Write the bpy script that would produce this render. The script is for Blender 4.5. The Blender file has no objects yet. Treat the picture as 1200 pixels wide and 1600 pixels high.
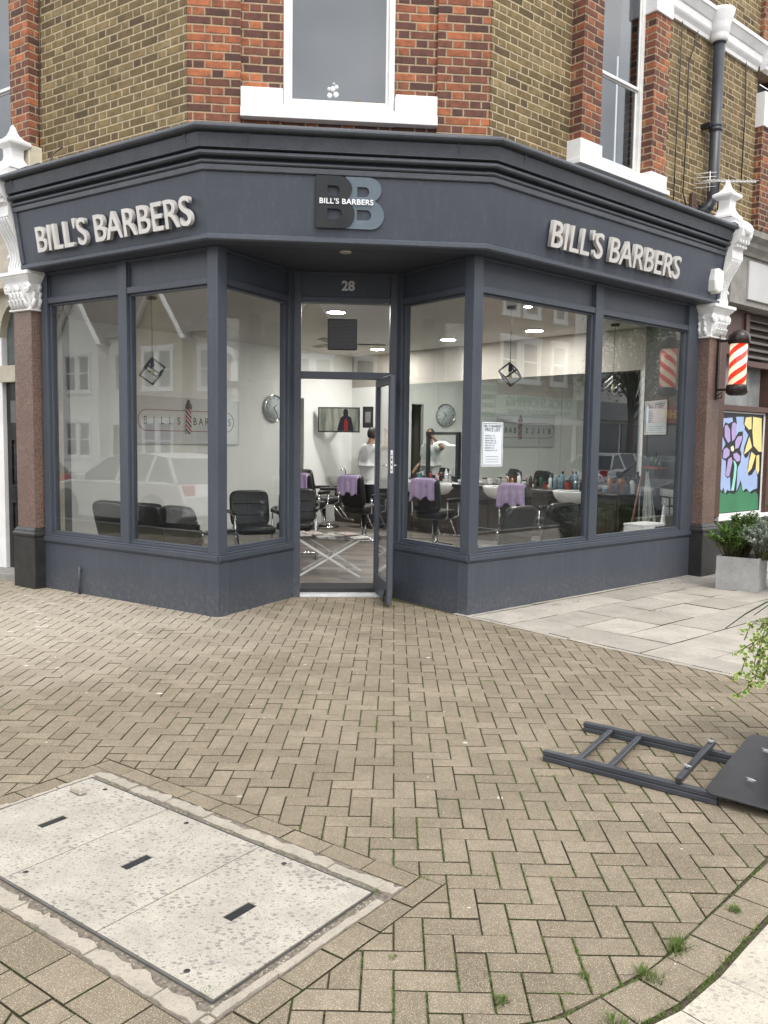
import bpy, bmesh, math, random
import numpy as np
from mathutils import Vector, Matrix
random.seed(7)
SC = bpy.context.scene
COL = SC.collection
# ---------------------------------------------------------------- camera
FPX = 1340.0; CH = 1.65
PIT = math.atan((800-688.7)/FPX); ROL = .0138
_F = np.array([0, math.cos(PIT), -math.sin(PIT)])
_R0 = np.array([1.0, 0, 0]); _U0 = np.cross(_R0, _F)
_R = _R0*math.cos(ROL)+_U0*math.sin(ROL); _U = -_R0*math.sin(ROL)+_U0*math.cos(ROL)
cd = bpy.data.cameras.new('camera'); cam = bpy.data.objects.new('camera', cd); COL.objects.link(cam)
cd.sensor_fit = 'VERTICAL'; cd.sensor_height = 36; cd.lens = FPX/1600*36
cd.clip_start = .05; cd.clip_end = 1000
cam.matrix_world = Matrix(((_R[0], _U[0], -_F[0], 0), (_R[1], _U[1], -_F[1], 0), (_R[2], _U[2], -_F[2], CH), (0, 0, 0, 1)))
SC.camera = cam
SC.render.resolution_x = 768; SC.render.resolution_y = 1024
# ---------------------------------------------------------------- light
SUN_EL, SUN_AZ = math.radians(52), math.radians(152)      # azimuth clockwise from +Y
w = bpy.data.worlds.new("World"); SC.world = w; w.use_nodes = True
nt = w.node_tree; nt.nodes.clear()
sky = nt.nodes.new('ShaderNodeTexSky'); sky.sky_type = 'NISHITA'; sky.sun_disc = False
sky.sun_elevation = SUN_EL; sky.sun_rotation = SUN_AZ; sky.air_density = 1.0; sky.dust_density = 3.0
tc = nt.nodes.new('ShaderNodeTexCoord'); mp = nt.nodes.new('ShaderNodeMapping'); mp.inputs['Scale'].default_value = (1, 1, 2.6)
nz = nt.nodes.new('ShaderNodeTexNoise'); nz.inputs['Scale'].default_value = 2.2; nz.inputs['Detail'].default_value = 6
cr = nt.nodes.new('ShaderNodeValToRGB'); cr.color_ramp.elements[0].position = .3; cr.color_ramp.elements[1].position = .72
cr.color_ramp.elements[0].color = (6.1, 6.3, 6.6, 1); cr.color_ramp.elements[1].color = (12.8, 12.6, 12.3, 1)
mx = nt.nodes.new('ShaderNodeMix'); mx.data_type = 'RGBA'; mx.inputs[0].default_value = .82
bg = nt.nodes.new('ShaderNodeBackground'); bg.inputs[1].default_value = .15
wo = nt.nodes.new('ShaderNodeOutputWorld')
L = nt.links.new
L(tc.outputs['Generated'], mp.inputs[0]); L(mp.outputs[0], nz.inputs['Vector']); L(nz.outputs[0], cr.inputs[0])
L(sky.outputs[0], mx.inputs[6]); L(cr.outputs[0], mx.inputs[7]); L(mx.outputs[2], bg.inputs[0]); L(bg.outputs[0], wo.inputs[0])
sl = bpy.data.lights.new('sun', 'SUN'); sl.energy = 1.0; sl.angle = math.radians(18); sl.color = (1, .96, .9)
so = bpy.data.objects.new('sun', sl); COL.objects.link(so)
so.rotation_euler = (math.pi/2-SUN_EL, 0, math.pi-SUN_AZ)
_sd = Vector((math.sin(SUN_AZ)*math.cos(SUN_EL), math.cos(SUN_AZ)*math.cos(SUN_EL), math.sin(SUN_EL)))
so.rotation_euler = _sd.to_track_quat('Z', 'Y').to_euler()
SC.view_settings.view_transform = 'Standard'; SC.view_settings.look = 'None'
SC.view_settings.exposure = 0.84; SC.view_settings.gamma = 1
SC.render.engine = 'CYCLES'
SC.cycles.max_bounces = 8; SC.cycles.transparent_max_bounces = 24; SC.cycles.glossy_bounces = 5
# ---------------------------------------------------------------- measuring helpers: photo pixel -> point on a real plane
def ray(x, y): return _F+(x-600)/FPX*_R-(y-800)/FPX*_U
_O = np.array([0, 0, CH])
def G(x, y, z=0.0):
    d = ray(x, y); t = (z-CH)/d[2]; return Vector(_O+t*d)
def at(x, y, Y):
    d = ray(x, y); return Vector(_O+d*(Y/d[1]))
class Fr:
    """vertical wall frame: u along the wall, d outward (towards the street), z up"""
    def __init__(s, A, B):
        s.A = Vector((A[0], A[1], 0)); s.B = Vector((B[0], B[1], 0))
        s.L = (s.B-s.A).length; s.t = (s.B-s.A)/s.L; s.n = Vector((s.t.y, -s.t.x, 0))
    def p(s, u, d=0.0, z=0.0): return s.A+s.t*u+s.n*d+Vector((0, 0, z))
    def uz(s, x, y, d=0.0):
        r = Vector(ray(x, y)); o = Vector(_O); q = s.A+s.n*d
        t = (q-o).dot(s.n)/r.dot(s.n); P = o+r*t
        return (P-s.A).dot(s.t), P.z
    def u(s, x, y, d=0.0): return s.uz(x, y, d)[0]
    def z(s, x, y, d=0.0): return s.uz(x, y, d)[1]
# ---------------------------------------------------------------- mesh helpers
class MB:
    def __init__(s): s.v = []; s.f = []; s.mi = []; s.sm = []
    def add(s, vs, fs, mi=0, smooth=False):
        b = len(s.v); s.v += [tuple(x) for x in vs]
        for f in fs: s.f.append([b+i for i in f]); s.mi.append(mi); s.sm.append(smooth)
    def hexa(s, c8, mi=0):
        s.add(c8, [(0, 3, 2, 1), (4, 5, 6, 7), (0, 1, 5, 4), (1, 2, 6, 5), (2, 3, 7, 6), (3, 0, 4, 7)], mi)
    def box(s, c, sz, M=None, mi=0):
        x, y, z = sz[0]/2, sz[1]/2, sz[2]/2
        vs = [Vector(p) for p in ((-x, -y, -z), (x, -y, -z), (x, y, -z), (-x, y, -z), (-x, -y, z), (x, -y, z), (x, y, z), (-x, y, z))]
        c = Vector(c)
        vs = [((M @ v) if M is not None else v)+c for v in vs]
        s.hexa(vs, mi)
    def wb(s, fr, u0, u1, d0, d1, z0, z1, mi=0):
        s.hexa([fr.p(u0, d1, z0), fr.p(u1, d1, z0), fr.p(u1, d0, z0), fr.p(u0, d0, z0),
                fr.p(u0, d1, z1), fr.p(u1, d1, z1), fr.p(u1, d0, z1), fr.p(u0, d0, z1)], mi)
    def prism(s, pts, z0, z1, mi=0):
        n = len(pts)
        a = sum(pts[i][0]*pts[(i+1) % n][1]-pts[(i+1) % n][0]*pts[i][1] for i in range(n))
        if a < 0: pts = list(reversed(pts))
        vs = [(p[0], p[1], z0) for p in pts]+[(p[0], p[1], z1) for p in pts]
        fs = [tuple(range(n-1, -1, -1)), tuple(range(n, 2*n))]+[(i, (i+1) % n, n+(i+1) % n, n+i) for i in range(n)]
        s.add(vs, fs, mi)
    def sheet(s, pts, z, mi=0):
        n = len(pts)
        a = sum(pts[i][0]*pts[(i+1) % n][1]-pts[(i+1) % n][0]*pts[i][1] for i in range(n))
        if a < 0: pts = list(reversed(pts))
        s.add([(p[0], p[1], z) for p in pts], [tuple(range(n))], mi)
    def tube(s, pts, r, n=8, mi=0, cap=True):
        pts = [Vector(p) for p in pts]; rs = r if isinstance(r, (list, tuple)) else [r]*len(pts)
        vs = []; prev = None
        for i, p in enumerate(pts):
            t = (pts[min(i+1, len(pts)-1)]-pts[max(i-1, 0)]).normalized()
            if prev is None: a = t.orthogonal().normalized()
            else:
                a = prev-t*prev.dot(t)
                a = a.normalized() if a.length > 1e-6 else t.orthogonal().normalized()
            prev = a; b = t.cross(a)
            for k in range(n):
                th = 2*math.pi*k/n; vs.append(p+(a*math.cos(th)+b*math.sin(th))*rs[i])
        fs = []
        for i in range(len(pts)-1):
            for k in range(n): fs.append((i*n+k, i*n+(k+1) % n, (i+1)*n+(k+1) % n, (i+1)*n+k))
        s.add(vs, fs, mi, True)
        if cap:
            b = len(s.v)-len(vs)
            s.f.append([b+k for k in range(n-1, -1, -1)]); s.mi.append(mi); s.sm.append(False)
            s.f.append([b+(len(pts)-1)*n+k for k in range(n)]); s.mi.append(mi); s.sm.append(False)
    def bar(s, a, b, w_, h_, up=(0, 0, 1), mi=0):
        a = Vector(a); b = Vector(b); t = (b-a); l = t.length; t.normalize()
        x = t.cross(Vector(up))
        x = x.normalized() if x.length > 1e-5 else t.orthogonal().normalized()
        y = x.cross(t)
        M = Matrix((x, t, y)).transposed()
        s.box((a+b)/2, (w_, l, h_), M, mi)
    def lathe(s, c, prof, n=20, mi=0, M=None, smooth=True):
        vs = []; c = Vector(c)
        for r, z in prof:
            for k in range(n):
                th = 2*math.pi*k/n; q = Vector((r*math.cos(th), r*math.sin(th), z))
                vs.append(c+((M @ q) if M is not None else q))
        fs = []
        for i in range(len(prof)-1):
            for k in range(n): fs.append((i*n+k, i*n+(k+1) % n, (i+1)*n+(k+1) % n, (i+1)*n+k))
        fs.append(tuple(range(n-1, -1, -1))); fs.append(tuple((len(prof)-1)*n+k for k in range(n)))
        s.add(vs, fs, mi, smooth)
    def sweep(s, prof, path, mi=0, smooth=False, close=True):
        """prof: [(d,z)], path: function d -> list of plan points"""
        rows = [[Vector((q[0], q[1], z)) for q in path(d)] for d, z in prof]
        m = len(rows[0]); n = len(rows)
        vs = [p for r_ in rows for p in r_]; fs = []
        for i in range(n-1):
            for k in range(m-1): fs.append((i*m+k, i*m+k+1, (i+1)*m+k+1, (i+1)*m+k))
        s.add(vs, fs, mi, smooth)
        if close:
            s.add([r_[0] for r_ in rows], [tuple(range(n))], mi)
            s.add([r_[-1] for r_ in rows], [tuple(range(n-1, -1, -1))], mi)
    def build(s, name, mat, parent=None, bevel=0, seg=1, fix=False):
        me = bpy.data.meshes.new(name); me.from_pydata(s.v, [], s.f)
        mats = mat if isinstance(mat, (list, tuple)) else [mat]
        for m in mats: me.materials.append(m)
        me.polygons.foreach_set('material_index', s.mi); me.polygons.foreach_set('use_smooth', s.sm)
        if fix:
            bm = bmesh.new(); bm.from_mesh(me); bmesh.ops.recalc_face_normals(bm, faces=bm.faces); bm.to_mesh(me); bm.free()
        me.update()
        o = bpy.data.objects.new(name, me); COL.objects.link(o)
        if parent is not None:
            o.parent = parent; o.matrix_parent_inverse = Matrix.Translation(parent.location).inverted() if parent.rotation_euler.z == 0 else (Matrix.Translation(parent.location) @ Matrix.Rotation(parent.rotation_euler.z, 4, 'Z')).inverted()
        if bevel:
            b = o.modifiers.new('bevel', 'BEVEL'); b.width = bevel; b.segments = seg; b.limit_method = 'ANGLE'; b.angle_limit = math.radians(40)
        return o
def tag(o, label, cat, group=None, kind=None):
    if label: o['label'] = label
    if cat: o['category'] = cat
    if group: o['group'] = group
    if kind: o['kind'] = kind
    return o
def thing(name, label, cat, loc=(0, 0, 0), group=None, rz=0):
    o = bpy.data.objects.new(name, None); COL.objects.link(o); o.location = loc; o.rotation_euler = (0, 0, rz)
    o.empty_display_size = .1
    return tag(o, label, cat, group)
def kid(o, p):
    """parent an object that was built in world coordinates"""
    o.parent = p
    M = Matrix.Translation(p.location) @ Matrix.Rotation(p.rotation_euler.z, 4, 'Z') if p.type == 'EMPTY' else Matrix.Identity(4)
    o.matrix_parent_inverse = M.inverted()
    return o
def dup_tree(o, loc=None, rz=None, parent=None, sc=None):
    kids = list(o.children)
    c = o.copy(); COL.objects.link(c)
    if parent is not None: c.parent = parent
    if loc is not None: c.location = loc
    if rz is not None: c.rotation_euler = (0, 0, rz)
    if sc is not None: c.scale = sc
    for k in kids: dup_tree(k, parent=c)
    return c
def text_mesh(txt, size, extrude=0, offset=0, align='LEFT', space=1.0, res=6, bevel=0):
    cu = bpy.data.curves.new('text', 'FONT'); cu.body = txt; cu.size = size; cu.extrude = extrude; cu.offset = offset
    cu.align_x = align; cu.space_character = space; cu.resolution_u = res; cu.bevel_depth = bevel
    ob = bpy.data.objects.new('text', cu); COL.objects.link(ob)
    dg = bpy.context.evaluated_depsgraph_get(); me = bpy.data.meshes.new_from_object(ob.evaluated_get(dg))
    bpy.data.objects.remove(ob); bpy.data.curves.remove(cu)
    return me
def place_mesh(me, name, M, mat, parent=None):
    me.transform(M); me.materials.clear(); me.materials.append(mat)
    o = bpy.data.objects.new(name, me); COL.objects.link(o)
    if parent is not None: kid(o, parent)
    return o
def mesh_bounds(me):
    xs = [v.co.x for v in me.vertices]; ys = [v.co.y for v in me.vertices]
    return min(xs), max(xs), min(ys), max(ys)
# ---------------------------------------------------------------- materials
class NT:
    def __init__(s, name):
        s.m = bpy.data.materials.new(name); s.m.use_nodes = True; s.t = s.m.node_tree; s.t.nodes.clear()
        s.out = s.t.nodes.new('ShaderNodeOutputMaterial')
    def n(s, typ, **kw):
        x = s.t.nodes.new(typ)
        for k, v in kw.items(): setattr(x, k, v)
        return x
    def put(s, sock, v):
        if isinstance(v, bpy.types.NodeSocket): s.t.links.new(v, sock)
        else:
            if isinstance(v, (tuple, list)) and len(v) == 3 and sock.type == 'RGBA': v = (*v, 1)
            sock.default_value = v
    def math(s, op, a, b=None, c=None):
        x = s.n('ShaderNodeMath', operation=op); s.put(x.inputs[0], a)
        if b is not None: s.put(x.inputs[1], b)
        if c is not None: s.put(x.inputs[2], c)
        return x.outputs[0]
    def noise(s, vec, scale, detail=3, rough=.5):
        x = s.n('ShaderNodeTexNoise')
        if vec is not None: s.put(x.inputs['Vector'], vec)
        x.inputs['Scale'].default_value = scale; x.inputs['Detail'].default_value = detail; x.inputs['Roughness'].default_value = rough
        return x.outputs[0]
    def vor(s, vec, scale, feature='F1', out=0, rnd=1):
        x = s.n('ShaderNodeTexVoronoi', feature=feature); s.put(x.inputs['Vector'], vec); x.inputs['Scale'].default_value = scale
        x.inputs['Randomness'].default_value = rnd
        return x.outputs[out]
    def ramp(s, fac, els, interp='LINEAR'):
        x = s.n('ShaderNodeValToRGB'); s.put(x.inputs[0], fac); e = x.color_ramp.elements; x.color_ramp.interpolation = interp
        while len(e) < len(els): e.new(.5)
        for i, (p, c) in enumerate(els):
            e[i].position = p; e[i].color = (*c, 1) if isinstance(c, (tuple, list)) else (c, c, c, 1)
        return x.outputs[0]
    def mix(s, fac, a, b, blend='MIX'):
        x = s.n('ShaderNodeMix', data_type='RGBA', blend_type=blend); s.put(x.inputs[0], fac); s.put(x.inputs[6], a); s.put(x.inputs[7], b)
        return x.outputs[2]
    def pos(s): return s.n('ShaderNodeNewGeometry').outputs['Position']
    def obj(s): return s.n('ShaderNodeTexCoord').outputs['Object']
    def map(s, vec, scale=(1, 1, 1), rot=(0, 0, 0)):
        x = s.n('ShaderNodeMapping'); s.put(x.inputs[0], vec); x.inputs['Scale'].default_value = scale; x.inputs['Rotation'].default_value = rot
        return x.outputs[0]
    def bump(s, h, strength=.3, dist=.01):
        x = s.n('ShaderNodeBump'); s.put(x.inputs['Height'], h); x.inputs['Strength'].default_value = strength; x.inputs['Distance'].default_value = dist
        return x.outputs[0]
    def bsdf(s, col, rough=.6, metal=0.0, normal=None, spec=.5, **kw):
        x = s.n('ShaderNodeBsdfPrincipled'); s.put(x.inputs['Base Color'], col); s.put(x.inputs['Roughness'], rough); s.put(x.inputs['Metallic'], metal)
        x.inputs['Specular IOR Level'].default_value = spec
        if normal is not None: s.put(x.inputs['Normal'], normal)
        for k, v in kw.items(): s.put(x.inputs[k.replace('_', ' ')], v)
        s.t.links.new(x.outputs[0], s.out.inputs[0]); return s.m
def simple(name, col, rough=.6, metal=0, var=.12, sc=6, bump=.1, spec=.5, fine=120):
    t = NT(name); P = t.obj()
    n1 = t.noise(P, sc, 4, .6); n2 = t.noise(P, fine, 3, .6)
    dark = tuple(c*(1-var) for c in col); lite = tuple(min(1, c*(1+var)) for c in col)
    c = t.ramp(n1, [(.3, dark), (.7, lite)])
    r = t.math('ADD', t.math('MULTIPLY', n1, .2), rough-.1)
    return t.bsdf(c, r, metal, t.bump(n2, bump, .002), spec)
def emis(name, col, st):
    t = NT(name); e = t.n('ShaderNodeEmission'); e.inputs[0].default_value = (*col, 1); e.inputs[1].default_value = st
    t.t.links.new(e.outputs[0], t.out.inputs[0]); return t.m
def brick(name, cols, mortar, dirt=.55, rough=.85, hdr=None):
    t = NT(name); g = t.n('ShaderNodeNewGeometry')
    sp = t.n('ShaderNodeSeparateXYZ'); t.put(sp.inputs[0], g.outputs['Position'])
    sn = t.n('ShaderNodeSeparateXYZ'); t.put(sn.inputs[0], g.outputs['True Normal'])
    M = t.math
    u = M('ADD', M('MULTIPLY', sp.outputs[1], sn.outputs[0]), M('MULTIPLY', M('MULTIPLY', sp.outputs[0], sn.outputs[1]), -1.0))
    wob = M('MULTIPLY', M('SUBTRACT', t.noise(g.outputs['Position'], 9, 2), .5), .012)
    u = M('ADD', u, wob); H = .0775; P = .345
    v = M('ADD', sp.outputs[2], M('MULTIPLY', M('SUBTRACT', t.noise(g.outputs['Position'], 6, 2), .5), .009))
    rv = M('DIVIDE', v, H); row = M('FLOOR', rv); fv = M('MULTIPLY', M('FRACT', rv), H)
    odd = M('FLOORED_MODULO', row, 2.0)
    x = M('ADD', M('DIVIDE', u, P), M('MULTIPLY', odd, .5)); cell = M('FLOOR', x); fx = M('MULTIPLY', M('FRACT', x), P)
    S_ = .2325; ish = M('GREATER_THAN', fx, S_)
    lx = M('SUBTRACT', fx, M('MULTIPLY', ish, S_)); wd = M('ADD', S_, M('MULTIPLY', ish, P-2*S_))
    ex = M('MINIMUM', lx, M('SUBTRACT', wd, lx)); ez = M('MINIMUM', fv, M('SUBTRACT', H, fv))
    e = M('MINIMUM', ex, ez)
    e2 = M('ADD', e, M('MULTIPLY', M('SUBTRACT', t.noise(g.outputs['Position'], 70, 3), .5), .006))
    mask = t.ramp(e2, [(.0052, 0.0), (.0095, 1.0)])
    cb = t.n('ShaderNodeCombineXYZ'); t.put(cb.inputs[0], M('ADD', M('MULTIPLY', cell, 2.0), ish)); t.put(cb.inputs[1], row); t.put(cb.inputs[2], M('ROUND', M('MULTIPLY', sn.outputs[0], 7)))
    wn = t.n('ShaderNodeTexWhiteNoise', noise_dimensions='3D'); t.put(wn.inputs[0], cb.outputs[0])
    c = t.ramp(wn.outputs['Value'], cols)
    big = t.noise(g.outputs['Position'], 1.1, 5, .65); med = t.noise(g.outputs['Position'], 11, 6, .75); fine = t.noise(g.outputs['Position'], 160, 3, .7)
    c = t.mix(t.ramp(med, [(.42, 0.0), (.75, dirt)]), c, (.035, .028, .022))
    mo = t.mix(t.ramp(med, [(.4, 0.0), (.8, .6)]), mortar, tuple(m*.35 for m in mortar))
    c = t.mix(mask, mo, c)
    c = t.mix(t.ramp(big, [(.48, 0.0), (.75, .32)]), c, tuple(v_*.25 for v_ in cols[1][1]))
    c = t.mix(.35, c, t.ramp(fine, [(.3, .25), (.7, .9)]), 'OVERLAY')
    h = M('ADD', M('MULTIPLY', mask, .6), M('MULTIPLY', fine, .25)); h = M('ADD', h, M('MULTIPLY', wn.outputs['Value'], .25))
    return t.bsdf(c, rough, 0, t.bump(h, 1.0, .012), .25)
def glass_mat(name, f0=.045, tint=(.93, .95, .94)):
    t = NT(name); g = t.n('ShaderNodeNewGeometry'); d = t.n('ShaderNodeVectorMath', operation='DOT_PRODUCT')
    t.put(d.inputs[0], g.outputs['Normal']); t.put(d.inputs[1], g.outputs['Incoming'])
    c = t.math('SUBTRACT', 1.0, t.math('ABSOLUTE', d.outputs['Value']))
    F = t.math('ADD', f0, t.math('MULTIPLY', t.math('POWER', c, 5.0), 1-f0))
    tr = t.n('ShaderNodeBsdfTransparent'); tr.inputs[0].default_value = (*tint, 1)
    gl = t.n('ShaderNodeBsdfGlossy'); gl.inputs['Roughness'].default_value = 0.0
    wv = t.bump(t.noise(t.pos(), 2.2, 1), .012, .02); t.put(gl.inputs['Normal'], wv)
    m = t.n('ShaderNodeMixShader'); t.put(m.inputs[0], F); t.put(m.inputs[1], tr.outputs[0]); t.put(m.inputs[2], gl.outputs[0])
    t.t.links.new(m.outputs[0], t.out.inputs[0]); return t.m
M_ = {}
def paint():
    t = NT('dark_blue_paint'); P = t.pos()
    n1 = t.noise(P, 1.4, 5, .6); n2 = t.noise(P, 26, 4, .6); n3 = t.noise(P, 220, 2)
    c = t.ramp(n1, [(.3, (.047, .055, .072)), (.7, (.058, .067, .086))])
    c = t.mix(t.ramp(n2, [(.55, 0.0), (.80, .28)]), c, (.12, .13, .15))
    st = t.noise(t.map(P, (9, 9, .7)), 2.2, 5, .7); c = t.mix(t.ramp(st, [(.52, 0.0), (.75, .30)]), c, (.105, .112, .125))
    sc2 = t.noise(P, 9, 6, .85); c = t.mix(t.ramp(sc2, [(.70, 0.0), (.72, .6)]), c, (.17, .175, .18))
    sp = t.n('ShaderNodeSeparateXYZ'); t.put(sp.inputs[0], P)
    spl = t.math('MULTIPLY', t.ramp(sp.outputs[2], [(.0, 1.0), (.3, 0.0)]), t.ramp(n2, [(.4, 0.0), (.7, .28)]))
    c = t.mix(spl, c, (.2, .19, .17))
    return t.bsdf(c, t.math('ADD', .30, t.math('MULTIPLY', n2, .25)), 0, t.bump(t.math('ADD', n3, t.math('MULTIPLY', t.noise(t.map(P, (60, 60, 4)), 2, 3), 1.2)), .22, .002), .45)
M_['paint'] = paint()
def oldpaint():
    t = NT('weathered_cornice_paint'); P = t.pos()
    n1 = t.noise(P, 5, 5, .7); n2 = t.noise(P, 60, 4, .7)
    c = t.ramp(n1, [(.3, (.036, .042, .051)), (.7, (.056, .063, .076))])
    c = t.mix(t.ramp(n2, [(.58, 0.0), (.75, .35)]), c, (.13, .14, .15))
    return t.bsdf(c, .38, 0, t.bump(t.math('ADD', n1, t.math('MULTIPLY', n2, .5)), .5, .01), .5)
M_['cornice'] = oldpaint()
M_['soffit'] = simple('soffit_paint', (.045, .052, .068), .5)
M_['stock'] = brick('yellow_stock_brick', [(0, (.095, .066, .036)), (.12, (.142, .100, .048)), (.5, (.186, .133, .063)), (.88, (.232, .168, .080)), (1, (.28, .21, .11))], (.45, .375, .25), dirt=.7)
M_['red'] = brick('red_brick', [(0, (.085, .045, .038)), (.25, (.130, .058, .045)), (.5, (.20, .078, .050)), (.75, (.30, .102, .052)), (1, (.43, .150, .068))], (.38, .29, .19), dirt=.75)
def white():
    t = NT('white_masonry_paint'); P = t.pos(); n1 = t.noise(P, 3, 5, .7); n2 = t.noise(P, 40, 4, .7)
    c = t.ramp(n1, [(.3, (.70, .70, .70)), (.7, (.84, .84, .84))])
    c = t.mix(t.ramp(n2, [(.60, 0.0), (.78, .55)]), c, (.38, .35, .30))
    return t.bsdf(c, .55, 0, t.bump(n2, .35, .004), .4)
M_['white'] = white()
M_['whitewood'] = simple('white_window_paint', (.72, .72, .70), .45, var=.08, sc=9)
def granite():
    t = NT('brown_granite'); P = t.pos(); n = t.noise(P, 75, 5, .85); v = t.vor(P, 260)
    big = t.noise(P, 3.5, 4, .6)
    c = t.ramp(n, [(.36, (.03, .022, .02)), (.46, (.12, .078, .062)), (.56, (.20, .135, .108)), (.68, (.36, .28, .24))])
    c = t.mix(t.ramp(big, [(.4, 0.0), (.75, .4)]), c, (.08, .045, .035))
    return t.bsdf(c, .42, 0, t.bump(v, .1, .002), .4)
M_['granite'] = granite()
def blackstone():
    t = NT('black_painted_stone'); P = t.pos(); n = t.noise(P, 7, 5, .7); n2 = t.noise(P, 60, 4, .7)
    c = t.ramp(n, [(.3, (.012, .012, .013)), (.75, (.035, .034, .034))])
    c = t.mix(t.ramp(n2, [(.62, 0.0), (.75, .6)]), c, (.16, .15, .14))
    return t.bsdf(c, .42, 0, t.bump(n2, .4, .004), .5)
M_['blackstone'] = blackstone()
M_['glass'] = glass_mat('window_glass', .105, (.975, .985, .98))
M_['upglass'] = glass_mat('upper_window_glass', .12, (.55, .58, .60))
M_['black'] = simple('black_plastic', (.018, .018, .020), .35, var=.3)
M_['metalblack'] = simple('black_metal', (.022, .022, .025), .35, .3, var=.2)
M_['chrome'] = simple('chrome', (.75, .75, .76), .12, 1, var=.05)
M_['steel'] = simple('brushed_steel', (.66, .64, .61), .42, .35, var=.06, sc=3)
M_['frost'] = simple('pale_number_vinyl', (.55, .57, .60), .5)
M_['wallwhite'] = simple('white_interior_wall', (.82, .83, .81), .75, var=.03, sc=1.5, bump=.03)
M_['walldark'] = simple('dark_grey_interior_wall', (.030, .036, .044), .55, var=.1)
M_['ceil'] = simple('ceiling_white', (.62, .60, .56), .85, var=.03, sc=1)
# ================================================================ the corner building
P1 = G(72, 918); P2 = G(341, 965); P3 = G(460, 932); P4 = G(612, 932); P5 = G(730, 962); P6 = G(1080, 898)
FL = Fr(P1, P2); FC = Fr(P2, P5); FR = Fr(P5, P6); FRL = Fr(P2, P3); FRR = Fr(P4, P5); FD = Fr(P3, P4)
m1 = (FL.n+FC.n)/(1+FL.n.dot(FC.n)); m2 = (FC.n+FR.n)/(1+FC.n.dot(FR.n))
UEND_L = -.03; UEND_R = FR.L+.02
def fpath(d): return [FL.p(UEND_L, d), FL.B+m1*d, FC.B+m2*d, FR.p(UEND_R, d)]
BLD = thing('corner_building', 'Victorian brick corner building with a dark blue grey barber shopfront wrapping round the corner', 'building', (0, 8, 0))
# ---- stall riser and sill moulding
def member(name, fr, boxes, mat='paint', parent=BLD, bevel=.003):
    b = MB()
    for q in boxes: b.wb(fr, *q)
    return b.build(name, M_[mat] if isinstance(mat, str) else mat, parent, bevel=bevel)
def front(fr, panes, U0, U1, gt, boardtop=3.35, riser=True):
    """one face of the shopfront: panes [(u0,u1)] between u=U0..U1, glass top gt"""
    if riser:
        member('stall_riser', fr, [(U0, U1, -.14, 0, -.05, .500)])
        b = MB(); b.wb(fr, U0, U1, -.14, .010, .503, .520); b.wb(fr, U0, U1, -.14, .022, .520, .572); b.wb(fr, U0+.001, U1-.001, -.14, .008, .572, .590)
        b.build('window_sill', M_['paint'], BLD, bevel=.004)
    # frame
    e = [U0]+[x for p in panes for x in p]+[U1]
    bx = []
    for i in range(0, len(e), 2): bx.append((e[i], e[i+1], -.12, 0, .59, 3.37))
    for (a, c) in panes:
        bx += [(a, c, -.10, -.006, gt, gt+.06), (a, c, -.12, -.006, boardtop, 3.37), (a, c, -.11, -.02, .59, .615)]
        for (q0, q1, z0, z1) in ((a, a+.022, .615, gt), (c-.022, c, .615, gt), (a+.022, c-.022, gt-.022, gt), (a+.022, c-.022, .615, .634)):
            bx.append((q0, q1, -.085, -.035, z0, z1))
    w_ = member('window_frame', fr, bx)
    for (a, c) in panes:
        g = MB(); g.wb(fr, a+.015, c-.015, -.064, -.056, .625, gt-.012); g.build('pane', M_['glass'], w_)
        s_ = MB(); s_.wb(fr, a, c, -.09, -.045, gt+.06, boardtop)
        for q in ((a, a+.015, gt+.06, boardtop), (c-.015, c, gt+.06, boardtop), (a+.015, c-.015, boardtop-.015, boardtop), (a+.015, c-.015, gt+.06, gt+.072)):
            s_.wb(fr, q[0], q[1], -.045, -.030, q[2], q[3])
        s_.build('sign_board', M_['paint'], w_)
    return w_
uA0 = FL.u(76, 640); uA1 = FL.u(186, 640); uB0 = FL.u(199, 640); uB1 = FL.u(324, 640)
front(FL, [(uA0, uA1), (uB0, uB1)], 0, FL.L, 3.045)
uC0 = FR.u(749, 650); uC1 = FR.u(926, 650); uD0 = FR.u(938, 650); uD1 = FR.u(1071, 650)
front(FR, [(uC0, uC1), (uD0, uD1)], 0, FR.L, 3.045)
front(FRL, [(.115, FRL.L-.115)], .002, FRL.L-.03, 3.045)
front(FRR, [(.10, FRR.L-.115)], .03, FRR.L-.002, 3.045)
# door surround
jw = .055
d_ = MB()
d_.wb(FD, -.04, jw, -.12, .01, 0, 3.37); d_.wb(FD, FD.L-jw, FD.L+.04, -.12, .01, 0, 3.37)
d_.wb(FD, jw, FD.L-jw, -.12, .005, 2.285, 2.355); d_.wb(FD, jw, FD.L-jw, -.12, .005, 3.06, 3.115); d_.wb(FD, jw, FD.L-jw, -.12, .005, 3.345, 3.37)
DF = d_.build('door_frame', M_['paint'], BLD, bevel=.003)
g = MB(); g.wb(FD, jw, FD.L-jw, -.064, -.056, 2.355, 3.06); g.build('transom_pane', M_['glass'], DF)
g = MB(); g.wb(FD, jw, FD.L-jw, -.08, -.025, 3.115, 3.345); NB = g.build('number_board', M_['paint'], DF)
me = text_mesh('28', .135, .004, .004, 'CENTER')
place_mesh(me, 'house_number', Matrix.Translation(FD.p((FD.L)/2+.02, -.018, 3.19)) @ Matrix((FD.t, (0, 0, 1), FD.n)).transposed().to_4x4(), M_['frost'], DF)
g = MB(); g.wb(FD, jw, FD.L-jw, -.14, .03, -.02, .022)
g.build('threshold', simple('aluminium_threshold', (.72, .74, .76), .35, .4), BLD, bevel=.004)
g = MB(); g.wb(FD, jw, FD.L-jw, -.5, -.14, -.02, .062); g.build('entrance_mat', simple('dark_entrance_mat', (.03, .03, .032), .95, bump=1), BLD)
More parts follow.
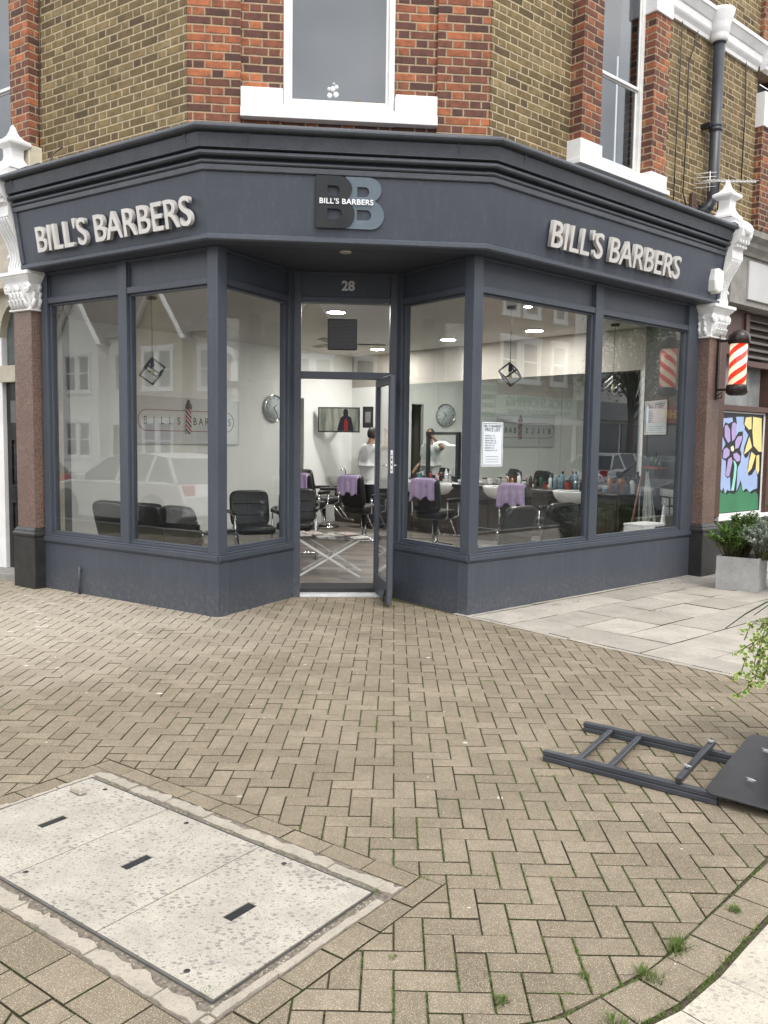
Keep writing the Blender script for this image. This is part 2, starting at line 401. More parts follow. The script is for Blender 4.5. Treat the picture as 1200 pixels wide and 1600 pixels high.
# open door leaf
pd0 = Vector((-.085, 9.22, 0)); pd1 = Vector((.068, 8.39, 0)); FDL = Fr(pd0, pd1); W_ = FDL.L
l = MB()
for q in [(0, .09, -.024, .024, .03, 2.29), (W_-.085, W_, -.024, .024, .03, 2.29), (.09, W_-.085, -.024, .024, 2.21, 2.29), (.09, W_-.085, -.024, .024, .03, .24)]: l.wb(FDL, *q)
LEAF = l.build('door', M_['paint'], BLD, bevel=.004)
g = MB(); g.wb(FDL, .085, W_-.08, -.004, .004, .235, 2.215); g.build('door_pane', M_['glass'], LEAF)
g = MB(); g.wb(FDL, W_, W_+.003, -.012, .012, 1.335, 1.56); LP = g.build('lock_plate', simple('bright_aluminium', (.75, .76, .78), .35, .6), LEAF)
for z0, z1 in ((1.50, 1.515), (1.455, 1.482), (1.41, 1.43), (1.36, 1.372)):
    g = MB(); g.wb(FDL, W_+.003, W_+.0045, -.006, .006, z0, z1); g.build('lock_slot', M_['black'], LP)
g = MB()
for s_ in (-1, 1):
    g.tube([FDL.p(W_-.05, s_*.024, 1.41), FDL.p(W_-.05, s_*.055, 1.41), FDL.p(W_-.15, s_*.06, 1.41)], .009)
    g.wb(FDL, W_-.07, W_-.03, s_*.028-.005, s_*.028+.005, 1.33, 1.47)
g.build('door_handle', M_['chrome'], LEAF)
g = MB(); g.wb(FDL, W_-.16, W_-.10, .024, .04, .10, .16); g.wb(FDL, W_-.145, W_-.125, .03, .045, .04, .12); g.build('kick_stop', M_['black'], LEAF, bevel=.004)
# riser vent pipe stub on the left riser
g = MB(); up = FL.u(127, 900); g.tube([FL.p(up, .025, 0), FL.p(up, .025, .27), FL.p(up-.01, .0, .29)], .014); g.wb(FL, up-.035, up+.02, 0, .02, .255, .285); g.build('stub_pipe', M_['paint'], BLD)
# ---- fascia and cornice
g = MB(); g.sweep([(-.12, 3.372), (.19, 3.372), (.205, 3.385), (.205, 3.415), (.190, 3.43), (.268, 3.93), (-.12, 3.93)], fpath)
FAS = g.build('fascia', M_['paint'], BLD)
# raised border of the fascia panel at its ends
for fr, uu in ((FL, UEND_L), (FR, UEND_R-.06)):
    b = MB(); vs = []
    for z, d in ((3.43, .190), (3.93, .268)):
        vs += [fr.p(uu, d+.015, z), fr.p(uu+.06, d+.015, z), fr.p(uu+.06, d-.01, z), fr.p(uu, d-.01, z)]
    b.hexa(vs); b.build('fascia_border', M_['paint'], FAS, bevel=.004)
prof = [(-.10, 3.932), (.282, 3.932), (.290, 3.940), (.292, 3.982), (.272, 3.986)]
def arc(c0, c1, r, a0, a1, n=5): return [(c0+r*math.cos(math.radians(a0+(a1-a0)*i/n)), c1+r*math.sin(math.radians(a0+(a1-a0)*i/n))) for i in range(n+1)]
prof += arc(.288, 4.006, .019, -90, 90)+[(.272, 4.027), (.270, 4.036), (.278, 4.044), (.300, 4.048)]+arc(.322, 4.068, .023, -90, 90)+[(.300, 4.093), (.300, 4.100), (.338, 4.104), (.352, 4.108), (.352, 4.112)]
prof += [(.374, 4.214), (.362, 4.217), (.362, 4.224), (.392, 4.230)]+arc(.402, 4.258, .030, -90, 70, 6)+[(.402, 4.292), (.30, 4.315), (-.40, 4.44), (-.40, 4.35), (-.10, 4.30)]
g = MB(); g.sweep(prof, fpath); COR = g.build('cornice', M_['cornice'], BLD)
for fr, uu in ((FL, .09), (FL, FL.L-.02), (FC, .28), (FC, FC.L-.25), (FR, .22), (FR, FR.L-.1)):
    b = MB(); off = .36
    b.hexa([fr.p(uu, .352, 4.115), fr.p(uu+.018, .352, 4.115), fr.p(uu+.018, .34, 4.115), fr.p(uu, .34, 4.115), fr.p(uu, .384, 4.225), fr.p(uu+.018, .384, 4.225), fr.p(uu+.018, .36, 4.225), fr.p(uu, .36, 4.225)])
    b.build('cornice_bracket', M_['cornice'], COR, bevel=.002)
# porch soffit with downlight
g = MB(); g.prism([FL.p(FL.L-.35, -.06), FL.p(FL.L-.02, -.03)+FC.n*.02, FR.p(.02, -.03)+FC.n*.02, FR.p(.35, -.06), FD.p(FD.L+.35, -.2), FD.p(-.35, -.2)], 3.3705, 3.44); g.build('porch_soffit', M_['soffit'], BLD)
g = MB(); pc = G(540, 393, 3.369); g.lathe((pc.x, pc.y, 3.355), [(.03, .004), (.045, 0), (.055, .004), (.056, .015)], 24)
g.build('porch_downlight', simple('steel_downlight_rim', (.6, .58, .52), .35, .7), BLD)
# ---- upper walls
UL = at(292, 100, 7.68*1.0645); UR = at(767, 100, 7.95*1.0645)
UC = Fr(UL, UR)
pL = UL-FL.t*10; UWL = Fr(pL, UL); UWR = Fr(UR, UR+FR.t*7.2)
ZT = 8.6
def wall(fr, u0, u1, d0, d1, z0, z1, mat, name='brick_wall'):
    b = MB(); b.wb(fr, u0, u1, d0, d1, z0, z1); return b.build(name, M_[mat], BLD)
o_ = 4.0   # pL frame: old u + 4
# centre
LC = UC.L
wall(UC, .004, .487, -.3, 0, 4.25, ZT, 'red'); wall(UC, 2.325, LC-.004, -.3, 0, 4.25, ZT, 'red')
wall(UC, .487, .878, -.3, -.035, 4.25, ZT, 'red'); wall(UC, 1.924, 2.325, -.3, -.035, 4.25, ZT, 'red')
wall(UC, .878, 1.924, -.3, -.05, 4.25, 4.63, 'red'); wall(UC, .878, 1.924, -.3, -.05, 6.5, ZT, 'red')
# left
wall(UWL, 3.776+o_, 9.996, -.3, 0, 4.1, ZT, 'stock'); wall(UWL, 3.45+o_, 3.776+o_, -.3, .128, 4.70, ZT, 'red', 'brick_pier')
wall(UWL, 0, 3.25+o_-1.1, -.3, 0, 3.8, ZT, 'stock'); wall(UWL, 3.25+o_-1.1, 3.776+o_, -.3, -.02, 4.1, 4.60, 'stock'); wall(UWL, 3.25+o_-1.1, 3.45+o_, -.3, -.02, 6.6, ZT, 'stock')
# right
wall(UWR, .004, 1.25, -.3, 0, 4.1, ZT, 'stock')
wall(UWR, 1.25, 1.586, -.3, .153, 4.80, ZT, 'red', 'brick_pier'); wall(UWR, 2.58, 2.89, -.3, .153, 4.75, 6.50, 'red', 'brick_pier')
wall(UWR, 1.25, 2.89, -.3, -.02, 4.1, 4.62, 'stock'); wall(UWR, 2.58, 2.89, -.3, .153, 6.74, ZT, 'red', 'brick_pier')
wall(UWR, 1.586, 2.58, -.3, .05, 6.95, ZT, 'red')
wall(UWR, 2.89, 5.38, -.3, 0, 4.1, ZT, 'stock')
wall(UWR, 5.38, 5.95, -.3, .10, 3.8, 5.95, 'red', 'brick_pier'); wall(UWR, 5.38, 5.95, -.3, .06, 6.75, ZT, 'red', 'brick_pier')
wall(UWR, 5.95, 7.2, -.3, 0, 3.8, 4.55, 'stock'); wall(UWR, 5.95, 7.2, -.3, 0, 6.8, ZT, 'red')
# white stone blocks
def white_block(fr, q, name='stone_block', mat='white'):
    b = MB(); b.wb(fr, *q); return b.build(name, M_[mat], BLD, bevel=.008, seg=2)
b = MB(); b.wb(UC, .487, 2.325, -.2, .06, 4.615, 4.70); b.wb(UC, .49, .876, -.2, .045, 4.70, 4.885); b.wb(UC, 1.926, 2.322, -.2, .045, 4.70, 4.885); b.wb(UC, .876, 1.926, -.18, .02, 4.70, 4.745)
b.build('window_sill', M_['white'], BLD, bevel=.006, seg=2)
cream = M_['cream'] = simple('cream_masonry_paint', (.62, .57, .44), .6, var=.12)
white_block(UWL, (3.47+o_, 3.80+o_, -.2, .155, 4.45, 4.70), mat='cream')
b = MB(); b.wb(UWR, 1.215, 1.60, -.2, .175, 4.60, 4.80); b.wb(UWR, 1.60, 2.56, -.18, .13, 4.60, 4.70); b.wb(UWR, 2.56, 2.90, -.2, .175, 4.60, 4.75); b.wb(UWR, 1.20, 2.95, -.2, .19, 4.545, 4.60)
b.build('window_sill', M_['white'], BLD, bevel=.006, seg=2)
white_block(UWR, (2.56, 2.91, -.25, .175, 6.50, 6.74)); white_block(UWR, (5.36, 5.97, -.25, .125, 5.95, 6.40))
# sash windows
def sash(fr, u0, u1, z0, z1, d=-.10, mid=None, fw=.055, blind=None):
    b = MB()
    for q in [(u0, u0+fw, d-.05, d+.02, z0, z1), (u1-fw, u1, d-.05, d+.02, z0, z1), (u0+fw, u1-fw, d-.05, d+.02, z0, z0+fw*1.1), (u0+fw, u1-fw, d-.05, d+.02, z1-fw, z1)]: b.wb(fr, *q)
    f_ = b.build('window_frame', M_['whitewood'], BLD, bevel=.004)
    s_ = MB(); a, c = u0+fw, u1-fw; zb, zt = z0+fw*1.1, z1-fw; t_ = .028
    rows = [(zb, zt, -.012)] if mid is None else [(zb, mid, -.025), (mid-.02, zt, .0)]
    for q0, q1, dd in rows:
        for q in [(a, a+t_, d+dd-.02, d+dd, q0, q1), (c-t_, c, d+dd-.02, d+dd, q0, q1), (a+t_, c-t_, d+dd-.02, d+dd, q0, q0+.035), (a+t_, c-t_, d+dd-.02, d+dd, q1-.035, q1)]: s_.wb(fr, *q)
    s_.build('sash', M_['whitewood'], f_, bevel=.003)
    g_ = MB()
    for q0, q1, dd in rows: g_.wb(fr, a+t_-.004, c-t_+.004, d+dd-.014, d+dd-.008, q0+.03, q1-.03)
    g_.build('pane', M_['upglass'], f_)
    return f_
M_['skyblind'] = simple('sky_sheen_blind', (.36, .37, .40), .9, var=.25, sc=.9, bump=.0)  # blind colour lightened to imitate sky reflected in the upper panes
M_['roomdark'] = simple('dim_room', (.10, .10, .105), .9)
SW = sash(UC, .878, 1.924, 4.745, 6.5, d=-.06)
g = MB(); g.wb(UC, .9, 1.9, -.32, -.31, 4.65, 6.5); g.build('blind', M_['skyblind'], SW)
WR = sash(UWR, 1.55, 2.58, 4.70, 6.95, d=.0, mid=5.68)
g = MB(); g.wb(UWR, 1.57, 2.56, -.34, -.33, 4.65, 6.9); g.build('blind', M_['skyblind'], WR)
g = MB(); g.wb(UWR, 2.28, 2.50, -.12, -.10, 4.72, 6.9); g.wb(UWR, 1.66, 1.80, -.12, -.10, 4.72, 6.9); g.build('curtain', simple('pale_curtain', (.55, .56, .58), .9), WR)
WL_ = sash(UWL, 2.15+o_, 3.45+o_, 4.62, 6.6, d=-.02, mid=5.45)
g = MB(); g.wb(UWL, 2.2+o_, 3.2+o_, -.32, -.31, 4.6, 6.5); g.build('blind', M_['skyblind'], WL_)
WF = sash(UWR, 5.99, 7.0, 4.55, 6.8, d=-.05, mid=5.7)
g = MB(); g.wb(UWR, 5.99, 7.0, -.32, -.31, 4.5, 6.8); g.build('blind', M_['skyblind'], WF)
# string course with the rainwater hopper
def string_course(fr, u0, u1, dd=0.0, parent=BLD):
    pr = [(-.05, 6.66), (.03, 6.66), (.04, 6.70), (.07, 6.74), (.08, 6.76), (.085, 6.84), (.10, 6.85), (.15, 6.93), (.165, 6.94), (.165, 6.985), (-.05, 7.02)]
    g_ = MB(); g_.sweep([(a+dd, z) for a, z in pr], lambda d: [fr.p(u0, d), fr.p(u1, d)]); return g_.build('string_course', M_['white'], parent, fix=True)
string_course(UWR, 2.89, 5.30); string_course(UWR, 5.30, 6.03, .11)
g = MB(); uh = 4.06; ph = UWR.p(uh, .13)
g.lathe((ph.x, ph.y, 6.62), [(.085, 0), (.10, .02), (.105, .07), (.105, .10), (.12, .12), (.12, .19), (.135, .23), (.165, .33), (.17, .37)], 20); g.build('hopper', M_['white'], BLD)
pts = [UWR.p(uh, .13, 6.62), UWR.p(uh, .13, 4.72), UWR.p(uh-.06, .10, 4.62), UWR.p(uh-.14, .06, 4.52)]
g = MB(); g.tube(pts, .068, 16)
for z in (5.55, 6.60): g.lathe((ph.x, ph.y, z), [(.069, 0), (.082, .01), (.082, .04), (.074, .045), (.082, .05), (.082, .09), (.069, .10)], 16)
DP = g.build('drainpipe', simple('blue_black_pipe_paint', (.035, .040, .050), .4, var=.25), BLD)
g = MB()
g.wb(UWR, uh-.13, uh-.07, 0, .12, 5.58, 5.64); g.build('pipe_clip', M_['metalblack'], DP); g = MB(); g.wb(UWR, uh-.12, uh+.12, 0, .03, 4.60, 4.66); g.build('pipe_clip', M_['metalblack'], DP)
# flat roof
g = MB(); g.prism([UWL.p(1, -.3), UC.A-UC.n*.3+UC.t*.1, UC.B-UC.n*.3, UWR.p(7, -.3), UWR.p(7, -6), UWL.p(1, -7)], 8.4, 8.55); g.build('roof', M_['soffit'], BLD)
# pilasters with capitals, console brackets and finials
def pilaster(fr, uc, wd, d0, side):
    b = MB(); b.wb(fr, uc-wd/2-.035, uc+wd/2+.035, -.15, d0+.035, -.03, .56)
    b.sweep([(d0+.035, .56), (d0+.045, .575), (d0+.045, .60), (d0+.03, .615), (d0+.03, .63), (d0+.005, .66)], lambda d: [fr.p(uc-wd/2-(d-d0), -.15), fr.p(uc-wd/2-(d-d0), d), fr.p(uc+wd/2+(d-d0), d), fr.p(uc+wd/2+(d-d0), -.15)], close=False)
    b.wb(fr, uc-wd/2-.004, uc+wd/2+.004, -.15, d0+.004, .60, .66)
    root = b.build('pilaster', M_['blackstone'], BLD, bevel=.006)
    b = MB(); b.wb(fr, uc-wd/2, uc+wd/2, -.15, d0, .655, 3.0); b.build('shaft', M_['granite'], root, bevel=.006)
    # capital
    b = MB(); P_ = lambda d: [fr.p(uc-wd/2-(d-d0), -.15), fr.p(uc-wd/2-(d-d0), d), fr.p(uc+wd/2+(d-d0), d), fr.p(uc+wd/2+(d-d0), -.15)]
    b.sweep([(d0+.002, 2.97), (d0+.03, 2.975), (d0+.03, 2.99), (d0+.015, 3.0), (d0+.012, 3.03), (d0+.035, 3.15), (d0+.055, 3.24), (d0+.04, 3.25), (d0+.05, 3.27), (d0+.085, 3.31), (d0+.095, 3.33), (d0+.11, 3.335), (d0+.11, 3.37), (d0+.0, 3.375), (-.1, 3.376)], P_, close=False)
    for su in (-1, 1):   # volutes
        for k in range(2):
            c = fr.p(uc+su*(wd/2+.02), d0+.05-.12*k, 3.20)
            pts = []
            for i in range(22):
                a = i/21*4.2*math.pi; r = .058*(1-i/25)
                pts.append(c+fr.t*(su*math.cos(a)*r)+Vector((0, 0, math.sin(a)*r))+fr.n*(.012*i/21))
            b.tube(pts, .013, 6)
    for k in range(5):   # acanthus leaves and rosettes
        uu = uc-wd/2+.03+k*(wd-.06)/4
        for z0, h_, o in ((3.0, .09, .02), (3.06, .10, .035)):
            if o > .03 and k == 4: continue
            x_ = uu+(.0 if o < .03 else (wd-.06)/8)
            pts = [fr.p(x_, d0+o, z0), fr.p(x_, d0+o+.02, z0+h_*.5), fr.p(x_, d0+o+.045, z0+h_*.9), fr.p(x_, d0+o+.06, z0+h_*.8)]
            b.tube(pts, [.022, .024, .018, .008], 6)
    for k in range(3):
        for z0 in (3.0, 3.07):
            dd = -.05+k*.07
            for su in (-1, 1):
                e = uc+su*(wd/2+.02)
                b.tube([fr.p(e, dd, z0), fr.p(e+su*.02, dd, z0+.05), fr.p(e+su*.045, dd, z0+.09), fr.p(e+su*.055, dd, z0+.08)], [.022, .024, .018, .008], 6)
    c = fr.p(uc, d0+.06, 3.20)
    b.lathe(c, [(.0, .03), (.02, .025), (.045, .01), (.05, -.01)], 10, M=Matrix((fr.t, Vector((0, 0, 1)), fr.n)).transposed())
    b.build('capital', M_['white'], root)
    # console: S profile extruded along u
    S_ = [(.0, 3.376), (d0+.06, 3.376), (d0+.065, 3.42), (d0+.045, 3.50), (d0+.05, 3.58), (d0+.085, 3.68), (d0+.15, 3.78), (d0+.20, 3.87), (d0+.215, 3.90), (d0+.225, 3.905), (d0+.225, 4.0), (d0+.215, 4.005), (d0+.24, 4.06), (d0+.29, 4.10), (d0+.33, 4.16), (d0+.345, 4.23), (d0+.325, 4.31), (d0+.27, 4.36), (d0+.22, 4.39), (.05, 4.42), (-.1, 4.42), (-.1, 3.376)]
    hw = wd/2-.02
    b = MB(); n = len(S_)
    vs = [fr.p(uc-hw, d, z) for d, z in S_]+[fr.p(uc+hw, d, z) for d, z in S_]
    b.add(vs, [tuple(range(n)), tuple(range(2*n-1, n-1, -1))]+[(i, n+i, n+(i+1) % n, (i+1) % n) for i in range(n)])
    # flutes on the front, beads, square dentils and scrolls
    for k in range(5):
        uu = uc-hw+.035+k*(2*hw-.07)/4
        b.tube([fr.p(uu, d+.004, z) for d, z in S_[2:9]], [.004, .011, .012, .013, .013, .012, .009], 6)
        b.lathe(fr.p(uu, d0+.226, 3.95), [(.006, .0), (.012, -.004)], 8, M=Matrix((fr.t, Vector((0, 0, 1)), fr.n)).transposed())
    for k in range(4):
        uu = uc-hw+.03+k*(2*hw-.06)/3
        b.wb(fr, uu-.018, uu+.018, d0+.2, d0+.265+.01, 4.035, 4.065)
        b.wb(fr, uu-.012, uu+.012, d0+.26, d0+.31, 4.085, 4.12)
    for su in (-1, 1):
        for cc, rr in (((d0+.21, 4.24), .10), ((d0+.0, 3.52), .06)):
            pts = []
            for i in range(20):
                a = i/19*3.4*math.pi; r = rr*(1-i/23)
                pts.append(fr.p(uc+su*(hw+.004), cc[0]+math.cos(a)*r, cc[1]+math.sin(a)*r))
            b.tube(pts, .012, 6)
    for k in range(7):     # leaf ornament on the belly
        a = -60+k*20
        c0 = fr.p(uc, d0+.33, 4.22)
        b.tube([c0+fr.t*(math.sin(math.radians(a))*.03)+Vector((0, 0, -.05)), c0+fr.t*(math.sin(math.radians(a))*.11)+fr.n*.02+Vector((0, 0, .04*math.cos(math.radians(a))+.02))], [.012, .02], 6)
    b.build('console_bracket', M_['white'], root, fix=True)
    # finial block
    b = MB(); cd_ = d0+.06; hu = wd/2-.03
    def sq(s_, z): return [fr.p(uc-hu*s_, cd_-hu*s_, z), fr.p(uc+hu*s_, cd_-hu*s_, z), fr.p(uc+hu*s_, cd_+hu*s_, z), fr.p(uc-hu*s_, cd_+hu*s_, z)]
    pr = [(1.15, 4.40), (1.1, 4.43), (.82, 4.47), (.62, 4.52), (.58, 4.55), (.60, 4.62), (.62, 4.625), (1.02, 4.66), (1.05, 4.68), (1.02, 4.70), (.62, 4.73), (.38, 4.765), (.24, 4.81), (.16, 4.85), (.06, 4.875)]
    vs = []; fs = []
    for s_, z in pr: vs += sq(s_, z)
    for i in range(len(pr)-1):
        for k in range(4): fs.append((i*4+k, i*4+(k+1) % 4, (i+1)*4+(k+1) % 4, (i+1)*4+k))
    fs += [(3, 2, 1, 0), tuple(len(vs)-4+k for k in range(4))]
    b.add(vs, fs); b.build('finial', M_['white'], root, bevel=.004, fix=True)
pilaster(FL, -.185, .31, .10, -1)
pilaster(FR, 4.29, .31, .14, 1)
# ---- signs on the fascia
def fascia_sign(name, label, fr, u0, u1, z0, z1, txt, mat, depth=.042, group=None):
    lean = math.atan2(.078, .5); d_at = lambda z: .190+(z-3.43)*.156
    root = thing(name, label, 'sign', fr.p((u0+u1)/2, d_at(z0)+.01, z0), group)
    up = (Vector((0, 0, 1))*math.cos(lean)+fr.n*math.sin(lean)); nn = fr.t.cross(up)
    # measure whole string
    full = text_mesh(txt, 1, 0, .010, space=1.0); x0, x1, y0, y1 = mesh_bounds(full)
    sx = (u1-u0)/(x1-x0); sy = (z1-z0)/math.cos(lean)/(y1-y0)
    cur = 0
    xs = []
    for i, ch in enumerate(txt):
        if ch == ' ': continue
        pre = text_mesh(txt[:i+1], 1, 0, .010, space=1.0); a0, a1, _, _ = mesh_bounds(pre)
        one = text_mesh(ch, 1, .0, .010); o0, o1, p0, p1 = mesh_bounds(one)
        m = text_mesh(ch, 1, .5, .010, res=8); m.transform(Matrix.Translation((a1-o1-x0, -y0, .5)))
        m.transform(Matrix.Diagonal((sx, sy, depth, 1)))
        M = Matrix((fr.t, up, nn)).transposed().to_4x4(); M.translation = fr.p(u0, d_at(z0)+.022, z0)
        m.transform(M); m.materials.clear(); m.materials.append(mat)
        o = bpy.data.objects.new('letter', m); COL.objects.link(o); kid(o, root)
    return root
fascia_sign('shop_sign', 'brushed steel lettering on the left fascia, above the two tall left windows', FL, .36, 2.565, 3.50, 3.755, "BILL'S BARBERS", M_['steel'])
fascia_sign('shop_sign', 'brushed steel lettering on the right fascia, beside the white alarm box', FR, .765, 3.115, 3.525, 3.78, "BILL'S BARBERS", M_['steel'])
# monogram
def bshape(w_, h_, st, notch=False):
    def half(cx, cy, rx, ry, n=10): return [(cx+rx*math.cos(math.radians(-90+180*i/n)), cy+ry*math.sin(math.radians(-90+180*i/n))) for i in range(n+1)]
    out = [(0, 0)]+half(w_-.16*h_*1.55, h_*.27, .16*h_*1.55, h_*.27)+[(w_-.30*h_, h_*.54)]+half(w_-.20*h_*1.3-.02*w_, h_*.76, .20*h_*1.3, h_*.24)[0:]+[(0, h_)]
    return out
def extrude_poly_with_holes(outer, holes, depth, M, name, mat, parent):
    cu = bpy.data.curves.new('shape', 'CURVE'); cu.dimensions = '2D'; cu.fill_mode = 'BOTH'; cu.extrude = depth/2; cu.bevel_depth = .0
    for loop in [outer]+holes:
        sp = cu.splines.new('POLY'); sp.points.add(len(loop)-1); sp.use_cyclic_u = True
        for i, (x, y) in enumerate(loop): sp.points[i].co = (x, y, 0, 1)
    ob = bpy.data.objects.new('shape', cu); COL.objects.link(ob)
    me = bpy.data.meshes.new_from_object(ob.evaluated_get(bpy.context.evaluated_depsgraph_get())); bpy.data.objects.remove(ob)
    me.transform(Matrix.Translation((0, 0, depth/2))); return place_mesh(me, name, M, mat, parent)
lean = math.atan2(.078, .5); upv = Vector((0, 0, 1))*math.cos(lean)+FC.n*math.sin(lean); nv = FC.t.cross(upv)
bu0, bz0 = .868, 3.505; H_ = .43
MONO = thing('monogram_sign', 'dark and slate blue letter B pair crossed by small white lettering, over the entrance', 'sign', FC.p(1.17, .22, 3.5))
def MM(u, z, off=0):
    M = Matrix((FC.t, upv, nv)).transposed().to_4x4(); M.translation = FC.p(u, .190+(z-3.43)*.156+off, z); return M
def half(cx, cy, rx, ry, n=12): return [(cx+rx*math.cos(math.radians(-90+180*i/n)), cy+ry*math.sin(math.radians(-90+180*i/n))) for i in range(n+1)]
B1 = [(0, 0)]+half(.225, .118, .115, .118)[:-2]+[(.262, .232)]+half(.20, .328, .112, .102)[2:]+[(0, H_)]
h1 = [(.10, .075)]+half(.185, .118, .042, .043)+[(.10, .161)]; h2 = [(.10, .268)]+half(.165, .309, .040, .041)+[(.10, .350)]
extrude_poly_with_holes(B1, [h1, h2], .022, MM(bu0, bz0, .012), 'letter', simple('near_black_sign_metal', (.020, .022, .026), .45), MONO)
B2 = [(0, 0)]+half(.225, .118, .115, .118)[:-2]+[(.262, .232)]+half(.20, .328, .112, .102)[2:]+[(0, H_)]
extrude_poly_with_holes(B2, [h1, h2], .014, MM(bu0+.258, bz0, .006), 'letter', simple('slate_blue_sign_metal', (.125, .160, .195), .4), MONO)
tx = "BILL'S BARBERS"; wl = simple('white_sign_lettering', (.85, .86, .88), .4)
x0, x1, y0, y1 = mesh_bounds(text_mesh(tx, .062, .002, .0012, space=1.05))
for i, ch in enumerate(tx):
    if ch == ' ': continue
    a1 = mesh_bounds(text_mesh(tx[:i+1], .062, .002, .0012, space=1.05))[1]; m = text_mesh(ch, .062, .002, .0012)
    m.transform(Matrix.Translation((a1-mesh_bounds(m)[1]-x0, 0, 0))); m.transform(Matrix.Diagonal((.47/(x1-x0), 1, 1, 1)))
    place_mesh(m, 'letter', MM(bu0+.03, bz0+.195, .040), wl, MONO)
# alarm box
ab = thing('alarm_box', 'white plastic alarm box on the right end of the fascia beside the console', 'alarm', FR.p(4.02, .26, 3.6))
b = MB(); u_, z_ = 4.0, 3.62
pts = [(-.10, .13), (.0, .15), (.10, .13), (.11, 0), (.08, -.12), (.0, -.15), (-.08, -.12), (-.11, 0)]
n = len(pts); vs = [FR.p(u_+x, .20, z_+y) for x, y in pts]+[FR.p(u_+x, .29, z_+y) for x, y in pts]+[FR.p(u_+x*.85, .305, z_+y*.85) for x, y in pts]
b.add(vs, [tuple(range(n-1, -1, -1)), tuple(range(2*n, 3*n))]+[(i, (i+1) % n, n+(i+1) % n, n+i) for i in range(n)]+[(n+i, n+(i+1) % n, 2*n+(i+1) % n, 2*n+i) for i in range(n)])
b.build('housing', simple('white_plastic', (.75, .75, .72), .35), ab, bevel=.006, seg=2, fix=True)
# ================================================================ ground
def clip(poly, a, n):
    """keep the side where (p-a).n >= 0"""
    out = []
    for i in range(len(poly)):
        p, q = poly[i], poly[(i+1) % len(poly)]
        dp = (p[0]-a[0])*n[0]+(p[1]-a[1])*n[1]; dq = (q[0]-a[0])*n[0]+(q[1]-a[1])*n[1]
        if dp >= 0: out.append(p)
        if (dp >= 0) != (dq >= 0):
            t = dp/(dp-dq); out.append((p[0]+(q[0]-p[0])*t, p[1]+(q[1]-p[1])*t))
    return out
def area(p): return abs(sum(p[i][0]*p[(i+1) % len(p)][1]-p[(i+1) % len(p)][0]*p[i][1] for i in range(len(p))))/2
def ccw(p):
    a = sum(p[i][0]*p[(i+1) % len(p)][1]-p[(i+1) % len(p)][0]*p[i][1] for i in range(len(p)))
    return p if a > 0 else p[::-1]
def subtract(poly, conv):
    """pieces of poly outside convex ccw polygon conv"""
    res = []; cur = poly
    for i in range(len(conv)):
        a, b = conv[i], conv[(i+1) % len(conv)]; n = (-(b[1]-a[1]), b[0]-a[0])     # inward
        o = clip(cur, a, (-n[0], -n[1]))
        if len(o) > 2 and area(o) > 3e-4: res.append(o)
        cur = clip(cur, a, n)
        if len(cur) < 3: break
    if len(cur) < 3 or area(cur) < 1e-5: return [poly]
    return res
def shrink(poly, d):
    poly = ccw(poly); out = poly
    for i in range(len(poly)):
        a, b = poly[i], poly[(i+1) % len(poly)]; l = math.hypot(b[0]-a[0], b[1]-a[1])
        if l < 1e-5: continue
        n = (-(b[1]-a[1])/l, (b[0]-a[0])/l)
        out = clip(out, (a[0]+n[0]*d, a[1]+n[1]*d), n)
        if len(out) < 3: return []
    return out
class Pav:
    def __init__(s): s.v = []; s.f = []; s.id = []; s.side = []
    def block(s, poly, gap=.0034, ch=.0045, top=0.0, depth=.03, jit=.0018, pid=None):
        o = shrink(poly, gap)
        if len(o) < 3 or area(o) < 2e-4: return
        # drop near-duplicate points
        q = [o[0]]
        for p in o[1:]:
            if math.hypot(p[0]-q[-1][0], p[1]-q[-1][1]) > .002: q.append(p)
        if len(q) > 2 and math.hypot(q[0][0]-q[-1][0], q[0][1]-q[-1][1]) < .002: q.pop()
        if len(q) < 3: return
        cx = sum(p[0] for p in q)/len(q); cy = sum(p[1] for p in q)/len(q); n = len(q)
        z = top+random.uniform(-jit, jit); tx = random.uniform(-.010, .010); ty = random.uniform(-.010, .010)
        pid = random.random() if pid is None else pid
        Z = lambda x, y: z+(x-cx)*tx+(y-cy)*ty
        r = shrink(q, ch)
        b = len(s.v)
        if len(r) != n:
            s.v += [(x, y, Z(x, y)) for x, y in q]+[(x, y, z-depth) for x, y in q]
            s.f.append(list(range(b, b+n))); s.id.append(pid)
            for i in range(n): s.f.append([b+n+i, b+n+(i+1) % n, b+(i+1) % n, b+i]); s.id.append(pid)
            return
        # match order: r starts at arbitrary vertex -> reorder by nearest
        k = min(range(n), key=lambda k: sum(math.hypot(r[(i+k) % n][0]-q[i][0], r[(i+k) % n][1]-q[i][1]) for i in range(n)))
        r = [r[(i+k) % n] for i in range(n)]
        s.v += [(x, y, Z(x, y)) for x, y in r]+[(x, y, Z(x, y)-ch*.55) for x, y in q]+[(x, y, z-depth) for x, y in q]
        s.f.append(list(range(b, b+n))); s.id.append(pid)
        for i in range(n):
            j = (i+1) % n
            s.f.append([b+n+i, b+n+j, b+j, b+i]); s.id.append(pid)
            s.side.append(len(s.f)); s.f.append([b+2*n+i, b+2*n+j, b+n+j, b+n+i]); s.id.append(pid)
    def build(s, name, mat):
        me = bpy.data.meshes.new(name); me.from_pydata(s.v, [], s.f); me.materials.append(mat); me.materials.append(M_['joint'])
        for k in s.side: me.polygons[k].material_index = 1
        at_ = me.attributes.new('pid', 'FLOAT', 'FACE'); at_.data.foreach_set('value', s.id); me.update()
        o = bpy.data.objects.new(name, me); COL.objects.link(o); return o
